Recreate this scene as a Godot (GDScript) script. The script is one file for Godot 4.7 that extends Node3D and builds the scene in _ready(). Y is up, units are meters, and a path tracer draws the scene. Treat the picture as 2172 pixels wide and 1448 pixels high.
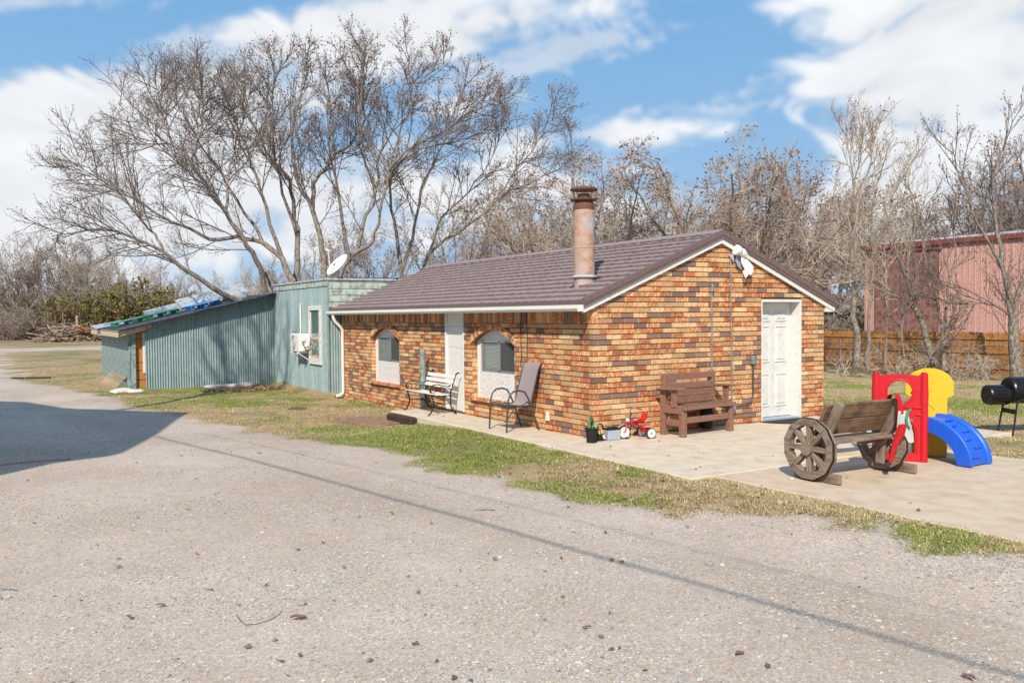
extends Node3D

# ---------------------------------------------------------------- geometry
class Geo:
	var v := PackedVector3Array()
	var n := PackedVector3Array()
	var t := PackedVector2Array()
	var c := PackedColorArray()
	var ix := PackedInt32Array()
	var col := Color.WHITE
	var off := Vector2.ZERO
	func tri_uv(a: Vector3, b: Vector3, d: Vector3, ua: Vector2, ub: Vector2, ud: Vector2) -> void:
		var nn := (b - a).cross(d - a).normalized()
		var k := v.size()
		v.append(a); v.append(b); v.append(d)
		t.append(ua); t.append(ub); t.append(ud)
		for i in 3:
			n.append(nn); c.append(col)
		ix.append(k); ix.append(k + 2); ix.append(k + 1)
	func quad_uv(a: Vector3, b: Vector3, d: Vector3, e: Vector3, u0: Vector2, u1: Vector2) -> void:
		var nn := (b - a).cross(e - a).normalized()
		if nn.length_squared() < 0.5:
			nn = (d - b).cross(e - b).normalized()
		var k := v.size()
		v.append(a); v.append(b); v.append(d); v.append(e)
		t.append(u0); t.append(Vector2(u1.x, u0.y)); t.append(u1); t.append(Vector2(u0.x, u1.y))
		for i in 4:
			n.append(nn); c.append(col)
		ix.append(k); ix.append(k + 2); ix.append(k + 1)
		ix.append(k); ix.append(k + 3); ix.append(k + 2)
	func quad(a: Vector3, b: Vector3, d: Vector3, e: Vector3) -> void:
		var lx := a.distance_to(b)
		var ly := a.distance_to(e)
		if lx >= ly:
			quad_uv(a, b, d, e, off, off + Vector2(lx, ly))
		else:
			quad_uv(b, d, e, a, off, off + Vector2(ly, lx))
	func quad_o(a: Vector3, b: Vector3, d: Vector3, e: Vector3, inside: Vector3) -> void:
		var nn := (b - a).cross(e - a)
		if nn.dot((a + b + d + e) * 0.25 - inside) < 0.0:
			quad(a, e, d, b)
		else:
			quad(a, b, d, e)
	func tri_o(a: Vector3, b: Vector3, d: Vector3, inside: Vector3) -> void:
		if (b - a).cross(d - a).dot((a + b + d) / 3.0 - inside) < 0.0:
			tri_uv(a, d, b, off, off + Vector2(a.distance_to(d), 0), off + Vector2(0, a.distance_to(b)))
		else:
			tri_uv(a, b, d, off, off + Vector2(a.distance_to(b), 0), off + Vector2(0, a.distance_to(d)))
	func box(ctr: Vector3, s: Vector3, b := Basis.IDENTITY) -> void:
		var h := s * 0.5
		var p := []
		for i in 8:
			p.append(ctr + b * Vector3(h.x if i & 1 else -h.x, h.y if i & 2 else -h.y, h.z if i & 4 else -h.z))
		quad(p[4], p[5], p[7], p[6]); quad(p[1], p[0], p[2], p[3])
		quad(p[5], p[1], p[3], p[7]); quad(p[0], p[4], p[6], p[2])
		quad(p[6], p[7], p[3], p[2]); quad(p[0], p[1], p[5], p[4])
	func span(lo: Vector3, hi: Vector3) -> void:
		box((lo + hi) * 0.5, (hi - lo).abs())
	func rbox(ctr: Vector3, s: Vector3, r: float, b := Basis.IDENTITY) -> void:
		var h := s * 0.5
		r = minf(r, minf(h.x, minf(h.y, h.z)) * 0.9)
		var P := func(x: float, y: float, z: float, ax: int) -> Vector3:
			var q := Vector3(x * (h.x - (0.0 if ax == 0 else r)), y * (h.y - (0.0 if ax == 1 else r)), z * (h.z - (0.0 if ax == 2 else r)))
			return ctr + b * q
		for s1 in [-1.0, 1.0]:
			quad_o(P.call(s1, -1.0, -1.0, 0), P.call(s1, 1.0, -1.0, 0), P.call(s1, 1.0, 1.0, 0), P.call(s1, -1.0, 1.0, 0), ctr)
			quad_o(P.call(-1.0, s1, -1.0, 1), P.call(1.0, s1, -1.0, 1), P.call(1.0, s1, 1.0, 1), P.call(-1.0, s1, 1.0, 1), ctr)
			quad_o(P.call(-1.0, -1.0, s1, 2), P.call(1.0, -1.0, s1, 2), P.call(1.0, 1.0, s1, 2), P.call(-1.0, 1.0, s1, 2), ctr)
			for s2 in [-1.0, 1.0]:
				quad_o(P.call(s1, s2, -1.0, 0), P.call(s1, s2, 1.0, 0), P.call(s1, s2, 1.0, 1), P.call(s1, s2, -1.0, 1), ctr)
				quad_o(P.call(s1, -1.0, s2, 0), P.call(s1, 1.0, s2, 0), P.call(s1, 1.0, s2, 2), P.call(s1, -1.0, s2, 2), ctr)
				quad_o(P.call(-1.0, s1, s2, 1), P.call(1.0, s1, s2, 1), P.call(1.0, s1, s2, 2), P.call(-1.0, s1, s2, 2), ctr)
				for s3 in [-1.0, 1.0]:
					tri_o(P.call(s1, s2, s3, 0), P.call(s1, s2, s3, 1), P.call(s1, s2, s3, 2), ctr)
	# a bar of rectangular section from a to b; w across, h along "up"
	func bar(a: Vector3, b: Vector3, w: float, h: float, up := Vector3.UP, r := 0.0) -> void:
		var d := (b - a).normalized()
		var s := up.cross(d)
		if s.length() < 0.01:
			s = Vector3.RIGHT.cross(d)
		s = s.normalized()
		var u := d.cross(s)
		var bs := Basis(d, u, s)
		if r > 0.0:
			rbox((a + b) * 0.5, Vector3(a.distance_to(b), h, w), r, bs)
		else:
			box((a + b) * 0.5, Vector3(a.distance_to(b), h, w), bs)
	func tube(pts: PackedVector3Array, rad: PackedFloat32Array, sides: int, cap := true) -> void:
		var m := pts.size()
		if m < 2:
			return
		var dir := (pts[1] - pts[0]).normalized()
		var e1 := dir.cross(Vector3.UP if absf(dir.y) < 0.9 else Vector3.RIGHT).normalized()
		var base := v.size()
		var along := 0.0
		for i in m:
			var d2 := dir
			if i < m - 1:
				d2 = (pts[i + 1] - pts[i]).normalized()
			if i > 0:
				along += pts[i].distance_to(pts[i - 1])
			var dm := (dir + d2).normalized()
			e1 = (e1 - dm * e1.dot(dm)).normalized()
			var e2 := dm.cross(e1)
			for j in sides:
				var a := TAU * j / sides
				var o := e1 * cos(a) + e2 * sin(a)
				v.append(pts[i] + o * rad[i]); n.append(o); c.append(col)
				t.append(off + Vector2(along, float(j) / sides * 0.5))
			dir = d2
		for i in m - 1:
			for j in sides:
				var a := base + i * sides + j
				var b := base + i * sides + (j + 1) % sides
				ix.append(a); ix.append(a + sides); ix.append(b)
				ix.append(b); ix.append(a + sides); ix.append(b + sides)
		if cap:
			for e in [0, m - 1]:
				var k := v.size()
				var nn := (pts[0] - pts[1]).normalized() if e == 0 else (pts[m - 1] - pts[m - 2]).normalized()
				for j in sides:
					v.append(v[base + e * sides + j]); n.append(nn); c.append(col); t.append(off)
				for j in range(1, sides - 1):
					ix.append(k); ix.append(k + j); ix.append(k + j + 1)
	func rod(a: Vector3, b: Vector3, r: float, sides := 8) -> void:
		tube(PackedVector3Array([a, b]), PackedFloat32Array([r, r]), sides)
	func pipe(list: Array, r: float, sides := 8) -> void:
		var p := PackedVector3Array(list)
		var q := PackedFloat32Array()
		for i in p.size():
			q.append(r)
		tube(p, q, sides)
	func lathe(prof: Array, segs: int, xf: Transform3D) -> void:
		for i in prof.size() - 1:
			var a: Vector2 = prof[i]
			var b: Vector2 = prof[i + 1]
			var nr := Vector2(b.y - a.y, a.x - b.x).normalized()
			var k := v.size()
			for j in segs + 1:
				var g := TAU * j / segs
				var o := Vector3(cos(g), 0, sin(g))
				for q in [a, b]:
					v.append(xf * Vector3(o.x * q.x, q.y, o.z * q.x))
					n.append((xf.basis * Vector3(o.x * nr.x, nr.y, o.z * nr.x)).normalized())
					c.append(col); t.append(off + Vector2(float(j) / segs, q.y))
			for j in segs:
				var s := k + j * 2
				ix.append(s); ix.append(s + 2); ix.append(s + 1)
				ix.append(s + 1); ix.append(s + 2); ix.append(s + 3)
	func prism(poly_in: PackedVector2Array, depth: float, xf: Transform3D) -> void:
		var poly := poly_in.duplicate()
		if Geometry2D.is_polygon_clockwise(poly):
			poly.reverse()
		var tr := Geometry2D.triangulate_polygon(poly)
		var m := poly.size()
		for side in 2:
			var z := depth * 0.5 if side == 0 else -depth * 0.5
			var nn := (xf.basis * Vector3(0, 0, 1.0 if side == 0 else -1.0)).normalized()
			var k := v.size()
			for p in poly:
				v.append(xf * Vector3(p.x, p.y, z)); n.append(nn); c.append(col); t.append(off + p)
			for i in range(0, tr.size(), 3):
				var q := [tr[i], tr[i + 1], tr[i + 2]]
				var ccw := (poly[q[1]] - poly[q[0]]).cross(poly[q[2]] - poly[q[0]]) > 0.0
				if ccw == (side == 0):
					ix.append(k + q[0]); ix.append(k + q[2]); ix.append(k + q[1])
				else:
					ix.append(k + q[0]); ix.append(k + q[1]); ix.append(k + q[2])
		for i in m:
			var a := poly[i]
			var b := poly[(i + 1) % m]
			quad(xf * Vector3(a.x, a.y, depth * 0.5), xf * Vector3(a.x, a.y, -depth * 0.5), xf * Vector3(b.x, b.y, -depth * 0.5), xf * Vector3(b.x, b.y, depth * 0.5))
	# a grid of points, rows x cols, drawn smooth
	func grid(pts: PackedVector3Array, rows: int, cols: int, uvs := Vector2.ONE) -> void:
		var k := v.size()
		for i in rows:
			for j in cols:
				var a := pts[mini(i + 1, rows - 1) * cols + j] - pts[maxi(i - 1, 0) * cols + j]
				var b := pts[i * cols + mini(j + 1, cols - 1)] - pts[i * cols + maxi(j - 1, 0)]
				v.append(pts[i * cols + j]); n.append(b.cross(a).normalized()); c.append(col)
				t.append(off + Vector2(float(j) / (cols - 1) * uvs.x, float(i) / (rows - 1) * uvs.y))
		for i in rows - 1:
			for j in cols - 1:
				var s := k + i * cols + j
				ix.append(s); ix.append(s + cols); ix.append(s + 1)
				ix.append(s + 1); ix.append(s + cols); ix.append(s + cols + 1)
	func mesh(m: Material) -> ArrayMesh:
		var am := ArrayMesh.new()
		var ar := []
		ar.resize(Mesh.ARRAY_MAX)
		ar[Mesh.ARRAY_VERTEX] = v; ar[Mesh.ARRAY_NORMAL] = n; ar[Mesh.ARRAY_TEX_UV] = t
		ar[Mesh.ARRAY_COLOR] = c; ar[Mesh.ARRAY_INDEX] = ix
		am.add_surface_from_arrays(Mesh.PRIMITIVE_TRIANGLES, ar)
		am.surface_set_material(0, m)
		return am

var rng := RandomNumberGenerator.new()
var M := {}
var T := {}
var taken := {}

func numbered(called: String) -> String:
	taken[called] = taken.get(called, -1) + 1
	var k: int = taken[called]
	return called if k == 0 else "%s_%03d" % [called, k]
func thing(called: String, label: String, category: String, at := Vector3.ZERO, turn := 0.0, group := "") -> Node3D:
	var o := Node3D.new()
	o.name = numbered(called)
	add_child(o)
	o.position = at
	o.rotation.y = turn
	tag(o, label, category, group)
	return o
func tag(o: Node, label: String, category: String, group := "") -> void:
	o.set_meta("label", label)
	o.set_meta("category", category)
	if group:
		o.set_meta("group", group)
func part(parent: Node, called: String, g: Geo, m: Material) -> MeshInstance3D:
	return put(parent, called, g.mesh(m))
func put(parent: Node, called: String, mesh: Mesh, at := Vector3.ZERO) -> MeshInstance3D:
	var o := MeshInstance3D.new()
	o.name = numbered(called) if parent == self else called
	o.mesh = mesh
	o.position = at
	parent.add_child(o, true)
	return o
func struct(called: String, g: Geo, m: Material) -> MeshInstance3D:
	var o := part(self, called, g, m)
	o.set_meta("kind", "structure")
	return o
func single(called: String, g: Geo, m: Material, label: String, category: String, group := "") -> MeshInstance3D:
	var o := part(self, called, g, m)
	tag(o, label, category, group)
	return o
func V(x: float, y: float, z: float) -> Vector3:
	return Vector3(x, y, z)
func R(a: float, b: float) -> float:
	return rng.randf_range(a, b)

# ---------------------------------------------------------------- photo pixel (2172 x 1448) to direction
const EYE := Vector3(-7.478, 1.813, 9.934)
const FOCAL := 1807.0
var cam_basis := Basis.IDENTITY
func set_camera() -> void:
	var yaw := 0.5503
	var pitch := -0.0301
	var roll := -0.0083
	var f := V(sin(yaw) * cos(pitch), sin(pitch), -cos(yaw) * cos(pitch))
	var r := V(cos(yaw), 0, sin(yaw))
	var u := r.cross(f)
	var r2 := r * cos(roll) + u * sin(roll)
	var u2 := u * cos(roll) - r * sin(roll)
	cam_basis = Basis(r2, u2, -f)
	var cam := Camera3D.new()
	cam.name = "camera"
	cam.transform = Transform3D(cam_basis, EYE)
	cam.fov = 43.665
	cam.near = 0.1
	cam.far = 1500.0
	add_child(cam)
	cam.current = true
func ray(u: float, v: float) -> Vector3:
	return cam_basis * V((u - 1086.0) / FOCAL, (724.0 - v) / FOCAL, -1.0)
func onx(u: float, v: float, x: float) -> Vector3:
	var d := ray(u, v)
	return EYE + d * ((x - EYE.x) / d.x)
func ony(u: float, v: float, y: float) -> Vector3:
	var d := ray(u, v)
	return EYE + d * ((y - EYE.y) / d.y)
func onz(u: float, v: float, z: float) -> Vector3:
	var d := ray(u, v)
	return EYE + d * ((z - EYE.z) / d.z)
func deep(u: float, v: float, depth: float) -> Vector3:
	return EYE + ray(u, v) * depth

# ---------------------------------------------------------------- textures and materials
func noise(freq: float, octaves := 4, sd := 1, kind := FastNoiseLite.TYPE_SIMPLEX_SMOOTH) -> FastNoiseLite:
	var f := FastNoiseLite.new()
	f.noise_type = kind
	f.frequency = freq
	f.seed = sd
	f.fractal_octaves = octaves
	if octaves <= 1:
		f.fractal_type = FastNoiseLite.FRACTAL_NONE
	return f
func ramp(stops: Array) -> Gradient:
	var g := Gradient.new()
	var o := PackedFloat32Array()
	var cc := PackedColorArray()
	for s in stops:
		o.append(s[0]); cc.append(s[1])
	g.offsets = o
	g.colors = cc
	return g
func ntex(f: FastNoiseLite, stops: Array, size := 512, normal := 0.0) -> NoiseTexture2D:
	var x := NoiseTexture2D.new()
	x.width = size
	x.height = size
	x.seamless = true
	x.seamless_blend_skirt = 0.2
	x.noise = f
	if stops:
		x.color_ramp = ramp(stops)
	if normal > 0.0:
		x.as_normal_map = true
		x.bump_strength = normal
	return x
# streaks along u, colours from a gradient
func streak(stops: Array, sd: int, thin := 24, knots := 0.0, size := 512) -> ImageTexture:
	var a := noise(0.06, 3, sd).get_seamless_image(thin, size)
	a.resize(size, size, Image.INTERPOLATE_CUBIC)
	var b := noise(0.012, 4, sd + 7).get_seamless_image(size, size)
	var d := noise(0.15, 2, sd + 9).get_seamless_image(thin * 3, size)
	d.resize(size, size, Image.INTERPOLATE_BILINEAR)
	var da := a.get_data()
	var db := b.get_data()
	var dd := d.get_data()
	var g := ramp(stops)
	var lut := PackedByteArray()
	for i in 256:
		var q := g.sample(i / 255.0)
		lut.append(int(q.r * 255)); lut.append(int(q.g * 255)); lut.append(int(q.b * 255))
	var o := PackedByteArray()
	o.resize(size * size * 3)
	for i in size * size:
		var k := int(clampf(da[i] * 0.45 + db[i] * (0.3 + knots) + dd[i] * 0.25 - knots * 127.0, 0, 255)) * 3
		o[i * 3] = lut[k]; o[i * 3 + 1] = lut[k + 1]; o[i * 3 + 2] = lut[k + 2]
	return ImageTexture.create_from_image(Image.create_from_data(size, size, false, Image.FORMAT_RGB8, o))
func mat(key: String, colour: Color, rough := 0.8, tex: Texture2D = null, scale := 1.0, tri := true, metal := 0.0) -> StandardMaterial3D:
	var m := StandardMaterial3D.new()
	m.albedo_color = colour
	m.roughness = rough
	m.metallic = metal
	if tex:
		m.albedo_texture = tex
		m.uv1_triplanar = tri
		m.uv1_scale = Vector3.ONE * scale
	M[key] = m
	return m
func rgb(r: float, g: float, b: float) -> Color:
	return Color(r, g, b)
func bump(m: StandardMaterial3D, tex: Texture2D, cm: float) -> void:
	m.heightmap_enabled = true
	m.heightmap_texture = tex
	m.heightmap_scale = cm

func make_textures() -> void:
	var w := Color.WHITE
	T.fine = ntex(noise(0.08, 5, 3), [[0.0, Color(0.72, 0.72, 0.72)], [0.5, Color(0.9, 0.9, 0.9)], [1.0, w]])
	T.blotch = ntex(noise(0.012, 5, 5), [[0.0, Color(0.62, 0.6, 0.57)], [0.35, Color(0.86, 0.85, 0.83)], [0.7, w], [1.0, Color(0.93, 0.94, 0.97)]])
	T.grit = ntex(noise(0.2, 3, 8), [])
	T.wave = ntex(noise(0.02, 3, 18), [])
	T.rust = ntex(noise(0.009, 5, 12), [[0.0, Color(0.56, 0.43, 0.36)], [0.3, Color(0.66, 0.53, 0.46)], [0.46, Color(0.71, 0.6, 0.53)], [0.64, Color(0.7, 0.585, 0.52)], [0.72, Color(0.66, 0.64, 0.66)], [1.0, Color(0.7, 0.71, 0.74)]])
	T.paintworn = ntex(noise(0.03, 6, 31), [[0.0, Color(0.3, 0.32, 0.35)], [0.22, Color(0.45, 0.45, 0.46)], [0.3, Color(0.95, 0.95, 0.95)], [1.0, w]])
	T.paintchip = ntex(noise(0.035, 5, 37), [[0.0, Color(0.54, 0.39, 0.32)], [0.6, Color(0.5, 0.355, 0.295)], [0.72, Color(0.53, 0.38, 0.32)], [0.78, Color(0.78, 0.68, 0.58)], [1.0, Color(0.85, 0.76, 0.66)]])
	T.oldwood = streak([[0.0, Color(0.27, 0.22, 0.18)], [0.35, Color(0.44, 0.375, 0.32)], [0.55, Color(0.55, 0.48, 0.42)], [0.75, Color(0.53, 0.48, 0.44)], [1.0, Color(0.68, 0.64, 0.59)]], 41)
	T.plank = streak([[0.0, Color(0.24, 0.18, 0.14)], [0.3, Color(0.37, 0.29, 0.23)], [0.5, Color(0.47, 0.38, 0.31)], [0.62, Color(0.56, 0.41, 0.3)], [0.75, Color(0.5, 0.43, 0.38)], [1.0, Color(0.62, 0.56, 0.5)]], 47, 14, 0.1)
	T.fence = streak([[0.0, Color(0.38, 0.25, 0.14)], [0.4, Color(0.6, 0.41, 0.22)], [0.6, Color(0.7, 0.5, 0.29)], [1.0, Color(0.8, 0.64, 0.44)]], 53)
	T.bark = streak([[0.0, Color(0.2, 0.17, 0.15)], [0.4, Color(0.42, 0.38, 0.34)], [0.6, Color(0.58, 0.54, 0.49)], [0.8, Color(0.7, 0.67, 0.62)], [1.0, Color(0.8, 0.78, 0.74)]], 59, 64)
	T.teal = streak([[0.0, Color(0.38, 0.45, 0.46)], [0.35, Color(0.52, 0.6, 0.61)], [0.6, Color(0.57, 0.65, 0.655)], [0.85, Color(0.62, 0.69, 0.69)], [1.0, Color(0.71, 0.76, 0.75)]], 61, 10)
	T.concrete = ntex(noise(0.01, 6, 71), [[0.0, Color(0.72, 0.665, 0.59)], [0.25, Color(0.785, 0.735, 0.66)], [0.5, Color(0.81, 0.76, 0.69)], [0.75, Color(0.835, 0.79, 0.725)], [1.0, Color(0.8, 0.77, 0.715)]], 1024)
	T.clean = ntex(noise(0.02, 5, 79), [[0.0, Color(0.86, 0.855, 0.84)], [0.3, Color(0.96, 0.96, 0.955)], [1.0, w]])
	T.shade = ntex(noise(0.03, 5, 75), [[0.0, Color(0.8, 0.79, 0.79)], [0.5, Color(0.93, 0.92, 0.92)], [1.0, w]])

func make_materials() -> void:
	var m := mat("head_mortar", rgb(0.8, 0.71, 0.57), 0.95, T.fine, 2.0)
	m = mat("shaded_mortar", rgb(0.5, 0.42, 0.34), 0.95, T.fine, 2.0)  # darker than the head joints: bed joint shade is put into the colour
	m = mat("white", rgb(0.88, 0.875, 0.86), 0.45, T.clean, 0.9)
	mat("door_white", rgb(0.85, 0.845, 0.83), 0.4, T.clean, 0.6)
	mat("worn_white", rgb(0.9, 0.89, 0.875), 0.6, T.paintworn, 1.6)
	m = mat("roof", rgb(0.61, 0.545, 0.54), 0.7, T.shade, 1.2)
	bump(m, T.grit, 0.15)
	mat("roof_trim", rgb(0.47, 0.39, 0.375), 0.5, T.shade, 0.8)
	mat("rust", Color.WHITE, 0.75, T.rust, 0.8)
	mat("rust_dark", rgb(0.62, 0.5, 0.45), 0.8, T.rust, 2.0)
	m = mat("teal", Color.WHITE, 0.6, T.teal, 0.5, false)
	mat("teal_flat", rgb(0.56, 0.635, 0.635), 0.6, T.blotch, 0.8)
	mat("teal_pale", rgb(0.72, 0.77, 0.73), 0.6, T.blotch, 0.8)
	mat("blue_trim", rgb(0.42, 0.5, 0.68), 0.35, T.blotch, 0.8, true, 0.3)
	mat("tar", rgb(0.24, 0.24, 0.26), 0.9, T.fine, 2.0)
	mat("pine", rgb(0.82, 0.73, 0.62), 0.8, T.blotch, 1.5)
	m = mat("osb", rgb(0.78, 0.52, 0.29), 0.8, T.fine, 3.0)
	mat("oldwood", Color.WHITE, 0.85, T.oldwood, 0.8, false)
	bump(M.oldwood, T.oldwood, 0.12)
	mat("plank", Color.WHITE, 0.8, T.plank, 0.7, false)
	mat("fence", Color.WHITE, 0.85, T.fence, 0.8, false)
	mat("brown_paint", Color.WHITE, 0.6, T.paintchip, 2.2)
	mat("bare_seat", rgb(0.9, 0.8, 0.68), 0.8, T.oldwood, 1.2, false)
	mat("iron", rgb(0.2, 0.15, 0.13), 0.7, T.fine, 4.0, true, 0.3)
	mat("grey_metal", rgb(0.36, 0.38, 0.4), 0.4, T.fine, 3.0, true, 0.5)
	mat("galvanised", rgb(0.66, 0.68, 0.7), 0.4, T.blotch, 2.0, true, 0.6)
	mat("sling", rgb(0.66, 0.61, 0.61), 0.85, T.fine, 8.0)
	mat("black", rgb(0.045, 0.047, 0.055), 0.35, T.fine, 4.0)
	mat("black_matte", rgb(0.09, 0.09, 0.095), 0.75, T.fine, 4.0)
	mat("red_plastic", rgb(0.79, 0.1, 0.15), 0.42, T.clean, 1.2)
	mat("red_paint", rgb(0.72, 0.06, 0.1), 0.3)
	mat("yellow_plastic", rgb(0.93, 0.73, 0.16), 0.45, T.clean, 1.2)
	mat("blue_plastic", rgb(0.1, 0.36, 0.82), 0.42, T.clean, 1.2)
	mat("pallet_blue", rgb(0.2, 0.52, 0.78), 0.5)
	mat("pallet_green", rgb(0.2, 0.5, 0.4), 0.5)
	mat("green_plastic", rgb(0.1, 0.55, 0.4), 0.4)
	mat("white_plastic", rgb(0.88, 0.87, 0.86), 0.4)
	mat("grey_plastic", rgb(0.62, 0.66, 0.71), 0.45)
	mat("rubber", rgb(0.16, 0.16, 0.17), 0.8)
	mat("cactus", rgb(0.42, 0.55, 0.36), 0.6, T.blotch, 4.0)
	mat("red_cloth", rgb(0.78, 0.05, 0.09), 0.9, T.fine, 6.0)
	mat("white_cloth", rgb(0.86, 0.85, 0.84), 0.9, T.fine, 6.0)
	mat("green_cloth", rgb(0.12, 0.55, 0.42), 0.9)
	mat("bark", Color.WHITE, 0.9, T.bark, 1.0, false)
	mat("twig", rgb(0.46, 0.415, 0.39), 0.9)
	mat("twig_light", rgb(0.7, 0.65, 0.59), 0.9)
	mat("twig_brown", rgb(0.64, 0.59, 0.555), 0.9)
	m = mat("leaf_brown", rgb(0.5, 0.36, 0.3), 0.8)
	m.cull_mode = BaseMaterial3D.CULL_DISABLED
	m = mat("leaf_olive", rgb(0.47, 0.42, 0.2), 0.8)
	m.cull_mode = BaseMaterial3D.CULL_DISABLED
	mat("pink_metal", rgb(0.83, 0.66, 0.615), 0.5, T.shade, 0.5)
	mat("trim_red", rgb(0.5, 0.27, 0.24), 0.5)
	mat("light_metal", rgb(0.78, 0.81, 0.84), 0.4, T.blotch, 0.6, true, 0.3)
	mat("far_roof", rgb(0.6, 0.61, 0.6), 0.9, T.fine, 2.0)
	mat("siding", rgb(0.72, 0.7, 0.66), 0.7, T.blotch, 0.5)
	m = mat("glass", rgb(0.55, 0.62, 0.62), 0.03)
	m.transparency = BaseMaterial3D.TRANSPARENCY_ALPHA
	m.albedo_color = Color(0.5, 0.58, 0.57, 0.22)
	mat("screen", rgb(0.3, 0.31, 0.32), 0.7)
	mat("room", rgb(0.3, 0.32, 0.3), 0.9)
	mat("blind", rgb(0.88, 0.9, 0.87), 0.6)
	mat("frame_grey", rgb(0.5, 0.5, 0.52), 0.45)
	mat("mat_black", rgb(0.17, 0.17, 0.18), 0.95, T.fine, 6.0)
	mat("sack", rgb(0.85, 0.84, 0.82), 0.85, T.blotch, 2.0)
	m = mat("vcol", Color.WHITE, 0.85)
	m.vertex_color_use_as_albedo = true
	m = mat("vcol_leaf", Color.WHITE, 0.8)
	m.vertex_color_use_as_albedo = true
	m.cull_mode = BaseMaterial3D.CULL_DISABLED
	m = mat("concrete", Color(0.97, 0.96, 0.94), 0.9, T.concrete, 0.27)
	m.uv1_world_triplanar = true
	bump(m, T.grit, 0.1)
	m = mat("concrete_brown", Color(0.94, 0.905, 0.865), 0.9, T.concrete, 0.26)
	m.uv1_world_triplanar = true
	bump(m, T.grit, 0.1)

# ---------------------------------------------------------------- light, sky
const SUN := Vector3(1.0, -1.24, -1.1)
func make_light() -> void:
	var we := WorldEnvironment.new()
	we.name = "world_environment"
	var e := Environment.new()
	e.background_mode = Environment.BG_SKY
	e.tonemap_mode = Environment.TONE_MAPPER_LINEAR
	e.tonemap_exposure = 1.06
	e.sdfgi_enabled = true
	e.ssao_enabled = true
	e.ssil_enabled = true
	var s := Sky.new()
	var pm := PanoramaSkyMaterial.new()
	pm.panorama = sky_picture()
	s.sky_material = pm
	e.sky = s
	e.background_energy_multiplier = 1.0
	we.environment = e
	add_child(we)
	var l := DirectionalLight3D.new()
	l.name = "sun"
	l.light_energy = 1.6
	l.light_color = Color(1.0, 0.955, 0.89)
	l.light_angular_distance = 0.5
	l.shadow_enabled = true
	l.basis = Basis.looking_at(SUN.normalized(), Vector3.UP)
	add_child(l)

func sky_picture() -> ImageTexture:
	var w := 2048
	var h := 1024
	var big := noise(1.7, 5, 11)
	var mid := noise(5.0, 5, 23)
	var warp := noise(2.6, 3, 37)
	var fine := noise(14.0, 4, 53)
	var cirrus := noise(2.4, 5, 61)
	# pixel place, half size, amount: where the photograph shows more cloud (+) or blue (-)
	var blobs := [[60, 400, 340, 190, 0.65], [440, 190, 260, 110, 0.5], [720, 70, 260, 100, 0.55], [1080, 80, 190, 80, 0.42],
		[940, 330, 300, 90, 0.3], [1380, 275, 230, 40, 0.34], [2030, 90, 280, 140, 0.65], [1990, 330, 260, 130, 0.3],
		[1780, 170, 150, 40, 0.3], [330, 330, 240, 150, 0.5], [120, 170, 60, 70, 0.3], [800, 460, 620, 110, 0.34], [1900, 470, 300, 90, 0.2],
		[270, 70, 190, 90, -0.6], [1470, 150, 230, 110, -0.8], [1300, 170, 170, 60, -0.35], [560, 0, 120, 40, -0.3], [1650, 330, 150, 60, -0.35], [700, 300, 140, 50, -0.25], [1180, 250, 120, 50, -0.3]]
	var data := PackedFloat32Array()
	data.resize(w * h * 3)
	var inv := cam_basis.inverse()
	for j in h:
		var phi := PI * (0.5 - (j + 0.5) / h)
		var y := sin(phi)
		var cp := cos(phi)
		var up := clampf(y, 0.0, 1.0)
		var k := pow(1.0 - up, 3.2)
		var br := lerpf(0.105, 0.44, k)
		var bg := lerpf(0.33, 0.64, k)
		var bb := lerpf(0.65, 0.85, k)
		for i in w:
			var o := (j * w + i) * 3
			if y < -0.02:
				data[o] = 0.26; data[o + 1] = 0.24; data[o + 2] = 0.2
				continue
			var th := TAU * (i + 0.5) / w
			var d := Vector3(sin(th) * cp, y, -cos(th) * cp)
			var s := Vector3(d.x, d.y * 2.1, d.z)
			var wv := warp.get_noise_3dv(s) * 0.22
			var q := s + Vector3(wv, wv * 0.5, -wv)
			var a := big.get_noise_3dv(q)
			var b := mid.get_noise_3dv(q)
			var bias := 0.02
			var cd := inv * d
			if cd.z < -0.2:
				var pu := 1086.0 + FOCAL * cd.x / -cd.z
				var pv := 724.0 - FOCAL * cd.y / -cd.z
				if pu > -600 and pu < 2800 and pv > -600:
					for e in blobs:
						var ex: float = (pu - e[0]) / e[2]
						var ey: float = (pv - e[1]) / e[3]
						var ee := ex * ex + ey * ey
						if ee < 6.0:
							bias += e[4] * exp(-ee)
			var den := smoothstep(0.0, 0.46, a * 0.6 + b * 0.5 + fine.get_noise_3dv(q) * 0.22 + bias * 1.05)
			den = pow(den, 1.15)
			var ci := cirrus.get_noise_3d(d.x * 1.2 + d.z * 0.5, d.y * 5.5 - d.x * 1.4, d.z * 1.2 - d.x * 0.5) + 0.35 * fine.get_noise_3dv(q * 1.7)
			den = maxf(den, 0.55 * smoothstep(-0.02, 0.5, ci + bias * 0.25))
			var tone := clampf(0.84 + 0.16 * b + 0.08 * a, 0.6, 1.0)
			data[o] = lerpf(br, tone * 0.95, den)
			data[o + 1] = lerpf(bg, tone * 0.98, den)
			data[o + 2] = lerpf(bb, tone * 1.02, den)
	return ImageTexture.create_from_image(Image.create_from_data(w, h, false, Image.FORMAT_RGBF, data.to_byte_array()))

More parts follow.
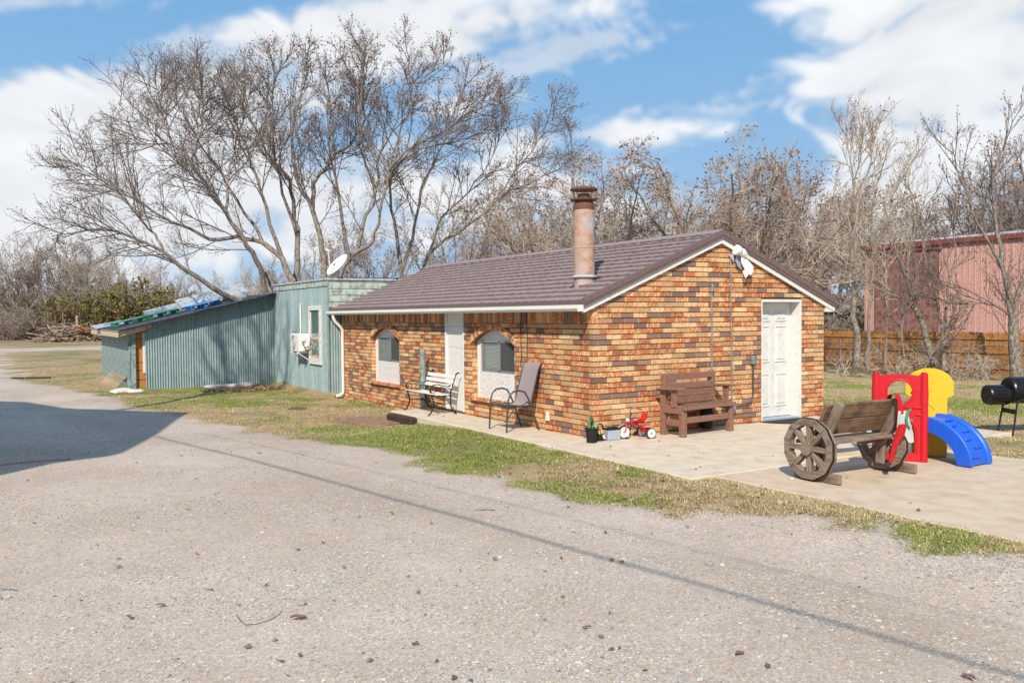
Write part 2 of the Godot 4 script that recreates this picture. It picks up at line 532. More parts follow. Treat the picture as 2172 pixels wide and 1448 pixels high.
# ---------------------------------------------------------------- the lie of the land
var edge_pts := [[9.0, -0.9], [6.5, -0.9], [5.5, -0.95], [4.5, -1.55], [3.7, -1.7], [2.7, -2.05], [1.4, -2.16], [-0.1, -2.34], [-1.75, -2.65], [-3.9, -3.1], [-6.1, -3.64], [-8.3, -4.14], [-12.4, -4.85], [-15.7, -5.1], [-18.5, -5.7], [-21.0, -6.4], [-30.0, -6.7], [-76.0, -7.2]]
func gravel_edge(z: float) -> float:
	if z >= edge_pts[0][0]:
		return edge_pts[0][1]
	for i in edge_pts.size() - 1:
		var a: Array = edge_pts[i]
		var b: Array = edge_pts[i + 1]
		if z <= a[0] and z >= b[0]:
			return lerpf(a[1], b[1], (a[0] - z) / (a[0] - b[0]))
	return -7.2
func hgt(x: float, z: float) -> float:
	var d := Vector2(maxf(maxf(-0.9 - x, x - 5.6), 0), maxf(z - 9.0, maxf(-5.3 - z, 0))).length()
	var drop := lerpf(-0.022, -0.16, smoothstep(0.0, 1.5, d))
	if on_slab(x, z, -0.03):
		return -0.08
	if z < -2.0:
		drop = lerpf(drop, -0.19, smoothstep(-2.0, -5.0, z))
	if x > 5.0:
		drop = lerpf(-0.055, -0.7, smoothstep(5.0, 27.0, x))
	if x < 5.0 and z < -12.0:
		drop = lerpf(drop, -0.2, smoothstep(-12.0, -15.0, z))
	return drop + 0.018 * lay.get_noise_2d(x, z)
var lay := noise(0.3, 3, 91)
var n1 := noise(0.55, 4, 101)
var n2 := noise(0.16, 3, 103)
var n3 := noise(1.6, 3, 107)
# how much gravel lies at a place: 1 on the drive, 0 on the grass
func gravel_at(x: float, z: float) -> float:
	var w := n1.get_noise_2d(x, z) * 0.75 + n3.get_noise_2d(x, z) * 0.25
	var g := smoothstep(-0.28, 0.28, gravel_edge(z) - x + w * (0.75 if z > -20 else 2.0))
	if z < -40.0:
		g = maxf(g * smoothstep(-66.0, -60.0, z), smoothstep(5.0, 3.0, absf(z + 56.0 + w * 2.0)))
	if x > 3.0:
		g = 0.0
	return g
func green_at(x: float, z: float) -> float:
	var w := n2.get_noise_2d(x, z) * 1.2 + n1.get_noise_2d(x + 40.0, z) * 0.8
	var base := -0.2 if z < 3.6 else -0.36
	if x < 1.0 and z < 3.6 and z > -20.0:
		base = 0.1
	if x < -2.5 and z < -7.0 and z > -15.0:
		base = 0.15
	if x < 0.0 and x > -2.4 and z < -5.5 and z > -11.0:
		base = -0.3
	return smoothstep(-0.3, 0.55, w + base)

func make_ground() -> void:
	var w := 680
	var hgt_px := 1020
	var data := PackedByteArray()
	data.resize(w * hgt_px * 3)
	for j in hgt_px:
		var z := -76.0 + 96.0 * (j + 0.5) / hgt_px
		for i in w:
			var x := -30.0 + 64.0 * (i + 0.5) / w
			var g := gravel_at(x, z)
			var b := n2.get_noise_2d(x * 1.7 + 9.0, z * 1.7)
			var f := n3.get_noise_2d(x * 2.0, z * 2.0 + 31.0)
			var b4 := n1.get_noise_2d(x * 0.6 + 33.0, z * 0.6)
			var tr := gravel_edge(z) - x
			var track := (smoothstep(0.45, 0.1, absf(tr - 1.7 - 0.2 * b)) + smoothstep(0.45, 0.1, absf(tr - 3.3 - 0.2 * b))) * (0.55 + 0.6 * f)
			b4 -= 0.55 * track
			var r1 := 0.815 + 0.045 * b + 0.035 * f + 0.05 * b4
			var g1 := 0.75 + 0.05 * b + 0.035 * f + 0.055 * b4
			var b1 := 0.69 + 0.055 * b + 0.04 * f + 0.065 * b4
			if g < 0.99:
				var gr := green_at(x, z)
				var r2 := lerpf(0.71, 0.53, gr) + 0.06 * f
				var g2 := lerpf(0.61, 0.52, gr) + 0.06 * f
				var b2 := lerpf(0.46, 0.3, gr) + 0.05 * f
				r1 = lerpf(r2, r1, g); g1 = lerpf(g2, g1, g); b1 = lerpf(b2, b1, g)
			var o := (j * w + i) * 3
			data[o] = int(clampf(r1, 0, 1) * 255); data[o + 1] = int(clampf(g1, 0, 1) * 255); data[o + 2] = int(clampf(b1, 0, 1) * 255)
	var ground_tex := ImageTexture.create_from_image(Image.create_from_data(w, hgt_px, false, Image.FORMAT_RGB8, data))
	# crushed stone seen close: random tone for each chip
	var c1 := noise(0.045, 1, 5, FastNoiseLite.TYPE_CELLULAR)
	c1.cellular_return_type = FastNoiseLite.RETURN_CELL_VALUE
	c1.cellular_jitter = 1.0
	var c2 := noise(0.12, 1, 9, FastNoiseLite.TYPE_CELLULAR)
	c2.cellular_return_type = FastNoiseLite.RETURN_CELL_VALUE
	var c3 := noise(0.02, 4, 13)
	var s := 1024
	var i1 := c1.get_seamless_image(s, s).get_data()
	var i2 := c2.get_seamless_image(s, s).get_data()
	var i3 := c3.get_seamless_image(s, s).get_data()
	var det := PackedByteArray()
	det.resize(s * s * 3)
	var hh := PackedByteArray()
	hh.resize(s * s)
	for i in s * s:
		var big := float(i1[i]) / 255.0
		var sm := float(i2[i]) / 255.0
		var lo := float(i3[i]) / 255.0
		var k := 0.76 + 0.15 * sm + (0.13 * (big - 0.4) if lo > 0.5 else 0.03) + 0.1 * (lo - 0.5)
		var warm := (sm - 0.5) * 0.05 + (0.035 if big > 0.94 else 0.0)
		det[i * 3] = int(clampf(k + warm, 0, 1) * 255)
		det[i * 3 + 1] = int(clampf(k, 0, 1) * 255)
		det[i * 3 + 2] = int(clampf(k - warm * 1.2, 0, 1) * 255)
		hh[i] = int(clampf(0.25 + 0.45 * sm + (0.35 * big if lo > 0.45 else 0.1), 0, 1) * 255)
	T.chips = ImageTexture.create_from_image(Image.create_from_data(s, s, false, Image.FORMAT_RGB8, det))
	T.chips_height = ImageTexture.create_from_image(Image.create_from_data(s, s, false, Image.FORMAT_L8, hh))
	var m := StandardMaterial3D.new()
	m.albedo_texture = ground_tex
	m.roughness = 0.95
	m.detail_enabled = true
	m.detail_albedo = T.chips
	m.detail_blend_mode = BaseMaterial3D.BLEND_MODE_MUL
	m.detail_uv_layer = BaseMaterial3D.DETAIL_UV_2
	M.ground = m
	var m2 := mat("far_ground", rgb(0.56, 0.49, 0.37), 0.95, T.blotch, 0.05)
	var cuts := func(a: float, b: float) -> PackedFloat32Array:
		var r := PackedFloat32Array([-700.0, -250.0, -100.0])
		if a > -90.0:
			var q := a
			while q <= b + 0.01:
				r.append(q)
				q += 0.25
		for e in [60.0, 100.0, 250.0, 700.0]:
			r.append(e)
		return r
	var xs: PackedFloat32Array = cuts.call(-30.0, 34.0)
	var zs: PackedFloat32Array = cuts.call(-76.0, 20.0)
	var am := ArrayMesh.new()
	for pass_ in 2:
		var v := PackedVector3Array()
		var n := PackedVector3Array()
		var t := PackedVector2Array()
		var t2 := PackedVector2Array()
		var ix := PackedInt32Array()
		for z in zs:
			for x in xs:
				v.append(V(x, hgt(x, z), z))
				n.append(V(hgt(x - 0.2, z) - hgt(x + 0.2, z), 0.4, hgt(x, z - 0.2) - hgt(x, z + 0.2)).normalized())
				t.append(Vector2((x + 30.0) / 64.0, (z + 76.0) / 96.0))
				t2.append(Vector2(x, z) * 0.78)
		var nx := xs.size()
		for j in zs.size() - 1:
			for i in nx - 1:
				var inside := xs[i] >= -30.01 and xs[i + 1] <= 34.01 and zs[j] >= -76.01 and zs[j + 1] <= 20.01
				if inside == (pass_ == 0):
					var a := j * nx + i
					ix.append_array(PackedInt32Array([a, a + 1, a + nx, a + 1, a + nx + 1, a + nx]))
		var ar := []
		ar.resize(Mesh.ARRAY_MAX)
		ar[Mesh.ARRAY_VERTEX] = v; ar[Mesh.ARRAY_NORMAL] = n; ar[Mesh.ARRAY_TEX_UV] = t; ar[Mesh.ARRAY_TEX_UV2] = t2; ar[Mesh.ARRAY_INDEX] = ix
		am.add_surface_from_arrays(Mesh.PRIMITIVE_TRIANGLES, ar)
		am.surface_set_material(pass_, m if pass_ == 0 else m2)
	var o := put(self, "ground", am)
	o.set_meta("kind", "structure")

func make_slabs() -> void:
	var g := Geo.new()
	g.rbox(V(2.35, -0.15, 1.495), V(6.5, 0.3, 2.99), 0.012)
	struct("patio_slab", g, M.concrete)
	g = Geo.new()
	g.rbox(V(-0.446, -0.15, -2.68), V(0.88, 0.3, 5.34), 0.015)
	struct("path_slab", g, M.concrete)
	g = Geo.new()
	g.rbox(V(1.4, -0.155, 6.3), V(3.9, 0.3, 6.58), 0.012)
	var o := struct("patio_extension", g, M.concrete_brown)
	# hairline cracks wandering across the newer slab
	var cg := Geo.new()
	for a in [[3.2, 5.35, -1.2, 0.35, 26], [2.2, 5.2, -1.0, 0.8, 16], [1.1, 6.2, 1.0, -0.15, 14], [2.6, 4.7, 0.9, 0.5, 10]]:
		var p := Vector2(a[0], a[1])
		var d := Vector2(a[2], a[3]).normalized()
		for k in a[4]:
			var q := p + d.rotated(R(-0.7, 0.7)) * R(0.05, 0.12)
			if q.x < -0.5 or q.x > 3.3 or q.y < 3.05:
				break
			var s := (q - p).orthogonal().normalized() * R(0.003, 0.008)
			cg.quad(V(p.x - s.x, -0.0015, p.y - s.y), V(q.x - s.x, -0.0015, q.y - s.y), V(q.x + s.x, -0.0015, q.y + s.y), V(p.x + s.x, -0.0015, p.y + s.y))
			p = q
	part(o, "crack", cg, mat("crack", rgb(0.3, 0.27, 0.24), 0.95))

func multi(called: String, mesh: Mesh, xf: Array, cols: PackedColorArray, parent: Node = self) -> MultiMeshInstance3D:
	var mm := MultiMesh.new()
	mm.transform_format = MultiMesh.TRANSFORM_3D
	mm.use_colors = cols.size() > 0
	mm.mesh = mesh
	mm.instance_count = xf.size()
	for i in xf.size():
		mm.set_instance_transform(i, xf[i])
		if cols.size():
			mm.set_instance_color(i, cols[i])
	var o := MultiMeshInstance3D.new()
	o.name = called
	o.multimesh = mm
	parent.add_child(o, true)
	o.set_meta("kind", "stuff")
	return o

func on_slab(x: float, z: float, grow := 0.0) -> bool:
	if x > -0.9 - grow and x < 5.6 + grow and z > 0.0 - grow and z < 3.0 + grow:
		return true
	if x > -0.89 - grow and x < 0.0 + grow and z > -5.35 - grow and z < 0.1:
		return true
	if x > -0.55 - grow and x < 3.35 + grow and z > 2.9 and z < 9.6:
		return true
	if x > 0.0 and x < 5.15 and z > -10.5 and z < 0.0:
		return true
	if x > -0.3 and x < 4.0 and z > -15.5 and z < -10.3:
		return true
	return x > -4.3 and x < 0.0 and z < -15.35 and z > -22.2

func make_pebbles() -> void:
	var cols := [Color(0.5, 0.45, 0.39), Color(0.44, 0.41, 0.37), Color(0.36, 0.34, 0.32), Color(0.6, 0.56, 0.5), Color(0.52, 0.42, 0.31), Color(0.28, 0.28, 0.3), Color(0.47, 0.44, 0.42), Color(0.4, 0.3, 0.22), Color(0.55, 0.52, 0.47), Color(0.44, 0.4, 0.35)]
	for kind in 3:
		var g := Geo.new()
		var q := [V(1, 0, 0), V(0, 0, 1), V(-1, 0, 0), V(0, 0, -1), V(0.7, 0.55, 0.5), V(-0.6, 0.6, 0.5), V(-0.55, 0.5, -0.6), V(0.6, 0.6, -0.6)]
		for i in 8:
			q[i] = q[i] * R(0.75, 1.1) + V(0, R(-0.05, 0.1), 0)
		for i in 4:
			var a: Vector3 = q[i]
			var b: Vector3 = q[(i + 3) % 4]
			var u: Vector3 = q[4 + i]
			var w: Vector3 = q[4 + (i + 3) % 4]
			g.tri_o(a, b, u, Vector3.ZERO)
			g.tri_o(b, w, u, Vector3.ZERO)
		g.tri_o(q[4], q[5], q[6], Vector3.ZERO)
		g.tri_o(q[4], q[6], q[7], Vector3.ZERO)
		var m := mat("pebble", Color.WHITE, 0.9)
		m.vertex_color_use_as_albedo = true
		var xf := []
		var cc := PackedColorArray()
		var tries := 120000
		for i in tries:
			var dist := 3.2 * pow(7.0, rng.randf())
			var ang := R(-0.62, 0.62) + 0.5503
			var x := EYE.x + sin(ang) * dist
			var z := EYE.z - cos(ang) * dist
			if x < -9.5 or on_slab(x, z, 0.03):
				continue
			var gv := gravel_at(x, z)
			var near_edge := 1.0 - absf(gv - 0.5) * 2.0
			var patch := smoothstep(-0.25, 0.35, n1.get_noise_2d(x * 0.8 + 70.0, z * 0.8) + near_edge * 0.8)
			if rng.randf() > gv * (0.25 + 0.75 * patch) + near_edge * 0.25:
				continue
			var s := 0.004 + 0.009 * pow(rng.randf(), 2.2) + (R(0.006, 0.016) if rng.randf() < 0.02 + 0.1 * near_edge else 0.0)
			var b := Basis(Vector3.UP, R(0, TAU)).scaled(V(s * R(0.8, 1.4), s * R(0.45, 0.9), s * R(0.8, 1.2)))
			xf.append(Transform3D(b * Basis(Vector3.RIGHT, R(-0.4, 0.4)), V(x, hgt(x, z) - s * 0.15, z)))
			var c: Color = cols[rng.randi() % cols.size()]
			if s > 0.013 and c.r < 0.35:
				c = cols[rng.randi() % 4]
			cc.append(c * R(0.85, 1.15))
		var o := multi(["gravel", "gravel_001", "gravel_002"][kind], g.mesh(m), xf, cc)
		tag(o, "loose pale crushed stone lying on the drive", "gravel", "loose stone of the drive")

func make_grass() -> void:
	var lawn_green := [Color(0.2, 0.25, 0.045), Color(0.28, 0.31, 0.07), Color(0.14, 0.2, 0.03), Color(0.35, 0.34, 0.1), Color(0.23, 0.29, 0.045)]
	var lawn_dry := [Color(0.5, 0.4, 0.24), Color(0.58, 0.48, 0.32), Color(0.42, 0.32, 0.18), Color(0.5, 0.38, 0.2), Color(0.42, 0.28, 0.14)]
	var m := mat("grass", Color.WHITE, 0.8)
	m.vertex_color_use_as_albedo = true
	m.cull_mode = BaseMaterial3D.CULL_DISABLED
	for kind in 2:
		var g := Geo.new()
		for b in 16:
			var a := R(0, TAU)
			var p := V(R(-0.05, 0.05), -0.008, R(-0.05, 0.05))
			var lean := V(cos(a), 0, sin(a)) * R(0.008, 0.05)
			var hh := R(0.012, 0.034)
			var s := V(-sin(a), 0, cos(a)) * R(0.0018, 0.0032)
			if kind == 1:
				hh *= 0.5
				lean *= 1.5
			var mid := p + lean * 0.4 + V(0, hh * 0.65, 0)
			var tip := p + lean + V(0, hh, 0)
			g.quad(p - s, p + s, mid + s * 0.8, mid - s * 0.8)
			g.tri_uv(mid - s * 0.8, mid + s * 0.8, tip, Vector2.ZERO, Vector2.ZERO, Vector2.ZERO)
		var xf := []
		var cc := PackedColorArray()
		for i in 210000:
			var dist := 5.0 * pow(9.0, rng.randf())
			var ang := R(-0.62, 0.62) + 0.5503
			var x := EYE.x + sin(ang) * dist
			var z := EYE.z - cos(ang) * dist
			if on_slab(x, z, -0.02):
				continue
			var gv := gravel_at(x, z)
			if rng.randf() < gv * 1.15 + 0.02:
				continue
			# bare earth by the wall and round the leaf litter
			if x > -1.7 and x < -0.75 and z > -6.3 and z < -4.35:
				continue
			var bare := n1.get_noise_2d(x * 1.3 + 200.0, z * 1.3)
			if bare < -0.28 and rng.randf() < 0.85:
				continue
			var gr := green_at(x, z)
			var is_green := rng.randf() < gr * 0.78 + 0.06
			if (kind == 0) != is_green and rng.randf() < 0.75:
				continue
			var s := R(0.7, 1.35) * (1.0 + dist * 0.012)
			xf.append(Transform3D(Basis(Vector3.UP, R(0, TAU)).scaled(V(s, s * R(0.7, 1.3), s)), V(x, hgt(x, z), z)))
			var pal: Array = lawn_green if is_green else lawn_dry
			cc.append((pal[rng.randi() % pal.size()] as Color) * R(0.85, 1.25))
		var o := multi(["grass", "dry_grass"][kind], g.mesh(m), xf, cc)
		tag(o, ["upright short green and tan grass of the yard", "flattened straw coloured winter grass of the yard"][kind], "grass")

# ---------------------------------------------------------------- brick house
const CH := 0.0794
const CY := 0.0198
const BL := 0.254
const GW := 5.09
const SL := 10.35
var cells := [[], [], []]
func make_brick_picture() -> void:
	var cw := 64
	var chh := 20
	var nx := 16
	var ny := 16
	var w := cw * nx
	var h := chh * ny
	var im := PackedByteArray()
	im.resize(w * h * 3)
	var f := noise(0.045, 3, 201)
	var s := noise(0.09, 4, 203)
	for k in nx * ny:
		var q := rng.randf()
		var kind := 0 if q < 0.45 else (1 if q < 0.78 else 2)
		cells[kind].append(k)
		var base := [Color(0.87, 0.76, 0.59), Color(0.74, 0.45, 0.28), Color(0.52, 0.41, 0.36)][kind] as Color
		base = base.lerp([Color(0.8, 0.64, 0.46), Color(0.68, 0.37, 0.22), Color(0.56, 0.45, 0.4)][kind], rng.randf())
		var other := [Color(0.78, 0.5, 0.31), Color(0.84, 0.69, 0.5), Color(0.56, 0.4, 0.33)][kind] as Color
		var much := [R(-0.15, 0.5), R(-0.15, 0.45), R(-0.2, 0.35)][kind] as float
		var tone := R(0.86, 1.06)
		for j in chh:
			for i in cw:
				# flashing runs up the face in uneven streaks
				var a := f.get_noise_2d(i * 2.6 + k * 131.0, j * 0.9 + k * 17.0)
				var b := s.get_noise_2d(i * 2.0 + k * 71.0, j * 2.0)
				var t := smoothstep(0.06, 0.4, a * 0.9 + b * 0.18 + much * 0.7 - 0.1)
				var endw := smoothstep(0.0, 9.0, minf(i, cw - 1 - i) + b * 8.0)
				var c := base.lerp(other, t)
				if kind == 1:
					c = c.lerp(other, (1.0 - endw) * 0.8)
				var v := tone * (1.0 + b * 0.12)
				var o := (((k / nx) * chh + j) * w + (k % nx) * cw + i) * 3
				im[o] = int(clampf(c.r * v, 0, 1) * 255); im[o + 1] = int(clampf(c.g * v, 0, 1) * 255); im[o + 2] = int(clampf(c.b * v, 0, 1) * 255)
	var m := StandardMaterial3D.new()
	m.albedo_texture = ImageTexture.create_from_image(Image.create_from_data(w, h, false, Image.FORMAT_RGB8, im))
	m.roughness = 0.85
	M.brick = m
func pick_cell(pc := 0.45, po := 0.3) -> int:
	var q := rng.randf()
	var a: Array = cells[0] if q < pc else (cells[1] if q < pc + po else cells[2])
	return a[rng.randi() % a.size()]
# one brick; local x along the wall, y up, front face at z = 0
func brick(g: Geo, xf: Transform3D, l: float, h: float, d: float, cell: int) -> void:
	var u0 := Vector2((cell % 16) / 16.0 + 0.0015, (cell / 16) / 16.0 + 0.003)
	var u1 := Vector2(u0.x + 0.0595 * clampf(l / 0.244, 0.15, 1.0), u0.y + 0.0565)
	var x := l * 0.5
	var y := h * 0.5
	var p := []
	for i in 8:
		p.append(xf * V(x if i & 1 else -x, y if i & 2 else -y, 0.0 if i & 4 else -d))
	g.quad_uv(p[4], p[5], p[7], p[6], u0, u1)
	g.quad_uv(p[5], p[1], p[3], p[7], u0, u1)
	g.quad_uv(p[0], p[4], p[6], p[2], u0, u1)
	g.quad_uv(p[6], p[7], p[3], p[2], u0, u1)
	g.quad_uv(p[0], p[1], p[5], p[4], u0, u1)

func roof_y(x: float) -> float:
	return 3.13 - 0.4 * absf(x - 2.545)
func cut(list: Array, a: float, b: float) -> Array:
	var r := []
	for i in list:
		if b <= i[0] or a >= i[1]:
			r.append(i)
			continue
		if a > i[0]:
			r.append([i[0], a])
		if b < i[1]:
			r.append([b, i[1]])
	return r
const WINS := [[2.17, 3.64], [6.88, 8.43]]
func arch_y(s: float, w: Array) -> float:
	var half: float = (w[1] - w[0]) * 0.5
	var e: float = (s - (w[0] + w[1]) * 0.5) / half
	return 1.33 + 0.24 * (1.0 - e * e)

func make_house() -> void:
	make_brick_picture()
	var house := thing("brick_house", "low brick house with brown tiled gable roof and rusty flue", "house", V(2.5, 0, -5.2))
	var sh := -house.position
	# ---- mortar cores
	var g := Geo.new()
	var out := PackedVector2Array([Vector2(0.012, -0.3), Vector2(3.51, -0.3), Vector2(3.51, 2.05), Vector2(4.49, 2.05), Vector2(4.49, -0.3), Vector2(GW - 0.012, -0.3), Vector2(GW - 0.012, 1.98), Vector2(2.545, 2.98), Vector2(0.012, 1.98)])
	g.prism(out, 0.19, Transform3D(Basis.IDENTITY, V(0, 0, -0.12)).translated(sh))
	var gable := part(house, "gable_wall", g, M.shaded_mortar)
	g = Geo.new()
	var lw := Transform3D(Basis(V(0, 0, -1), V(0, 1, 0), V(1, 0, 0)), V(0.12, 0, 0)).translated(sh)   # local x = s (away), y up
	var strips := [[0.012, 2.17], [3.64, 3.97], [4.73, 6.88], [8.43, SL]]
	for s in strips:
		g.prism(PackedVector2Array([Vector2(s[0], -0.5), Vector2(s[1], -0.5), Vector2(s[1], 1.95), Vector2(s[0], 1.95)]), 0.19, lw)
	for w in WINS:
		g.prism(PackedVector2Array([Vector2(w[0], -0.5), Vector2(w[1], -0.5), Vector2(w[1], 0.31), Vector2(w[0], 0.31)]), 0.19, lw)
		var pl := PackedVector2Array([Vector2(w[0], 1.95)])
		for i in 17:
			var s := lerpf(w[0], w[1], i / 16.0)
			pl.append(Vector2(s, arch_y(s, w)))
		pl.append(Vector2(w[1], 1.95))
		g.prism(pl, 0.19, lw)
	g.prism(PackedVector2Array([Vector2(3.97, -0.5), Vector2(4.73, -0.5), Vector2(4.73, 0.03), Vector2(3.97, 0.03)]), 0.19, lw)
	# head joints are struck almost flush, bed joints are raked
	var side := part(house, "side_wall", g, M.shaded_mortar)
	g = Geo.new()
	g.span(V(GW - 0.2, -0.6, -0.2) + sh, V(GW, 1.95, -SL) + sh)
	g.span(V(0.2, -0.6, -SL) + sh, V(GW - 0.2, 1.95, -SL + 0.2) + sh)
	part(house, "back_wall", g, M.shaded_mortar)
	var joints := Geo.new()
	# ---- bricks: gather, then the 300 that show largest become parts
	var all := []
	for k in range(-1, 37):
		var y0 := CY + CH * k
		var top := y0 + CH
		var reach := (3.13 - 0.10 - top) / 0.4
		var list := [[maxf(0.0, 2.545 - reach), minf(GW, 2.545 + reach)]]
		if list[0][1] - list[0][0] < 0.1:
			continue
		if y0 + 0.04 < 2.05:
			list = cut(list, 3.51, 4.49)
		var st := 0.0 if posmod(k, 2) == 0 else 0.09
		for iv in list:
			var joints_at := []
			if st > 0.0:
				joints_at.append(0.0)
			var q := st
			while q < GW + 0.3:
				joints_at.append(q)
				q += BL
			for i in joints_at.size() - 1:
				var a := maxf(joints_at[i], iv[0])
				var b := minf(joints_at[i + 1], iv[1])
				if b - a < 0.035:
					continue
				var l := b - a - 0.01
				var corner := 0.005 if a < 0.001 else 0.0
				all.append({"wall": 0, "s": (a + b) * 0.5 - corner, "y": y0 + CH * 0.5, "l": l + corner * 2.0, "pos": V((a + b) * 0.5, y0 + CH * 0.5, 0)})
				if b < iv[1] - 0.01 and b < GW - 0.02:
					joints.quad(V(b - 0.006, y0 + 0.005, -0.003) + sh, V(b + 0.006, y0 + 0.005, -0.003) + sh, V(b + 0.006, top - 0.006, -0.003) + sh, V(b - 0.006, top - 0.006, -0.003) + sh)
	for k in range(-5, 21):
		var y0 := CY + CH * k
		var list := [[0.0, SL]]
		for w in WINS:
			if y0 + 0.04 > 0.31 and y0 < 1.33 + 0.24:
				var half: float = (w[1] - w[0]) * 0.5
				var e := sqrt(clampf(1.0 - (y0 + 0.01 - 1.33 - 0.06) / 0.3, 0.0, 1.0))
				list = cut(list, (w[0] + w[1]) * 0.5 - half * minf(e, 1.0) - (0.06 if y0 > 1.3 else 0.0), (w[0] + w[1]) * 0.5 + half * minf(e, 1.0) + (0.06 if y0 > 1.3 else 0.0))
		list = cut(list, 3.97, 4.73)
		var st := 0.09 if posmod(k, 2) == 0 else 0.0
		for iv in list:
			var joints_at := []
			if st > 0.0:
				joints_at.append(0.0)
			var q := st
			while q < SL + 0.3:
				joints_at.append(q)
				q += BL
			for i in joints_at.size() - 1:
				var a := maxf(joints_at[i], iv[0])
				var b := minf(joints_at[i + 1], iv[1])
				if b - a < 0.035 or a < 0.001 and k > 100:
					continue
				var l := b - a - 0.01
				var ca := 0.012 if a < 0.001 else 0.0     # bricks of the two walls meet at the corner without sharing a face
				all.append({"wall": 1, "s": (a + b) * 0.5 + ca * 0.5, "y": y0 + CH * 0.5, "l": l - ca, "pos": V(0, y0 + CH * 0.5, -(a + b) * 0.5)})
				if b < iv[1] - 0.01:
					joints.quad(V(0.003, y0 + 0.005, -b - 0.006) + sh, V(0.003, y0 + 0.005, -b + 0.006) + sh, V(0.003, y0 + CH - 0.006, -b + 0.006) + sh, V(0.003, y0 + CH - 0.006, -b - 0.006) + sh)
	part(house, "head_joint", joints, M.head_mortar).set_meta("kind", "stuff")
	for b in all:
		var d: Vector3 = b.pos - EYE
		var face := absf(d.normalized().z) if b.wall == 0 else absf(d.normalized().x)
		b.big = b.l * face / d.length_squared() if b.pos.y > 0.0 else 0.0
	all.sort_custom(func(a, b): return a.big > b.big)
	var rest := [Geo.new(), Geo.new()]
	var cache := {}
	for i in all.size():
		var b: Dictionary = all[i]
		var cell := pick_cell(0.48, 0.36) if b.wall == 0 else pick_cell(0.46, 0.37)
		var dep := R(-0.002, 0.001)
		var turn := R(-0.004, 0.004)
		var xf: Transform3D
		if b.wall == 0:
			xf = Transform3D(Basis(Vector3.UP, turn), V(b.s, b.y + R(-0.001, 0.001), dep)).translated(sh)
		else:
			xf = Transform3D(Basis(V(0, 0, 1), V(0, 1, 0), V(-1, 0, 0)), V(-dep, b.y + R(-0.001, 0.001), -b.s)).translated(sh)
		if i < 300:
			var ln: float = snappedf(b.l, 0.002)
			var key := "%d_%.3f" % [cell, ln]
			if not cache.has(key):
				var bg := Geo.new()
				brick(bg, Transform3D.IDENTITY, ln, 0.066, 0.085, cell)
				cache[key] = bg.mesh(M.brick)
			var o := MeshInstance3D.new()
			o.name = "brick"
			o.mesh = cache[key]
			o.transform = xf
			(gable if b.wall == 0 else side).add_child(o, true)
		else:
			if b.wall == 0:
				brick(rest[0], xf, b.l, 0.066, 0.085, cell)
			else:
				brick(rest[1], xf, b.l, 0.066, 0.085, cell)
	for w in 2:
		var o := part(gable if w == 0 else side, "brickwork", rest[w], M.brick)
		o.set_meta("kind", "stuff")
	# ---- soldier course, window jambs, arches and sills (narrow bricks)
	g = Geo.new()
	var sv := 0.0
	while sv < SL - 0.05:
		if not (sv + 0.07 > 3.97 and sv < 4.73):
			var sb := Basis(V(0, 1, 0), V(0, 0, -1), V(-1, 0, 0))
			brick(g, Transform3D(sb, V(R(-0.001, 0.002), 1.687 + 0.127, -sv - 0.04)).translated(sh), 0.244, 0.071, 0.085, pick_cell(0.3, 0.35))
		sv += 0.0805
	part(house, "soldier_course", g, M.brick).set_meta("kind", "stuff")
	for w in WINS:
		g = Geo.new()
		var n := 24
		for i in n:
			var s := lerpf(w[0] - 0.03, w[1] + 0.03, (i + 0.5) / n)
			var e := arch_y(clampf(s, w[0], w[1]), w)
			var half: float = (w[1] - w[0]) * 0.5
			var slope: float = -2.0 * 0.24 * (s - (w[0] + w[1]) * 0.5) / (half * half)
			var nv := V(0, 1, slope).normalized()      # away from the opening (z runs opposite to s)
			var tv := V(0, nv.z, -nv.y)
			var bs := Basis(nv, tv, V(-1, 0, 0))
			brick(g, Transform3D(bs, V(-0.028, e + 0.0, -s) + nv * 0.05).translated(sh), 0.1, (w[1] - w[0] + 0.06) / n - 0.006 + absf(slope) * 0.004, 0.14, pick_cell(0.15, 0.75))
		part(house, "window_arch", g, M.brick).set_meta("kind", "stuff")
		g = Geo.new()
		for i in 19:
			var s := lerpf(w[0] - 0.02, w[1] + 0.02, (i + 0.5) / 19.0)
			var bs := Basis(V(0.25, 0.97, 0).normalized() * -1.0, V(0, 0, 1), V(-0.97, 0.25, 0).normalized())
			brick(g, Transform3D(bs, V(-0.055, 0.335, -s)).translated(sh), 0.075, 0.076, 0.17, pick_cell(0.12, 0.83))
		part(house, "window_sill", g, M.brick).set_meta("kind", "stuff")
		# brick returns inside the opening
		g = Geo.new()
		for k in range(4, 17):
			for sd in 2:
				var z: float = -w[sd]
				var bs := Basis(V(1, 0, 0), V(0, 1, 0), V(0, 0, 1)) if sd == 1 else Basis(V(-1, 0, 0), V(0, 1, 0), V(0, 0, -1))
				brick(g, Transform3D(bs, V(0.05, CY + CH * (k + 0.5), z + (0.012 if sd == 1 else -0.012))).translated(sh), 0.1 if k % 2 else 0.09, 0.069, 0.03, pick_cell(0.45, 0.4))
		part(house, "window_return", g, M.brick).set_meta("kind", "stuff")
		window_fill(house, sh, w)
	# ---- boarded doorway in the side wall
	g = Geo.new()
	for r in [[0.035, 1.22], [1.224, 1.62], [1.624, 1.95]]:
		g.rbox(V(0.045, (r[0] + r[1]) * 0.5, -4.35) + sh, V(0.03, r[1] - r[0], 0.757), 0.004)
	part(house, "boarded_doorway", g, M.white)
	g = Geo.new()
	g.rbox(V(0.02, 0.99, -4.705) + sh, V(0.05, 1.92, 0.045), 0.004)
	g.rbox(V(0.02, 0.99, -3.995) + sh, V(0.05, 1.92, 0.045), 0.004)
	part(house, "door_trim", g, M.white)
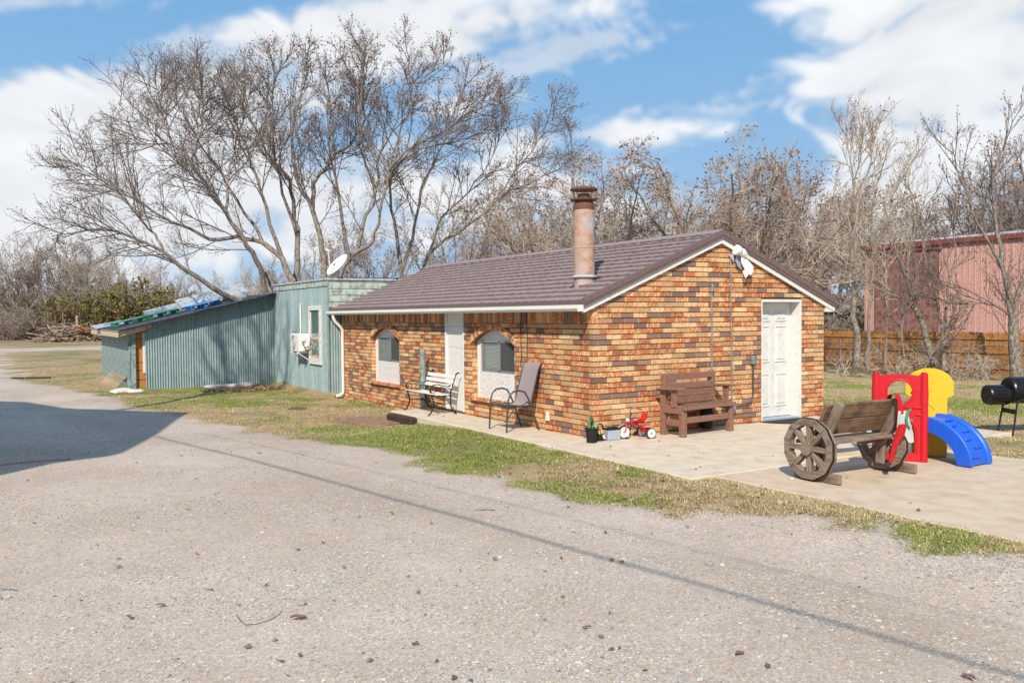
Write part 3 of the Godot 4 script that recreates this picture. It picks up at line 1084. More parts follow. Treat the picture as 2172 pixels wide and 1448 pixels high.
	# ---- gable door
	g = Geo.new()
	g.span(V(3.508, 0.0, -0.3) + sh, V(3.535, 2.05, -0.002) + sh)
	g.span(V(4.462, 0.0, -0.3) + sh, V(4.492, 2.05, 0.004) + sh)
	g.span(V(3.535, 2.01, -0.3) + sh, V(4.462, 2.052, -0.002) + sh)
	part(house, "door_frame", g, M.white)
	g = Geo.new()
	g.span(V(3.535, -0.02, -0.28) + sh, V(4.462, 0.035, -0.02) + sh)
	part(house, "threshold", g, M.grey_plastic)
	g = Geo.new()
	g.span(V(3.54, 0.045, -0.245) + sh, V(4.457, 2.005, -0.205) + sh)
	var door := part(house, "door", g, M.door_white)
	for row in [[0.22, 0.78], [0.98, 1.6], [1.68, 1.86]]:
		for cx in [3.785, 4.21]:
			var pg := Geo.new()
			var w := 0.3
			var c := V(cx, (row[0] + row[1]) * 0.5, -0.205) + sh
			var h: float = row[1] - row[0]
			pg.rbox(c, V(w - 0.08, h - 0.08, 0.03), 0.014)
			for e in [-1.0, 1.0]:
				pg.rbox(c + V(e * (w * 0.5 - 0.009), 0, 0), V(0.022, h, 0.034), 0.01)
				pg.rbox(c + V(0, e * (h * 0.5 - 0.009), 0), V(w - 0.045, 0.022, 0.034), 0.01)
			part(door, "panel", pg, M.door_white)
	make_roof(house, sh)
	# ---- flue
	var fc := V(0.55, 0, -0.95) + sh
	var at := func(y: float) -> Transform3D: return Transform3D(Basis.IDENTITY, fc + V(0, y, 0))
	g = Geo.new()
	g.lathe([Vector2(0.165, 2.1), Vector2(0.165, 2.86), Vector2(0.169, 2.865), Vector2(0.169, 2.885), Vector2(0.165, 2.89), Vector2(0.163, 3.48), Vector2(0.12, 3.5)], 28, at.call(0.0))
	var flue := part(house, "flue", g, M.rust)
	g = Geo.new()
	g.lathe([Vector2(0.172, 2.43), Vector2(0.2, 2.405), Vector2(0.205, 2.41), Vector2(0.175, 2.445), Vector2(0.165, 2.445)], 28, at.call(0.0))
	part(flue, "storm_collar", g, M.light_metal)
	g = Geo.new()
	g.lathe([Vector2(0.162, 3.47), Vector2(0.172, 3.475), Vector2(0.172, 3.55), Vector2(0.15, 3.58), Vector2(0.14, 3.6), Vector2(0.21, 3.615), Vector2(0.215, 3.635), Vector2(0.1, 3.655), Vector2(0.095, 3.72), Vector2(0.0, 3.72)], 28, at.call(0.0))
	part(flue, "flue_head", g, M.rust_dark)
	g = Geo.new()
	g.lathe([Vector2(0.0, 3.79), Vector2(0.2, 3.79), Vector2(0.217, 3.775), Vector2(0.217, 3.8), Vector2(0.12, 3.83), Vector2(0.0, 3.838)], 28, at.call(0.0))
	for i in 36:
		var a := TAU * i / 36
		g.rod(fc + V(cos(a) * 0.208, 3.63, sin(a) * 0.208), fc + V(cos(a) * 0.208, 3.785, sin(a) * 0.208), 0.0022, 4)
	for yy in [3.66, 3.69, 3.72, 3.75]:
		var ring := []
		for i in 25:
			ring.append(fc + V(cos(TAU * i / 24) * 0.208, yy, sin(TAU * i / 24) * 0.208))
		g.pipe(ring, 0.0015, 3)
	part(flue, "rain_cap", g, M.rust_dark)

func window_fill(house: Node3D, sh: Vector3, w: Array) -> void:
	var s0: float = w[0]
	var s1: float = w[1]
	var lw := Transform3D(Basis(V(0, 0, -1), V(0, 1, 0), V(1, 0, 0)), V(0.125, 0, 0)).translated(sh)
	var g := Geo.new()
	var wy0 := 0.83
	var wy1 := 1.375
	var f0 := s0 + 0.02
	var f1 := s1 - 0.17
	# white boards round the sash: below, far side, arched head
	g.prism(PackedVector2Array([Vector2(s0, 0.3), Vector2(s1, 0.3), Vector2(s1, wy0), Vector2(s0, wy0)]), 0.04, lw)
	var win := part(house, "window", g, M.worn_white)
	g = Geo.new()
	g.prism(PackedVector2Array([Vector2(f1, wy0), Vector2(s1, wy0), Vector2(s1, wy1), Vector2(f1, wy1)]), 0.04, lw)
	var pl := PackedVector2Array()
	for i in 17:
		var s := lerpf(s0, s1, i / 16.0)
		pl.append(Vector2(s, maxf(arch_y(s, w), wy1 + 0.002) + 0.0))
	pl.append(Vector2(s1, wy1 + 0.001))
	pl.append(Vector2(s0, wy1 + 0.001))
	g.prism(PackedVector2Array([Vector2(s0, wy1), Vector2(s1, wy1), Vector2(s1, wy1 + 0.001), Vector2(s0, wy1 + 0.001)]), 0.04, lw)
	g.prism(PackedVector2Array(pl), 0.036, lw)
	g.span(V(0.09, 0.3, -s1 + 0.02) + sh, V(0.104, wy1, -s1 + 0.075) + sh)
	g.span(V(0.085, 0.315, -s1 + 0.076) + sh, V(0.103, 0.34, -s0 - 0.02) + sh)
	part(win, "surround", g, M.white)
	# aluminium slider
	g = Geo.new()
	var x := 0.115
	var mid := (f0 + f1) * 0.5
	for e in [[f0, f0 + 0.03], [f1 - 0.03, f1], [mid - 0.022, mid + 0.022]]:
		g.span(V(x - 0.02, wy0, -e[1]) + sh, V(x + 0.03, wy1, -e[0]) + sh)
	g.span(V(x - 0.02, wy0, -f1 + 0.03) + sh, V(x + 0.03, wy0 + 0.03, -f0 - 0.03) + sh)
	g.span(V(x - 0.02, wy1 - 0.03, -f1 + 0.03) + sh, V(x + 0.03, wy1, -f0 - 0.03) + sh)
	part(win, "sash", g, M.frame_grey)
	for e in [[mid + 0.022, f1 - 0.03], [f0 + 0.03, mid - 0.022]]:
		g = Geo.new()
		g.span(V(x + 0.004, wy0 + 0.03, -e[1]) + sh, V(x + 0.008, wy1 - 0.03, -e[0]) + sh)
		part(win, "pane", g, M.glass)
	# insect screen in front of the near half
	g = Geo.new()
	var q := f0 + 0.034
	while q < mid - 0.03:
		g.box(V(x - 0.012, (wy0 + wy1) * 0.5, -q) + sh, V(0.0012, wy1 - wy0 - 0.07, 0.0018))
		q += 0.006
	var yy := wy0 + 0.035
	while yy < wy1 - 0.035:
		g.box(V(x - 0.0105, yy, -(f0 + mid) * 0.5) + sh, V(0.0012, 0.0018, mid - f0 - 0.06))
		yy += 0.006
	part(win, "insect_screen", g, M.screen)
	g = Geo.new()
	yy = wy0 + 0.05
	while yy < wy1 - 0.05:
		g.box(V(0.145, yy, -(f0 + f1) * 0.5) + sh, V(0.022, 0.002, f1 - f0 - 0.1), Basis(V(0, 0, 1), 0.5 + R(-0.06, 0.06)))
		yy += 0.024
	part(win, "blind", g, M.blind)
	g = Geo.new()
	g.span(V(0.9, 0.3, -s1 - 0.4) + sh, V(0.95, 1.7, -s0 + 0.4) + sh)
	part(win, "room_backing", g, M.room)  # dark sheet added behind the panes, closing off the inside

func make_roof(house: Node3D, sh: Vector3) -> void:
	var sl := atan(0.4)
	var z0 := 0.075
	var z1 := -10.58
	var g := Geo.new()
	# deck, both slopes
	for sd in [-1.0, 1.0]:
		var a := V(2.545 + sd * 2.75, 2.03, 0)
		var b := V(2.545, 3.13, 0)
		var nn := V(sd * 0.4, 1.0, 0).normalized()
		var mid := (a + b) * 0.5 - nn * 0.055
		g.box(V(mid.x, mid.y, (z0 + z1) * 0.5) + sh, V(a.distance_to(b), 0.05, z0 - z1 - 0.02), Basis(V(0, 0, 1), -sl * sd))
	var roof := part(house, "roof", g, M.roof_trim)
	# tiles on the side that shows; each lower edge laps the course below
	var tiles := []
	var rows := 14
	var slope := 2.95
	var ex := slope / rows
	var tw := 0.252
	for r in rows:
		var z := z0 - 0.055 - (0.0 if r % 2 == 0 else tw * 0.5)
		var first := true
		while z > z1 + 0.03:
			var wd := tw * 0.5 if first and r % 2 == 1 else tw
			if first and r % 2 == 1:
				z = z0 - 0.055
			wd = minf(wd, z - z1)
			var zc := z - wd * 0.5
			z -= wd
			first = false
			var d := (r + 0.5) * ex
			var c := V(-0.205, 2.03, 0) + V(cos(sl), sin(sl), 0) * d
			if Vector2(c.x - 0.55, zc + 0.95).length() < 0.2:
				continue
			tiles.append({"c": V(c.x, c.y, zc), "w": wd})
	var order := tiles.duplicate()
	order.sort_custom(func(a, b): return a.c.distance_squared_to(EYE) < b.c.distance_squared_to(EYE))
	var variants := []
	for k in 10:
		var tg := Geo.new()
		roof_tile(tg, Transform3D.IDENTITY, tw - 0.004, ex, k)
		variants.append(tg.mesh(M.roof))
	var rest := Geo.new()
	for i in order.size():
		var tl: Dictionary = order[i]
		var b := Basis(V(0, 0, 1), sl + R(-0.006, 0.006))
		b = b * Basis(V(1, 0, 0), R(-0.012, 0.012))
		var nn := V(-sin(sl), cos(sl), 0)
		var xf := Transform3D(b, tl.c + sh - nn * (0.028 - R(0.0, 0.004)))
		if i < 300 and tl.w > tw - 0.01:
			var o := MeshInstance3D.new()
			o.name = "roof_tile"
			o.mesh = variants[rng.randi() % 10]
			o.transform = xf
			roof.add_child(o, true)
		else:
			roof_tile(rest, xf, tl.w - 0.004, ex, rng.randi())
	part(roof, "tiling", rest, M.roof).set_meta("kind", "stuff")
	# far slope
	g = Geo.new()
	for r in rows:
		var c := V(5.295, 2.03, (z0 + z1) * 0.5) + V(-cos(sl), sin(sl), 0) * ((r + 0.5) * ex)
		g.box(c + sh, V(ex + 0.02, 0.018, z0 - z1 - 0.1), Basis(V(0, 0, 1), -sl - 0.05))
	part(roof, "far_slope", g, M.roof)
	# ridge caps
	var rz := z0 - 0.005
	while rz > z1 + 0.1:
		g = Geo.new()
		g.prism(PackedVector2Array([Vector2(-0.11, -0.04), Vector2(0.0, 0.012), Vector2(0.11, -0.04), Vector2(0.11, -0.02), Vector2(0.0, 0.035), Vector2(-0.11, -0.02)]), 0.41, Transform3D(Basis(V(1, 0, 0), -0.02), V(2.545, 3.135, rz - 0.205) + sh))
		part(roof, "ridge_cap", g, M.roof)
		rz -= 0.4
	# rakes: brown metal edge over a white board
	for sd in [-1.0, 1.0]:
		for zz in [z0]:
			var a := V(2.545 + sd * 2.76, 2.028, zz)
			var b := V(2.545, 3.132, zz)
			var dn := V(-sd * 0.4, -1.0, 0).normalized()
			g = Geo.new()
			var q := Transform3D(Basis.IDENTITY, sh + V(0, 0, zz))
			var pa := Vector2(a.x, a.y)
			var pb := Vector2(b.x, b.y)
			g.prism(PackedVector2Array([pa + Vector2(0, 0.03), pb + Vector2(0, 0.03), pb + Vector2(0, -0.055), pa + Vector2(0, -0.055)]), 0.07, q.translated(V(0, 0, -0.02)))
			g.prism(PackedVector2Array([pa + Vector2(0, -0.056), pb + Vector2(0, -0.056), pb + Vector2(0, -0.105), pa + Vector2(0, -0.105)]), 0.025, q.translated(V(0, 0, -0.006)))
			part(roof, "rake_edge", g, M.roof_trim)
			g = Geo.new()
			g.prism(PackedVector2Array([pa + Vector2(0, -0.056), pb + Vector2(0, -0.056), pb + Vector2(0, -0.185), pa + Vector2(0, -0.185)]), 0.03, q.translated(V(0, 0, -0.036)))
			part(roof, "rake_board", g, M.white)
	# boxed eave on the right-hand end
	g = Geo.new()
	g.prism(PackedVector2Array([Vector2(5.092, 1.84), Vector2(5.29, 1.84), Vector2(5.29, 1.975), Vector2(5.092, 2.05)]), 10.6, Transform3D(Basis.IDENTITY, V(0, 0, -5.26) + sh))
	part(roof, "eave_box", g, M.white)
	# near eave: brown drip edge, gutter, soffit
	g = Geo.new()
	g.span(V(-0.222, 1.955, z0 - 0.004) + sh, V(-0.2, 2.012, z1) + sh)
	part(roof, "drip_edge", g, M.roof_trim)
	g = Geo.new()
	g.prism(PackedVector2Array([Vector2(-0.225, 1.955), Vector2(-0.235, 1.875), Vector2(-0.29, 1.868), Vector2(-0.325, 1.905), Vector2(-0.327, 1.93), Vector2(-0.315, 1.94), Vector2(-0.317, 1.963), Vector2(-0.3, 1.965), Vector2(-0.297, 1.945), Vector2(-0.28, 1.9), Vector2(-0.245, 1.9), Vector2(-0.237, 1.956)]), z0 - z1 - 0.01, Transform3D(Basis.IDENTITY, V(0, 0, (z0 + z1) * 0.5 - 0.01) + sh))
	g.span(V(-0.325, 1.868, z0 - 0.012) + sh, V(-0.226, 1.962, z0 + 0.004) + sh)
	for i in 26:
		g.box(V(-0.27, 1.958, -0.2 - i * 0.41) + sh, V(0.09, 0.006, 0.02))
	part(roof, "gutter", g, M.white)
	g = Geo.new()
	g.span(V(-0.2, 1.9, 0.03) + sh, V(0.0, 1.915, z1) + sh)
	g.span(V(-0.2, 1.87, 0.02) + sh, V(-0.185, 1.955, z1) + sh)
	part(roof, "soffit", g, M.white)
	g = Geo.new()
	g.prism(PackedVector2Array([Vector2(-0.2, 1.915), Vector2(0.0, 1.915), Vector2(0.05, 2.08), Vector2(-0.2, 1.98)]), 0.02, Transform3D(Basis.IDENTITY, V(0, 0, 0.028) + sh))
	part(roof, "eave_end", g, M.white)
	# downpipe at the far end
	g = Geo.new()
	var dp := [V(-0.27, 1.87, -10.2), V(-0.27, 1.8, -10.2), V(-0.24, 1.72, -10.2), V(-0.1, 1.58, -10.2), V(-0.045, 1.5, -10.2), V(-0.045, 1.3, -10.2), V(-0.045, 0.0, -10.2), V(-0.05, -0.06, -10.2), V(-0.14, -0.12, -10.2), V(-0.24, -0.14, -10.2)]
	for i in dp.size():
		dp[i] = dp[i] + sh
	g.pipe(dp, 0.042, 8)
	part(roof, "downpipe", g, M.white)

func roof_tile(g: Geo, xf: Transform3D, w: float, ex: float, k: int) -> void:
	# local x up the slope, z across; lower edge raised, with a shallow dip across the width
	var n := 4
	var lo := 0.042
	var top := PackedVector3Array()
	for j in n + 1:
		var z := lerpf(w * 0.5, -w * 0.5, float(j) / n)
		var b := 0.004 * sin(float(j) / n * PI * 2.0 + k * 0.9) + (0.004 if j == 0 else 0.0)
		top.append(V(-ex * 0.5 - 0.008 - (0.006 if (j + k) % 3 == 0 else 0.0), lo + b, z))
		top.append(V(ex * 0.5 + 0.004, 0.008 + b * 0.5, z))
	for j in n:
		var a := xf * top[j * 2]
		var b := xf * top[j * 2 + 1]
		var c := xf * top[j * 2 + 2]
		var d := xf * top[j * 2 + 3]
		if (b - a).cross(c - a).dot(xf.basis.y) > 0.0:
			g.quad(a, b, d, c)
		else:
			g.quad(c, d, b, a)
		var dn := xf.basis.y * -0.034
		g.quad_o(a, c, c + dn, a + dn, (a + b) * 0.5)
	var s0 := xf * top[0]
	var s1 := xf * top[1]
	g.quad_o(s0, s1, s1 - xf.basis.y * 0.016, s0 - xf.basis.y * 0.02, (s0 + xf * top[n * 2]) * 0.5)

func make_house_fittings() -> void:
	# conduit with a weather head, on the gable
	var o := thing("conduit", "grey conduit with a small weather head running up the gable above the brown bench", "conduit", V(2.34, 0.9, 0))
	var g := Geo.new()
	g.rod(V(0, 0.0, 0.03), V(0, 1.3, 0.03), 0.014)
	part(o, "pipe", g, M.galvanised)
	g = Geo.new()
	g.rbox(V(0, 1.33, 0.035), V(0.06, 0.13, 0.07), 0.015)
	part(o, "weather_head", g, M.galvanised)
	g = Geo.new()
	g.rbox(V(0, 0.92, 0.022), V(0.05, 0.03, 0.04), 0.006)
	g.rbox(V(0.0, 0.0, 0.025), V(0.04, 0.06, 0.05), 0.006)
	part(o, "strap", g, M.galvanised)
	o = thing("conduit", "tall thin grey conduit from the ground to the torn white lamp under the ridge", "conduit", V(2.78, 0.0, 0))
	g = Geo.new()
	g.pipe([V(0.015, 0.0, 0.028), V(0.0, 1.4, 0.028), V(-0.025, 2.78, 0.028)], 0.012)
	part(o, "pipe", g, M.galvanised)
	g = Geo.new()
	g.rbox(V(0.03, 0.3, 0.04), V(0.07, 0.13, 0.07), 0.008)
	part(o, "junction_box", g, M.galvanised)
	o = thing("switch_box", "grey outdoor switch box with a bent conduit beside the white panel door", "switch box", V(3.275, 1.05, 0))
	g = Geo.new()
	g.rbox(V(0, 0, 0.04), V(0.11, 0.14, 0.075), 0.01)
	part(o, "cover", g, M.galvanised)
	g = Geo.new()
	g.pipe([V(0, -0.06, 0.03), V(0, -0.55, 0.03), V(-0.012, -0.63, 0.03), V(-0.04, -0.69, 0.03), V(-0.1, -0.725, 0.03), V(-0.18, -0.735, 0.03), V(-0.42, -0.74, 0.03)], 0.014)
	part(o, "pipe", g, M.grey_metal)
	# wrecked lamp under the ridge
	o = thing("outdoor_lamp", "broken white lamp with torn flapping cover under the gable ridge", "lamp", V(2.8, 2.86, 0.0))
	g = Geo.new()
	g.lathe([Vector2(0.0, -0.12), Vector2(0.05, -0.11), Vector2(0.085, -0.02), Vector2(0.085, 0.03), Vector2(0.0, 0.05)], 14, Transform3D(Basis(V(0, 0, 1), 1.25), V(0.03, -0.02, 0.1)))
	g.lathe([Vector2(0.0, -0.1), Vector2(0.055, -0.09), Vector2(0.07, 0.0), Vector2(0.05, 0.05), Vector2(0.0, 0.06)], 14, Transform3D(Basis(V(0, 0, 1), 0.9), V(0.14, -0.05, 0.1)))
	part(o, "housing", g, M.white_plastic)
	g = Geo.new()
	g.prism(PackedVector2Array([Vector2(0.12, -0.12), Vector2(0.24, -0.16), Vector2(0.36, -0.26), Vector2(0.37, -0.36), Vector2(0.32, -0.42), Vector2(0.28, -0.4), Vector2(0.21, -0.47), Vector2(0.15, -0.36), Vector2(0.2, -0.33), Vector2(0.13, -0.22)]), 0.006, Transform3D(Basis(V(0, 1, 0), -0.15), V(0, 0, 0.08)))
	part(o, "torn_cover", g, M.white_plastic)
	g = Geo.new()
	g.prism(PackedVector2Array([Vector2(0.02, -0.1), Vector2(0.12, -0.12), Vector2(0.2, -0.28), Vector2(0.17, -0.33), Vector2(0.06, -0.27), Vector2(0.01, -0.2)]), 0.006, Transform3D(Basis(V(0, 1, 0), 0.2), V(0.02, 0, 0.075)))
	g.prism(PackedVector2Array([Vector2(-0.11, -0.07), Vector2(-0.02, -0.09), Vector2(0.0, -0.2), Vector2(-0.05, -0.16)]), 0.006, Transform3D(Basis(V(0, 1, 0), -0.3), V(0.0, 0, 0.07)))
	part(o, "inner_shell", g, M.grey_plastic)
	# cables hanging on the side wall and a vent flap
	for a in [[-1.95, 0.004], [-1.765, 0.0]]:
		g = Geo.new()
		var pts := []
		for i in 12:
			pts.append(V(-0.012 - 0.004 * sin(i * 1.3), lerpf(1.86, 0.95, i / 11.0), a[0] + 0.008 * sin(i * 0.9 + a[0] * 9.0)))
		g.pipe(pts, 0.0055, 5)
		single("cable", g, M.black_matte, "thin black cable hanging down the bricks right of the arched window", "cable", "cables on the side wall")
	g = Geo.new()
	g.prism(PackedVector2Array([Vector2(-0.05, -0.07), Vector2(0.05, -0.07), Vector2(0.03, 0.07), Vector2(-0.02, 0.07)]), 0.02, Transform3D(Basis(V(0, 0, -1), V(0, 1, 0), V(1, 0, 0)), V(-0.014, 0.23, -1.18)))
	single("vent_flap", g, M.white_plastic, "small white vent flap low on the brick side wall", "vent")
	# half-round door mat
	g = Geo.new()
	var pm := PackedVector2Array()
	for i in 25:
		var a := PI * i / 24.0
		pm.append(Vector2(cos(a) * 0.56, -sin(a) * 0.52 + R(-0.004, 0.004)))
	g.prism(pm, 0.012, Transform3D(Basis(V(1, 0, 0), V(0, 0, -1), V(0, 1, 0)), V(4.02, 0.008, 0.02)))
	single("door_mat", g, M.mat_black, "black half round mat on the concrete before the white door", "door mat")

# ---------------------------------------------------------------- sheet-metal annex and lean-to
# corrugated sheet from a to b (bottom edge), up to y given at both ends; waves stand out along nrm
func corrugated(g: Geo, a: Vector3, b: Vector3, ya: float, yb: float, nrm: Vector3, pitch: float, depth: float, per := 6) -> void:
	if (b - a).cross(Vector3.UP).dot(nrm) < 0.0:
		var sw := a
		a = b
		b = sw
		var sy := ya
		ya = yb
		yb = sy
	var l := a.distance_to(b)
	var cols := int(l / pitch * per) + 2
	var pts := PackedVector3Array()
	for r in 2:
		for j in cols:
			var f := float(j) / (cols - 1)
			var p := a.lerp(b, f) + nrm * (depth * sin(f * l / pitch * TAU))
			p.y = a.y if r == 0 else lerpf(ya, yb, f)
			pts.append(p)
	var k := g.v.size()
	g.grid(pts, 2, cols)
	for j in cols:
		for r in 2:
			var i := k + r * cols + j
			if g.n[i].dot(nrm) < 0.0:
				g.n[i] = -g.n[i]
			g.t[i] = Vector2(pts[r * cols + j].y, float(j) / cols * l)

func make_annex() -> void:
	var x0 := -0.25
	var za := -10.62
	var zb := -15.4
	var o := thing("metal_annex", "tall flat roofed annex of pale teal corrugated sheet behind the brick house", "annex", V(1.5, -0.25, -13))
	var sh := -o.position
	var core := Geo.new()
	core.span(V(x0 + 0.03, -0.4, za - 0.03) + sh, V(3.6, 2.72, zb) + sh)
	part(o, "wall", core, M.teal_flat)
	# sheets on the side that shows, lapped one over the next
	var z := za
	var i := 0
	while z > zb + 0.05:
		var ze := maxf(z - 0.81, zb)
		var g := Geo.new()
		g.off = Vector2(R(0, 3), R(0, 3))
		corrugated(g, V(x0 - 0.004 * (i % 2), -0.3, z) + sh, V(x0 - 0.004 * (i % 2), -0.3, ze - 0.03) + sh, 2.6 - o.position.y, 2.6 - o.position.y, V(-1, 0, 0), 0.068, 0.012)
		part(o, "corrugated_sheet", g, M.teal)
		z = ze
		i += 1
	# face toward the brick house: upright sheet low down, ribs lying flat above the roof
	var g2 := Geo.new()
	corrugated(g2, V(x0 + 0.01, -0.3, za) + sh, V(0.7, -0.3, za) + sh, 2.05 - o.position.y, 2.05 - o.position.y, V(0, 0, 1), 0.068, 0.009)
	part(o, "corrugated_sheet", g2, M.teal)
	for r in 4:
		var g3 := Geo.new()
		var y := 2.06 + r * 0.165
		g3.rbox(V(1.7, y + 0.08, za + 0.005) + sh, V(3.9, 0.155, 0.02), 0.004)
		g3.rbox(V(1.7, y + 0.155, za + 0.016) + sh, V(3.9, 0.022, 0.03), 0.006)
		part(o, "siding_board", g3, M.teal_pale)
	var g := Geo.new()
	g.rbox(V(x0 - 0.012, 2.66, (za + zb) * 0.5) + sh, V(0.03, 0.13, za - zb + 0.06), 0.005)
	part(o, "fascia", g, M.teal_pale)
	g = Geo.new()
	g.rbox(V(x0 - 0.01, 1.2, za + 0.01) + sh, V(0.04, 3.0, 0.045), 0.004)
	g.rbox(V(x0 - 0.012, 1.2, zb + 0.03) + sh, V(0.03, 3.0, 0.06), 0.004)
	part(o, "corner_strip", g, M.teal_flat)
	g = Geo.new()
	g.rbox(V(1.7, 2.765, (za + zb) * 0.5) + sh, V(4.0, 0.06, za - zb + 0.12), 0.012)
	part(o, "roof", g, M.light_metal)
	g = Geo.new()
	for k in 26:
		g.rbox(V(R(-0.1, 1.6), 2.805, za + R(-0.35, 0.02)) + sh, V(R(0.08, 0.25), R(0.02, 0.05), R(0.05, 0.2)), 0.008, Basis(Vector3.UP, R(0, 3)))
	part(o, "roof_debris", g, M.tar)
	g = Geo.new()
	g.rbox(V(1.6, -0.24, (za + zb) * 0.5) + sh, V(3.75, 0.2, za - zb + 0.1), 0.02)
	part(o, "footing", g, mat("footing", rgb(0.72, 0.64, 0.52), 0.95, T.blotch, 1.0))
	# tall window
	var w0 := V(x0 - 0.02, 0.6, -11.12)
	var w1 := V(x0 - 0.02, 2.12, -12.05)
	g = Geo.new()
	g.span(V(x0 - 0.055, w0.y, w0.z) + sh, V(x0 + 0.01, w1.y, w0.z - 0.09) + sh)
	g.span(V(x0 - 0.055, w0.y, w1.z + 0.09) + sh, V(x0 + 0.01, w1.y, w1.z) + sh)
	g.span(V(x0 - 0.055, w0.y, w0.z - 0.091) + sh, V(x0 + 0.01, w0.y + 0.16, w1.z + 0.091) + sh)
	g.span(V(x0 - 0.055, w1.y - 0.12, w0.z - 0.091) + sh, V(x0 + 0.01, w1.y, w1.z + 0.091) + sh)
	var win := part(o, "window", g, M.worn_white)
	g = Geo.new()
	g.span(V(x0 - 0.045, 1.24, w0.z - 0.092) + sh, V(x0 - 0.008, 1.31, w1.z + 0.092) + sh)
	g.span(V(x0 - 0.035, 0.761, w0.z - 0.092) + sh, V(x0 - 0.01, 1.24, w0.z - 0.15) + sh)
	g.span(V(x0 - 0.035, 0.761, w1.z + 0.15) + sh, V(x0 - 0.01, 1.24, w1.z + 0.092) + sh)
	g.span(V(x0 - 0.035, 0.761, w0.z - 0.15) + sh, V(x0 - 0.01, 0.83, w1.z + 0.15) + sh)
	part(win, "sash", g, M.pine)
	for r in [[0.83, 1.24], [1.31, 1.999]]:
		g = Geo.new()
		g.span(V(x0 - 0.026, r[0], w0.z - 0.15) + sh, V(x0 - 0.022, r[1], w1.z + 0.15) + sh)
		part(win, "pane", g, M.glass)
	g = Geo.new()
	g.span(V(x0 - 0.012, 0.8, w0.z - 0.15) + sh, V(x0 - 0.0105, 1.99, w1.z + 0.15) + sh)
	for k in 7:
		var zz := w0.z - 0.2 - k * 0.075
		g.box(V(x0 - 0.0165, 1.65, zz) + sh, V(0.007, 0.68, 0.05), Basis(Vector3.UP, R(-0.3, 0.3)))
	part(win, "curtain", g, mat("curtain", rgb(0.3, 0.45, 0.41), 0.9))

	# heat pump on a bracket
	var ac := thing("air_conditioner", "white outdoor air conditioner unit on a bracket on the teal sheet wall", "air conditioner", V(x0 - 0.17, 0.9, -12.42))
	g = Geo.new()
	g.rbox(V(0, 0.245, 0), V(0.28, 0.48, 0.74), 0.02)
	part(ac, "casing", g, M.white_plastic)
	g = Geo.new()
	for k in 5:
		var ring := []
		for q in 25:
			ring.append(V(-0.146, 0.25 + sin(TAU * q / 24) * (0.04 + 0.04 * k), -0.1 + cos(TAU * q / 24) * (0.04 + 0.04 * k)))
		g.pipe(ring, 0.005, 4)
	for k in 8:
		var a := TAU * k / 8
		g.rod(V(-0.148, 0.25 + sin(a) * 0.03, -0.1 + cos(a) * 0.03), V(-0.148, 0.25 + sin(a) * 0.21, -0.1 + cos(a) * 0.21), 0.004, 4)
	part(ac, "fan_guard", g, M.white_plastic)
	g = Geo.new()
	g.lathe([Vector2(0.0, 0.0), Vector2(0.205, 0.0), Vector2(0.205, 0.004), Vector2(0.0, 0.004)], 24, Transform3D(Basis(V(0, 0, 1), PI / 2), V(-0.1405, 0.25, -0.1)))
	part(ac, "fan_opening", g, M.grey_metal)
	g = Geo.new()
	g.rbox(V(-0.02, 0.33, 0.385), V(0.1, 0.1, 0.05), 0.01)
	g.rbox(V(0.02, 0.1, 0.4), V(0.14, 0.14, 0.08), 0.012)
	part(ac, "valve_cover", g, M.white_plastic)
	g = Geo.new()
	g.pipe([V(-0.04, 0.28, 0.41), V(-0.06, 0.2, 0.45), V(-0.03, 0.13, 0.5), V(0.05, 0.14, 0.52), V(0.12, 0.2, 0.5), V(0.15, 0.4, 0.42), V(0.12, 0.5, 0.3)], 0.012, 6)
	g.pipe([V(0.02, 0.1, 0.43), V(0.0, 0.05, 0.5), V(0.06, 0.03, 0.55), V(0.13, 0.1, 0.5)], 0.013, 6)
	part(ac, "hose", g, M.black_matte)
	g = Geo.new()
	for s in [-0.28, 0.28]:
		g.span(V(-0.17, -0.03, s - 0.02), V(0.17, 0.005, s + 0.02))
		g.bar(V(-0.14, -0.02, s), V(0.16, -0.22, s), 0.03, 0.02)
	part(ac, "bracket", g, M.white_plastic)
	g = Geo.new()
	g.pipe([V(0.12, 0.48, -0.3), V(0.13, 0.6, -0.3), V(0.135, 1.2, -0.33), V(0.16, 1.24, -0.34)], 0.02, 8)
	g.lathe([Vector2(0.05, 0), Vector2(0.05, 0.015), Vector2(0.0, 0.02)], 12, Transform3D(Basis(V(0, 0, 1), PI / 2), V(0.15, 1.25, -0.34)))
	part(ac, "line_cover", g, M.white_plastic)

	# satellite dish on the annex roof
	var d := thing("satellite_dish", "grey satellite dish tilted to the sky on the annex roof", "satellite dish", V(0.35, 2.79, -11.6))
	g = Geo.new()
	g.pipe([V(-0.25, 0.0, 0.0), V(0.0, 0.0, 0.0), V(0.02, 0.12, 0), V(0.05, 0.26, 0.0)], 0.025, 8)
	g.bar(V(-0.2, 0.01, 0.2), V(0.2, 0.01, -0.2), 0.05, 0.03)
	part(d, "mast", g, M.galvanised)
	var ax_ := V(-0.7, 0.6, 0.08).normalized()
	var az_ := ax_.cross(V(0, 1, 0)).normalized()
	var dish_b := Basis(ax_.cross(az_), ax_, az_)
	g = Geo.new()
	var prof := []
	for k in 9:
		prof.append(Vector2(0.36 * k / 8.0, 0.09 * pow(k / 8.0, 2)))
	prof.append(Vector2(0.365, 0.083))
	for k in 9:
		prof.append(Vector2(0.36 * (8 - k) / 8.0, 0.09 * pow((8 - k) / 8.0, 2) - 0.01))
	g.lathe(prof, 24, Transform3D(dish_b, V(0.06, 0.36, 0.0)))
	part(d, "reflector", g, M.white_plastic)
	g = Geo.new()
	var axis := dish_b * V(0, 1, 0)
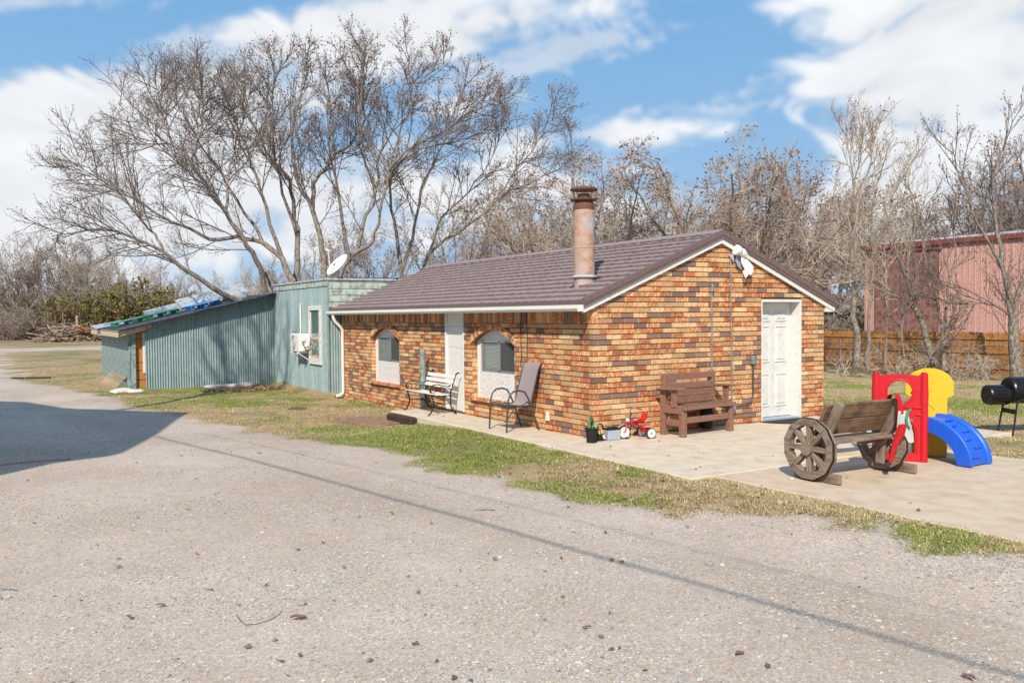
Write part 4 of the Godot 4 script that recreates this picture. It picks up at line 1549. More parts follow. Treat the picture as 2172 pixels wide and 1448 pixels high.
	var low := dish_b * V(0.32, 0.07, 0) * (1.0 if (dish_b * V(1, 0, 0)).y < 0.0 else -1.0)
	g.rod(V(0.06, 0.36, 0) + low, V(0.06, 0.36, 0) + axis * 0.48 - dish_b * V(0.1, 0, 0), 0.012, 6)
	g.rbox(V(0.06, 0.36, 0) + axis * 0.5 - dish_b * V(0.1, 0, 0), V(0.06, 0.1, 0.06), 0.01, dish_b)
	part(d, "feed_arm", g, M.white_plastic)

func make_lean_to() -> void:
	var z0 := -15.4
	var xl := -4.235
	var xr := -0.25
	var o := thing("lean_to_shed", "low lean-to shed of blue grey corrugated sheet with sloping black roof", "shed", V(-2.2, -0.15, -18))
	var sh := -o.position
	var ry := func(x: float) -> float: return lerpf(1.655, 2.50, (x + 3.8) / 3.55)
	# upright sheets of the front
	var x := -3.82
	var i := 0
	while x < xr - 0.03:
		var xe := minf(x + 0.62, xr)
		var g := Geo.new()
		g.off = Vector2(R(0, 3), R(0, 3))
		var zz := z0 + 0.006 * (i % 2)
		corrugated(g, V(x, -0.3, zz) + sh, V(xe + (0.03 if xe < xr else 0.0), -0.3, zz) + sh, ry.call(x) - o.position.y, ry.call(xe + 0.03) - o.position.y, V(0, 0, 1), 0.0678, 0.021)
		part(o, "corrugated_sheet", g, M.teal)
		x = xe
		i += 1
	var g := Geo.new()
	g.prism(PackedVector2Array([Vector2(-3.8, -0.35), Vector2(xr, -0.35), Vector2(xr, 2.45), Vector2(-3.8, 1.6)]), 0.05, Transform3D(Basis.IDENTITY, V(0, 0, z0 - 0.05) + sh))
	g.span(V(xl + 0.03, -0.35, -21.9) + sh, V(xr, 1.4, -21.85) + sh)
	g.span(V(xr - 0.05, -0.35, -21.85) + sh, V(xr, 2.4, z0 - 0.08) + sh)
	part(o, "wall", g, M.teal_flat)
	# left flank
	g = Geo.new()
	g.rbox(V(xl, 0.63, -18.65) + sh, V(0.04, 1.86, 6.5), 0.004)
	for k in 26:
		g.box(V(xl - 0.0215, 0.63, -15.6 - k * 0.245) + sh, V(0.003, 1.8, 0.012))
	part(o, "side_panel", g, M.teal_flat)
	g = Geo.new()
	g.rbox(V(xl - 0.005, 0.62, z0 - 0.02) + sh, V(0.06, 1.95, 0.06), 0.005)
	g.rbox(V(xl + 0.1, 0.62, z0 - 0.02) + sh, V(0.135, 1.9, 0.03), 0.005)
	part(o, "corner_post", g, M.teal_flat)
	# doorway: raw board door set back, with a glazed light
	for r in [[-0.25, 0.12], [0.13, 0.38], [0.39, 0.6], [0.61, 0.98], [0.99, 1.25], [1.26, 1.5]]:
		g = Geo.new()
		g.rbox(V(-3.96, (r[0] + r[1]) * 0.5, z0 - 0.13) + sh, V(0.33, r[1] - r[0] - 0.006, 0.03), 0.003)
		part(o, "door_board", g, M.osb)
	g = Geo.new()
	g.rbox(V(-3.845, 0.7, z0 - 0.1) + sh, V(0.07, 0.78, 0.03), 0.004)
	g.span(V(-3.88, 1.09, z0 - 0.115) + sh, V(-3.8, 1.44, z0 - 0.09) + sh)
	part(o, "door_light", g, M.white)
	# roof
	var sl := atan2(2.50 - 1.655, 3.55)
	g = Geo.new()
	var ra := V(-4.56, ry.call(-4.56) + 0.02, 0)
	var rb := V(xr, ry.call(xr) + 0.03, 0)
	g.box(V((ra.x + rb.x) * 0.5, (ra.y + rb.y) * 0.5, -18.5) + sh, V(ra.distance_to(rb), 0.035, 6.9), Basis(V(0, 0, 1), sl))
	var roof := part(o, "roof", g, M.tar)
	g = Geo.new()
	g.bar(V(ra.x, ra.y + 0.012, z0 + 0.31) + sh, V(rb.x, rb.y + 0.012, z0 + 0.1) + sh, 0.03, 0.055, Vector3.UP, 0.004)
	part(roof, "metal_edge", g, M.blue_trim)
	g = Geo.new()
	g.rbox(V(-4.55, ra.y - 0.105, -18.5) + sh, V(0.035, 0.14, 6.86), 0.005)
	g.bar(V(-4.55, ra.y - 0.1, z0 + 0.27) + sh, V(-3.82, ry.call(-3.82) - 0.085, z0 + 0.12) + sh, 0.03, 0.13, Vector3.UP, 0.004)
	g.rbox(V(-3.74, 1.61, z0 + 0.05) + sh, V(0.15, 0.14, 0.06), 0.006)
	part(roof, "fascia", g, M.pine)
	g = Geo.new()
	g.rbox(V(-4.55, ra.y - 0.008, -18.5) + sh, V(0.06, 0.03, 6.94), 0.01)
	part(roof, "drip_edge", g, M.far_roof)
	# pallets and loose sheets lying on the roof
	var on_roof := func(xx: float, zz: float, up: float) -> Vector3: return V(xx, ry.call(xx) + 0.05 + up, zz)
	var rb_ := Basis(V(0, 0, 1), sl)
	for a in [["green_pallet", -3.95, -17.6, M.pallet_green, "green plastic pallet lying at the low end of the shed roof"], ["green_pallet", -3.0, -17.65, M.pallet_green, "green plastic pallet lying higher up the shed roof beside white sheets"], ["blue_pallet", -1.95, -17.0, M.pallet_blue, "bright blue plastic pallet lying on the shed roof"]]:
		var p := thing(a[0], a[4], "pallet", on_roof.call(a[1], a[2], 0.0))
		p.basis = rb_
		g = Geo.new()
		for k in 6:
			g.rbox(V(0, 0.12, -0.5 + k * 0.2), V(0.86, 0.02, 0.12), 0.004)
		part(p, "deck", g, a[3])
		g = Geo.new()
		for kx in [-0.38, 0.0, 0.38]:
			for kz in [-0.45, 0.0, 0.45]:
				g.rbox(V(kx, 0.056, kz), V(0.11, 0.108, 0.14), 0.008)
		part(p, "block", g, a[3])
	for a in [[-1.3, -18.7, 2.2, 0.03, 0.26], [-1.0, -18.2, 1.3, 0.05, 0.2], [-2.5, -18.7, 1.7, 0.02, 0.12], [-4.3, -19.4, 0.9, -0.05, 0.06]]:
		g = Geo.new()
		var rbz := rb_ * Basis(Vector3.UP, R(-0.06, 0.06)) * Basis(V(0, 0, 1), a[3]) * Basis(V(1, 0, 0), 0.32 if a[0] > -4.0 else 0.12)
		var pos: Vector3 = on_roof.call(a[0], a[1], a[4])
		for k in 7:
			g.box(pos + rbz * V(0, 0.004 * (k % 2), -0.36 + k * 0.12), V(a[2], 0.008, 0.118), rbz)
		single("roofing_sheet", g, M.light_metal, "loose white metal roofing sheet lying on the shed roof", "metal sheet", "loose sheets on the shed roof")
	g = Geo.new()
	sack(g, on_roof.call(-1.15, -16.4, 0.09), V(0.4, 0.13, 0.2), 0.3, 5)
	single("white_bag", g, M.sack, "crumpled white bag lying on the shed roof beside blue pallet", "bag")
	# slatted rack leaning on the flank, sacks at the foot
	var rk := thing("slatted_rack", "bleached slatted wooden rack leaning on the shed side", "rack", V(xl - 0.42, -0.2, -17.4))
	rk.basis = Basis(V(0, 0, 1), -0.72)
	for k in 10:
		g = Geo.new()
		g.rbox(V(0, 0.28, -1.5 + k * 0.34), V(0.014, 0.56, 0.06), 0.003)
		part(rk, "slat", g, M.pine)
	g = Geo.new()
	g.rbox(V(0.03, 0.06, 0.04), V(0.03, 0.06, 3.15), 0.004)
	g.rbox(V(0.03, 0.5, 0.04), V(0.03, 0.06, 3.15), 0.004)
	part(rk, "rail", g, M.oldwood)
	for a in [[xl - 0.2, -15.3, 0.3, 0.09, 0.16, "plump white sack lying at the foot of the slatted rack"], [-4.12, -15.15, 0.22, 0.07, 0.12, "small white sack beside the shed door opening"], [-1.9, -15.2, 0.45, 0.08, 0.14, "long white sandbag along the foot of the corrugated wall"], [-1.25, -15.2, 0.4, 0.09, 0.14, "white sandbag beside the leaf litter at the corrugated wall"]]:
		g = Geo.new()
		sack(g, V(a[0], hgt(a[0], a[1]) + a[3] * 0.7, a[1]), V(a[2], a[3], a[4]), R(-0.15, 0.15), int(absf(a[0]) * 10))
		single("white_sack", g, M.sack, a[5], "sack", "white sacks along the shed")

func sack(g: Geo, at: Vector3, r: Vector3, turn: float, sd: int) -> void:
	var f := noise(2.2, 3, sd)
	var rows := 10
	var cols := 19
	var pts := PackedVector3Array()
	for i in rows:
		var a := PI * (i + 0.02) / (rows - 0.96) - PI / 2
		for j in cols:
			var b := TAU * (j % (cols - 1)) / (cols - 1)
			var d := V(cos(a) * cos(b), sin(a), cos(a) * sin(b))
			var q := V(signf(d.x) * pow(absf(d.x), 0.75), d.y, signf(d.z) * pow(absf(d.z), 0.8)) * r
			q *= 1.0 + 0.22 * f.get_noise_3dv(d * 1.6)
			if q.y < -r.y * 0.7:
				q.y = -r.y * 0.7
			pts.append(at + Basis(Vector3.UP, turn) * q)
	g.grid(pts, rows, cols)

# ---------------------------------------------------------------- things in the yard
func make_yard() -> void:
	patio_chair()
	iron_bench()
	brown_bench()
	wagon_bench()
	tricycle()
	play_gym()
	smoker()
	small_things()

func patio_chair() -> void:
	# local: x forward, z across
	var o := thing("patio_chair", "tall backed patio chair with taupe sling and grey tube arms", "chair", V(-0.37, 0.0, -1.6), PI - 0.04)
	for s in [-1.0, 1.0]:
		var g := Geo.new()
		var z: float = s * 0.285
		var pts := [V(0.3, 0.0, z), V(0.285, 0.3, z), V(0.27, 0.48, z), V(0.24, 0.58, z), V(0.17, 0.635, z), V(0.06, 0.645, z), V(-0.03, 0.615, z), V(-0.09, 0.52, z), V(-0.15, 0.38, z), V(-0.29, 0.0, z)]
		g.pipe(pts, 0.0145, 8)
		part(o, "arm_frame", g, M.grey_metal)
	for s in [-1.0, 1.0]:
		var g := Geo.new()
		var z: float = s * 0.25
		g.pipe([V(0.27, 0.43, z), V(0.1, 0.405, z), V(-0.1, 0.395, z), V(-0.15, 0.42, z), V(-0.19, 0.55, z), V(-0.3, 0.95, z), V(-0.33, 1.03, z), V(-0.37, 1.06, z), V(-0.41, 1.03, z)], 0.011, 8)
		part(o, "sling_rail", g, M.grey_metal)
	var g := Geo.new()
	g.rod(V(0.1, 0.385, -0.28), V(0.1, 0.385, 0.28), 0.011)
	g.rod(V(-0.12, 0.36, -0.28), V(-0.12, 0.36, 0.28), 0.011)
	g.rod(V(0.27, 0.42, -0.25), V(0.27, 0.42, 0.25), 0.011)
	part(o, "cross_rail", g, M.grey_metal)
	var prof := [Vector2(0.29, 0.43), Vector2(0.2, 0.425), Vector2(0.1, 0.405), Vector2(0.0, 0.39), Vector2(-0.1, 0.39), Vector2(-0.15, 0.42), Vector2(-0.18, 0.5), Vector2(-0.22, 0.65), Vector2(-0.27, 0.82), Vector2(-0.31, 0.96), Vector2(-0.335, 1.035), Vector2(-0.37, 1.065), Vector2(-0.405, 1.045)]
	g = Geo.new()
	for k in 2:
		var pts := PackedVector3Array()
		for p in prof:
			for j in 7:
				var z := lerpf(-0.25, 0.25, j / 6.0)
				var dip := -0.02 * (1.0 - pow(z / 0.25, 2.0)) * (1.0 if p.y < 0.5 else 0.4)
				pts.append(V(p.x + (dip if p.y > 0.45 else 0.0), p.y + (dip if p.y <= 0.45 else 0.0) - 0.003 * k, z))
		g.grid(pts, prof.size(), 7)
	part(o, "sling", g, M.sling)

func scroll(c: Vector3, r: float, a0: float, turns: float, flip := 1.0) -> Array:
	var pts := []
	var n := int(turns * 14)
	for i in n + 1:
		var f := float(i) / n
		var a := a0 + flip * TAU * turns * f
		var rr := r * (1.0 - 0.7 * f)
		pts.append(c + V(cos(a) * rr, sin(a) * rr, 0))
	return pts

func iron_bench() -> void:
	var o := thing("garden_bench", "small white slatted bench with rusty scrolled iron ends", "bench", V(-0.37, 0.0, -4.62), PI - 0.03)
	# local: x forward, z across
	for s in [-1.0, 1.0]:
		var g := Geo.new()
		var z: float = s * 0.56
		var at := V(0, 0, z)
		g.pipe([at + V(0.31, 0.0, 0), at + V(0.25, 0.05, 0), at + V(0.2, 0.16, 0), at + V(0.2, 0.26, 0), at + V(0.23, 0.34, 0), at + V(0.25, 0.375, 0)], 0.014, 6)
		g.pipe([at + V(-0.27, 0.0, 0), at + V(-0.2, 0.06, 0), at + V(-0.15, 0.17, 0), at + V(-0.15, 0.3, 0), at + V(-0.14, 0.37, 0), at + V(-0.16, 0.45, 0), at + V(-0.21, 0.6, 0), at + V(-0.26, 0.73, 0), at + V(-0.3, 0.765, 0), at + V(-0.33, 0.75, 0)], 0.014, 6)
		g.pipe([at + V(0.25, 0.375, 0), at + V(0.1, 0.355, 0), at + V(-0.05, 0.35, 0), at + V(-0.14, 0.375, 0)], 0.012, 6)
		g.pipe([at + V(0.2, 0.2, 0), at + V(0.0, 0.21, 0), at + V(-0.15, 0.2, 0)], 0.009, 6)
		part(o, "end_frame", g, M.iron)
		g = Geo.new()
		g.pipe([at + V(-0.18, 0.54, 0), at + V(-0.08, 0.52, 0), at + V(0.0, 0.535, 0), at + V(0.1, 0.565, 0), at + V(0.2, 0.56, 0), at + V(0.26, 0.51, 0), at + V(0.27, 0.45, 0), at + V(0.24, 0.4, 0)], 0.01, 6)
		g.pipe(scroll(at + V(0.19, 0.47, 0), 0.075, 1.2, 1.3, -1.0), 0.007, 5)
		g.pipe(scroll(at + V(0.03, 0.455, 0), 0.07, 0.6, 1.2, 1.0), 0.007, 5)
		g.pipe(scroll(at + V(-0.07, 0.44, 0), 0.05, 2.0, 1.1, -1.0), 0.006, 5)
		part(o, "arm", g, M.iron)
	var g := Geo.new()
	g.rod(V(0.02, 0.21, -0.56), V(0.02, 0.21, 0.56), 0.009, 6)
	part(o, "stretcher", g, M.iron)
	for a in [[0.23, 0.395, 0.08], [0.13, 0.375, -0.02], [0.03, 0.368, -0.03], [-0.07, 0.372, -0.08]]:
		g = Geo.new()
		g.rbox(V(a[0], a[1], 0), V(0.085, 0.018, 1.2), 0.005, Basis(V(0, 0, 1), a[2]))
		part(o, "seat_slat", g, M.white)
	for a in [[-0.163, 0.51], [-0.195, 0.6], [-0.228, 0.69]]:
		g = Geo.new()
		g.rbox(V(a[0] + 0.012, a[1], 0), V(0.016, 0.07, 1.2), 0.005, Basis(V(0, 0, 1), 0.33))
		part(o, "back_slat", g, M.white)

func brown_bench() -> void:
	# local: x along, z forward
	var o := thing("wooden_bench", "chunky brown painted wooden bench against the gable bricks", "bench", V(1.74, 0.0, 0.31), 0.1)
	var w := 0.59
	var i := 0
	for s in [-1.0, 1.0]:
		var g := Geo.new()
		g.rbox(V(s * (w - 0.05), 0.46, -0.17), V(0.09, 0.92, 0.09), 0.006, Basis(V(1, 0, 0), 0.02))
		part(o, "back_post", g, M.brown_paint)
		g = Geo.new()
		g.rbox(V(s * (w - 0.05), 0.2, 0.2), V(0.09, 0.4, 0.09), 0.006)
		part(o, "front_leg", g, M.brown_paint)
		g = Geo.new()
		g.rbox(V(s * (w - 0.045), 0.2, 0.015), V(0.04, 0.1, 0.28), 0.005)
		g.rbox(V(s * (w - 0.01), 0.4, 0.03), V(0.035, 0.12, 0.38), 0.005)
		part(o, "side_rail", g, M.brown_paint)
		g = Geo.new()
		g.rbox(V(s * (w + 0.005), 0.56, 0.08), V(0.035, 0.26, 0.1), 0.005)
		part(o, "arm_post", g, M.brown_paint)
		g = Geo.new()
		g.rbox(V(s * (w + 0.01), 0.705, 0.02), V(0.13, 0.03, 0.5), 0.008, Basis(V(1, 0, 0), -0.03))
		part(o, "armrest", g, M.brown_paint)
	for r in [[0.87, 0.09, -0.115], [0.725, 0.1, -0.11], [0.615, 0.1, -0.105], [0.51, 0.1, -0.1]]:
		var g := Geo.new()
		g.rbox(V(0, r[0], r[2] - 0.0), V(2.0 * w - 0.19, r[1], 0.03), 0.006)
		part(o, "back_slat", g, M.brown_paint)
	for k in 3:
		var g := Geo.new()
		g.off = Vector2(R(0, 2), R(0, 2))
		g.rbox(V(0, 0.437, -0.05 + k * 0.125), V(2.0 * w - 0.07, 0.03, 0.118), 0.006)
		part(o, "seat_slat", g, M.bare_seat)
	var g := Geo.new()
	g.rbox(V(0, 0.425, 0.263), V(2.0 * w + 0.02, 0.055, 0.035), 0.006)
	part(o, "front_apron", g, M.brown_paint)
	g = Geo.new()
	g.rbox(V(0, 0.24, 0.2), V(2.0 * w - 0.19, 0.09, 0.035), 0.005)
	part(o, "stretcher", g, M.brown_paint)
	# dark bundle kept under the seat
	g = Geo.new()
	sack(g, V(0, 0.2, 0), V(0.1, 0.24, 0.09), 0.2, 33)
	var b := single("black_bag", g, M.black_matte, "upright black bag standing under the brown wooden bench", "bag")
	b.position = V(2.05, 0.0, 0.2)

func wagon_bench() -> void:
	# local: x along, z forward; wheels stand in planes of constant x
	var o := thing("wagon_wheel_bench", "rustic plank bench carried between two wooden wagon wheels", "bench", V(0.68, 0.0, 3.85), PI - 0.04)
	var wr := 0.335
	for s in [-1.0, 1.0]:
		var wx: float = s * 0.6
		var ctr := V(wx, wr + 0.012, 0.05)
		var rim := Geo.new()
		var n := 12
		for i in n:
			var a0 := TAU * (i + 0.5) / n
			var a1 := TAU * (i + 1.5) / n
			rim.off = Vector2(R(0, 3), R(0, 3))
			var q := []
			for e in [[a0, wr], [a1, wr], [a1, wr - 0.075], [a0, wr - 0.075]]:
				q.append(Vector2(sin(e[0]), -cos(e[0])) * e[1])
			var inset := (q[1] as Vector2 - q[0] as Vector2).normalized() * 0.002
			q[0] += inset
			q[3] += inset
			q[1] -= inset
			q[2] -= inset
			rim.prism(PackedVector2Array(q), 0.085, Transform3D(Basis(V(0, 0, 1), V(0, 1, 0), V(-1, 0, 0)), ctr))
		var wheel := part(o, "wheel", rim, M.oldwood)
		var hoop := Geo.new()
		var hp := PackedVector3Array()
		for i in 13:
			var a := TAU * (i + 0.5) / n
			hp.append(ctr + V(0.012, -cos(a) * (wr + 0.002), sin(a) * (wr + 0.002)))
		for i in 12:
			hoop.bar(hp[i], hp[i + 1], 0.03, 0.004, (hp[i] + hp[i + 1]) * 0.5 - ctr)
		part(wheel, "iron_tyre", hoop, M.black_matte)
		for i in 8:
			var a := TAU * i / 8
			var d := V(0, cos(a), sin(a))
			var g := Geo.new()
			g.off = Vector2(R(0, 3), R(0, 3))
			g.bar(ctr + d * 0.05, ctr + d * (wr - 0.07), 0.05, 0.07, V(1, 0, 0), 0.004)
			part(wheel, "spoke", g, M.oldwood)
		var hub := Geo.new()
		var hq := PackedVector2Array()
		for i in 8:
			hq.append(Vector2(cos(TAU * (i + 0.5) / 8), sin(TAU * (i + 0.5) / 8)) * 0.075)
		hub.prism(hq, 0.14, Transform3D(Basis(V(0, 0, 1), V(0, 1, 0), V(-1, 0, 0)), ctr))
		part(wheel, "hub", hub, M.oldwood)
		var foot := Geo.new()
		foot.rbox(V(s * 0.62 - 0.08, 0.055, 0.0), V(0.045, 0.1, 0.62), 0.005)
		part(o, "foot_beam", foot, M.oldwood)
		var up := Geo.new()
		up.bar(V(s * 0.49, 0.1, 0.0), V(s * 0.49, 0.42, -0.02), 0.04, 0.1, V(0, 0, 1), 0.004)
		up.bar(V(s * 0.49, 0.42, -0.1), V(s * 0.49, 0.32, 0.25), 0.04, 0.09, V(0, 1, 0), 0.004)
		part(o, "seat_support", up, M.oldwood)
		var bp := Geo.new()
		bp.bar(V(s * 0.5, 0.33, 0.0), V(s * 0.5, 0.86, -0.27), 0.045, 0.1, V(0, 0, 1), 0.004)
		part(o, "back_support", bp, M.oldwood)
	var seat := Geo.new()
	seat.rbox(V(0, 0.415, 0.07), V(1.1, 0.04, 0.2), 0.005, Basis(V(1, 0, 0), 0.06))
	part(o, "seat_board", seat, M.oldwood)
	seat = Geo.new()
	seat.rbox(V(0, 0.4, 0.235), V(1.1, 0.04, 0.12), 0.005, Basis(V(1, 0, 0), 0.06))
	part(o, "seat_board", seat, M.oldwood)
	seat = Geo.new()
	seat.rbox(V(0, 0.42, -0.1), V(1.1, 0.04, 0.11), 0.005, Basis(V(1, 0, 0), 0.06))
	part(o, "seat_board", seat, M.oldwood)
	var bt := Basis(V(1, 0, 0), -0.48)
	for r in [[0.08, 0.195], [0.285, 0.195]]:
		var g := Geo.new()
		g.off = Vector2(R(0, 3), R(0, 3))
		g.rbox(V(0, 0.46, -0.015) + bt * V(0, r[0] + 0.02, 0.05), V(1.16, r[1], 0.035), 0.005, bt)
		part(o, "back_board", g, M.plank)
	# cloth hung over the back
	var c := thing("hanging_cloth", "red and white cloth with green curved band draped over the wheel bench", "cloth", o.transform * V(-0.46, 0.87, -0.2), -0.04)
	c.scale = V(1.45, 1.12, 1.0)
	var strip := func(path: Array, widths: Array, skew: Array) -> Geo:
		var g := Geo.new()
		for k in 2:
			var pts := PackedVector3Array()
			for i in path.size():
				for j in 6:
					var f := j / 5.0 - 0.5
					pts.append(path[i] + V(f * widths[i] + skew[i], 0.0, 0.012 * sin(j * 1.9 + i * 0.8) + 0.004 * k))
			g.grid(pts, path.size(), 6)
		return g
	part(c, "red_cloth", strip.call([V(0, -0.2, -0.16), V(0, 0.02, -0.05), V(0, 0.035, 0.02), V(0, -0.03, 0.075), V(0, -0.16, 0.085)], [0.06, 0.06, 0.065, 0.1, 0.12], [0, 0, 0, 0.01, 0.015]), M.red_cloth)
	part(c, "white_cloth", strip.call([V(0, -0.13, 0.092), V(0, -0.2, 0.094), V(0, -0.29, 0.092), V(0, -0.37, 0.09), V(0, -0.46, 0.088)], [0.09, 0.15, 0.19, 0.12, 0.06], [0.01, 0.02, 0.03, 0.09, 0.12]), M.white_cloth)
	part(c, "red_cloth", strip.call([V(0, -0.26, 0.112), V(0, -0.36, 0.112), V(0, -0.46, 0.11), V(0, -0.56, 0.106), V(0, -0.62, 0.104)], [0.1, 0.14, 0.11, 0.07, 0.06], [0.0, -0.04, -0.09, -0.12, -0.13]), M.red_cloth)
	var gb := Geo.new()
	gb.pipe([V(0.09, -0.12, 0.115), V(0.05, -0.15, 0.118), V(0.035, -0.21, 0.118), V(0.045, -0.27, 0.118), V(0.075, -0.31, 0.116)], 0.012, 6)
	part(c, "green_band", gb, M.green_cloth)

func wheel_disc(o: Node3D, at: Vector3, axis: Vector3, r: float, w: float, hub: Material) -> void:
	var y := axis.normalized()
	var x := y.cross(V(0, 1, 0)).normalized()
	var xf := Transform3D(Basis(x, y, x.cross(y)), at)
	var g := Geo.new()
	g.lathe([Vector2(r * 0.82, -w * 0.5), Vector2(r * 0.95, -w * 0.5), Vector2(r, -w * 0.25), Vector2(r, w * 0.25), Vector2(r * 0.95, w * 0.5), Vector2(r * 0.82, w * 0.5)], 24, xf)
	var t := part(o, "wheel", g, M.rubber)
	g = Geo.new()
	g.lathe([Vector2(0, -w * 0.3), Vector2(r * 0.5, -w * 0.25), Vector2(r * 0.7, -w * 0.5), Vector2(r * 0.83, -w * 0.48), Vector2(r * 0.83, w * 0.48), Vector2(r * 0.7, w * 0.5), Vector2(r * 0.5, w * 0.25), Vector2(0, w * 0.3)], 24, xf)
	part(t, "rim", g, M.white_plastic)
	g = Geo.new()
	g.lathe([Vector2(0, -w * 0.62), Vector2(r * 0.2, -w * 0.55), Vector2(r * 0.22, -w * 0.2), Vector2(r * 0.22, w * 0.2), Vector2(r * 0.2, w * 0.55), Vector2(0, w * 0.62)], 14, xf)
	part(t, "hub", g, hub)

func tricycle() -> void:
	# local: x forward
	var o := thing("tricycle", "small red tricycle with white wheels parked by the brick corner", "tricycle", V(0.6, 0.0, 0.24), PI - 0.18)
	var pink := mat("pale_pink", rgb(0.8, 0.55, 0.57), 0.4)
	wheel_disc(o, V(0.2, 0.098, 0), V(0, 0, 1), 0.098, 0.035, pink)
	wheel_disc(o, V(-0.17, 0.08, 0.14), V(0, 0, 1), 0.08, 0.035, pink)
	wheel_disc(o, V(-0.17, 0.08, -0.14), V(0, 0, 1), 0.08, 0.035, pink)
	var g := Geo.new()
	g.rod(V(-0.17, 0.08, -0.15), V(-0.17, 0.08, 0.15), 0.008, 6)
	g.pipe([V(0.155, 0.25, 0), V(0.1, 0.225, 0), V(0.0, 0.21, 0), V(-0.08, 0.16, 0), V(-0.15, 0.09, 0)], 0.015, 8)
	g.rod(V(0.15, 0.22, 0), V(0.13, 0.3, 0), 0.021, 10)
	part(o, "frame", g, M.red_paint)
	g = Geo.new()
	for s in [-1.0, 1.0]:
		g.pipe([V(0.2, 0.1, s * 0.032), V(0.175, 0.2, s * 0.032), V(0.155, 0.235, 0)], 0.008, 6)
	part(o, "fork", g, M.red_paint)
	g = Geo.new()
	var fp := PackedVector3Array()
	for i in 9:
		var a := lerpf(0.5, 2.3, i / 8.0)
		for j in 3:
			fp.append(V(0.2 + cos(a) * 0.115, 0.1 + sin(a) * 0.115, (j - 1) * 0.028))
	g.grid(fp, 9, 3)
	part(o, "mudguard", g, pink)
	g = Geo.new()
	g.pipe([V(0.135, 0.28, 0), V(0.1, 0.4, 0), V(0.095, 0.43, 0.02), V(0.08, 0.46, 0.07), V(0.04, 0.45, 0.12)], 0.008, 6)
	g.pipe([V(0.1, 0.4, 0), V(0.095, 0.43, -0.02), V(0.08, 0.46, -0.07), V(0.04, 0.45, -0.12)], 0.008, 6)
	part(o, "handlebar", g, M.galvanised)
	g = Geo.new()
	for s in [-1.0, 1.0]:
		g.rod(V(0.045, 0.451, s * 0.11), V(0.0, 0.44, s * 0.16), 0.013, 8)
	part(o, "grip", g, M.red_plastic)
	g = Geo.new()
	g.rbox(V(0.14, 0.275, 0), V(0.045, 0.05, 0.045), 0.008)
	part(o, "head_badge", g, M.white_plastic)
	g = Geo.new()
	for k in 2:
		var pts := PackedVector3Array()
		for p in [[0.06, 0.225, 0.02], [0.03, 0.232, 0.05], [-0.03, 0.228, 0.085], [-0.09, 0.24, 0.09], [-0.13, 0.28, 0.088], [-0.15, 0.33, 0.07], [-0.158, 0.35, 0.045]]:
			for j in 7:
				var f := j / 3.0 - 1.0
				pts.append(V(p[0], p[1] + f * f * 0.022 - 0.012 * k, f * p[2]))
		g.grid(pts, 7, 7)
	g.pipe([V(-0.15, 0.335, -0.06), V(-0.165, 0.37, -0.045), V(-0.168, 0.378, 0.0), V(-0.165, 0.37, 0.045), V(-0.15, 0.335, 0.06)], 0.009, 6)
	part(o, "seat", g, M.red_plastic)
	g = Geo.new()
	g.rbox(V(-0.16, 0.165, 0), V(0.13, 0.012, 0.21), 0.005)
	part(o, "rear_step", g, pink)
	g = Geo.new()
	g.rbox(V(-0.15, 0.125, 0), V(0.1, 0.065, 0.14), 0.01)
	part(o, "rear_deck", g, M.red_paint)
	g = Geo.new()
	for s in [-1.0, 1.0]:
		g.rod(V(0.2, 0.098, s * 0.03), V(0.2, 0.098 + s * 0.04, s * 0.045), 0.005, 6)
		g.rbox(V(0.2, 0.098 + s * 0.045, s * 0.075), V(0.05, 0.016, 0.06), 0.004)
	part(o, "pedal", g, M.white_plastic)

func arc(cx: float, cy: float, r: float, a0: float, a1: float, n: int) -> PackedVector2Array:
	var p := PackedVector2Array()
	for i in n + 1:
		var a := lerpf(a0, a1, float(i) / n)
		p.append(Vector2(cx + cos(a) * r, cy + sin(a) * r))
	return p

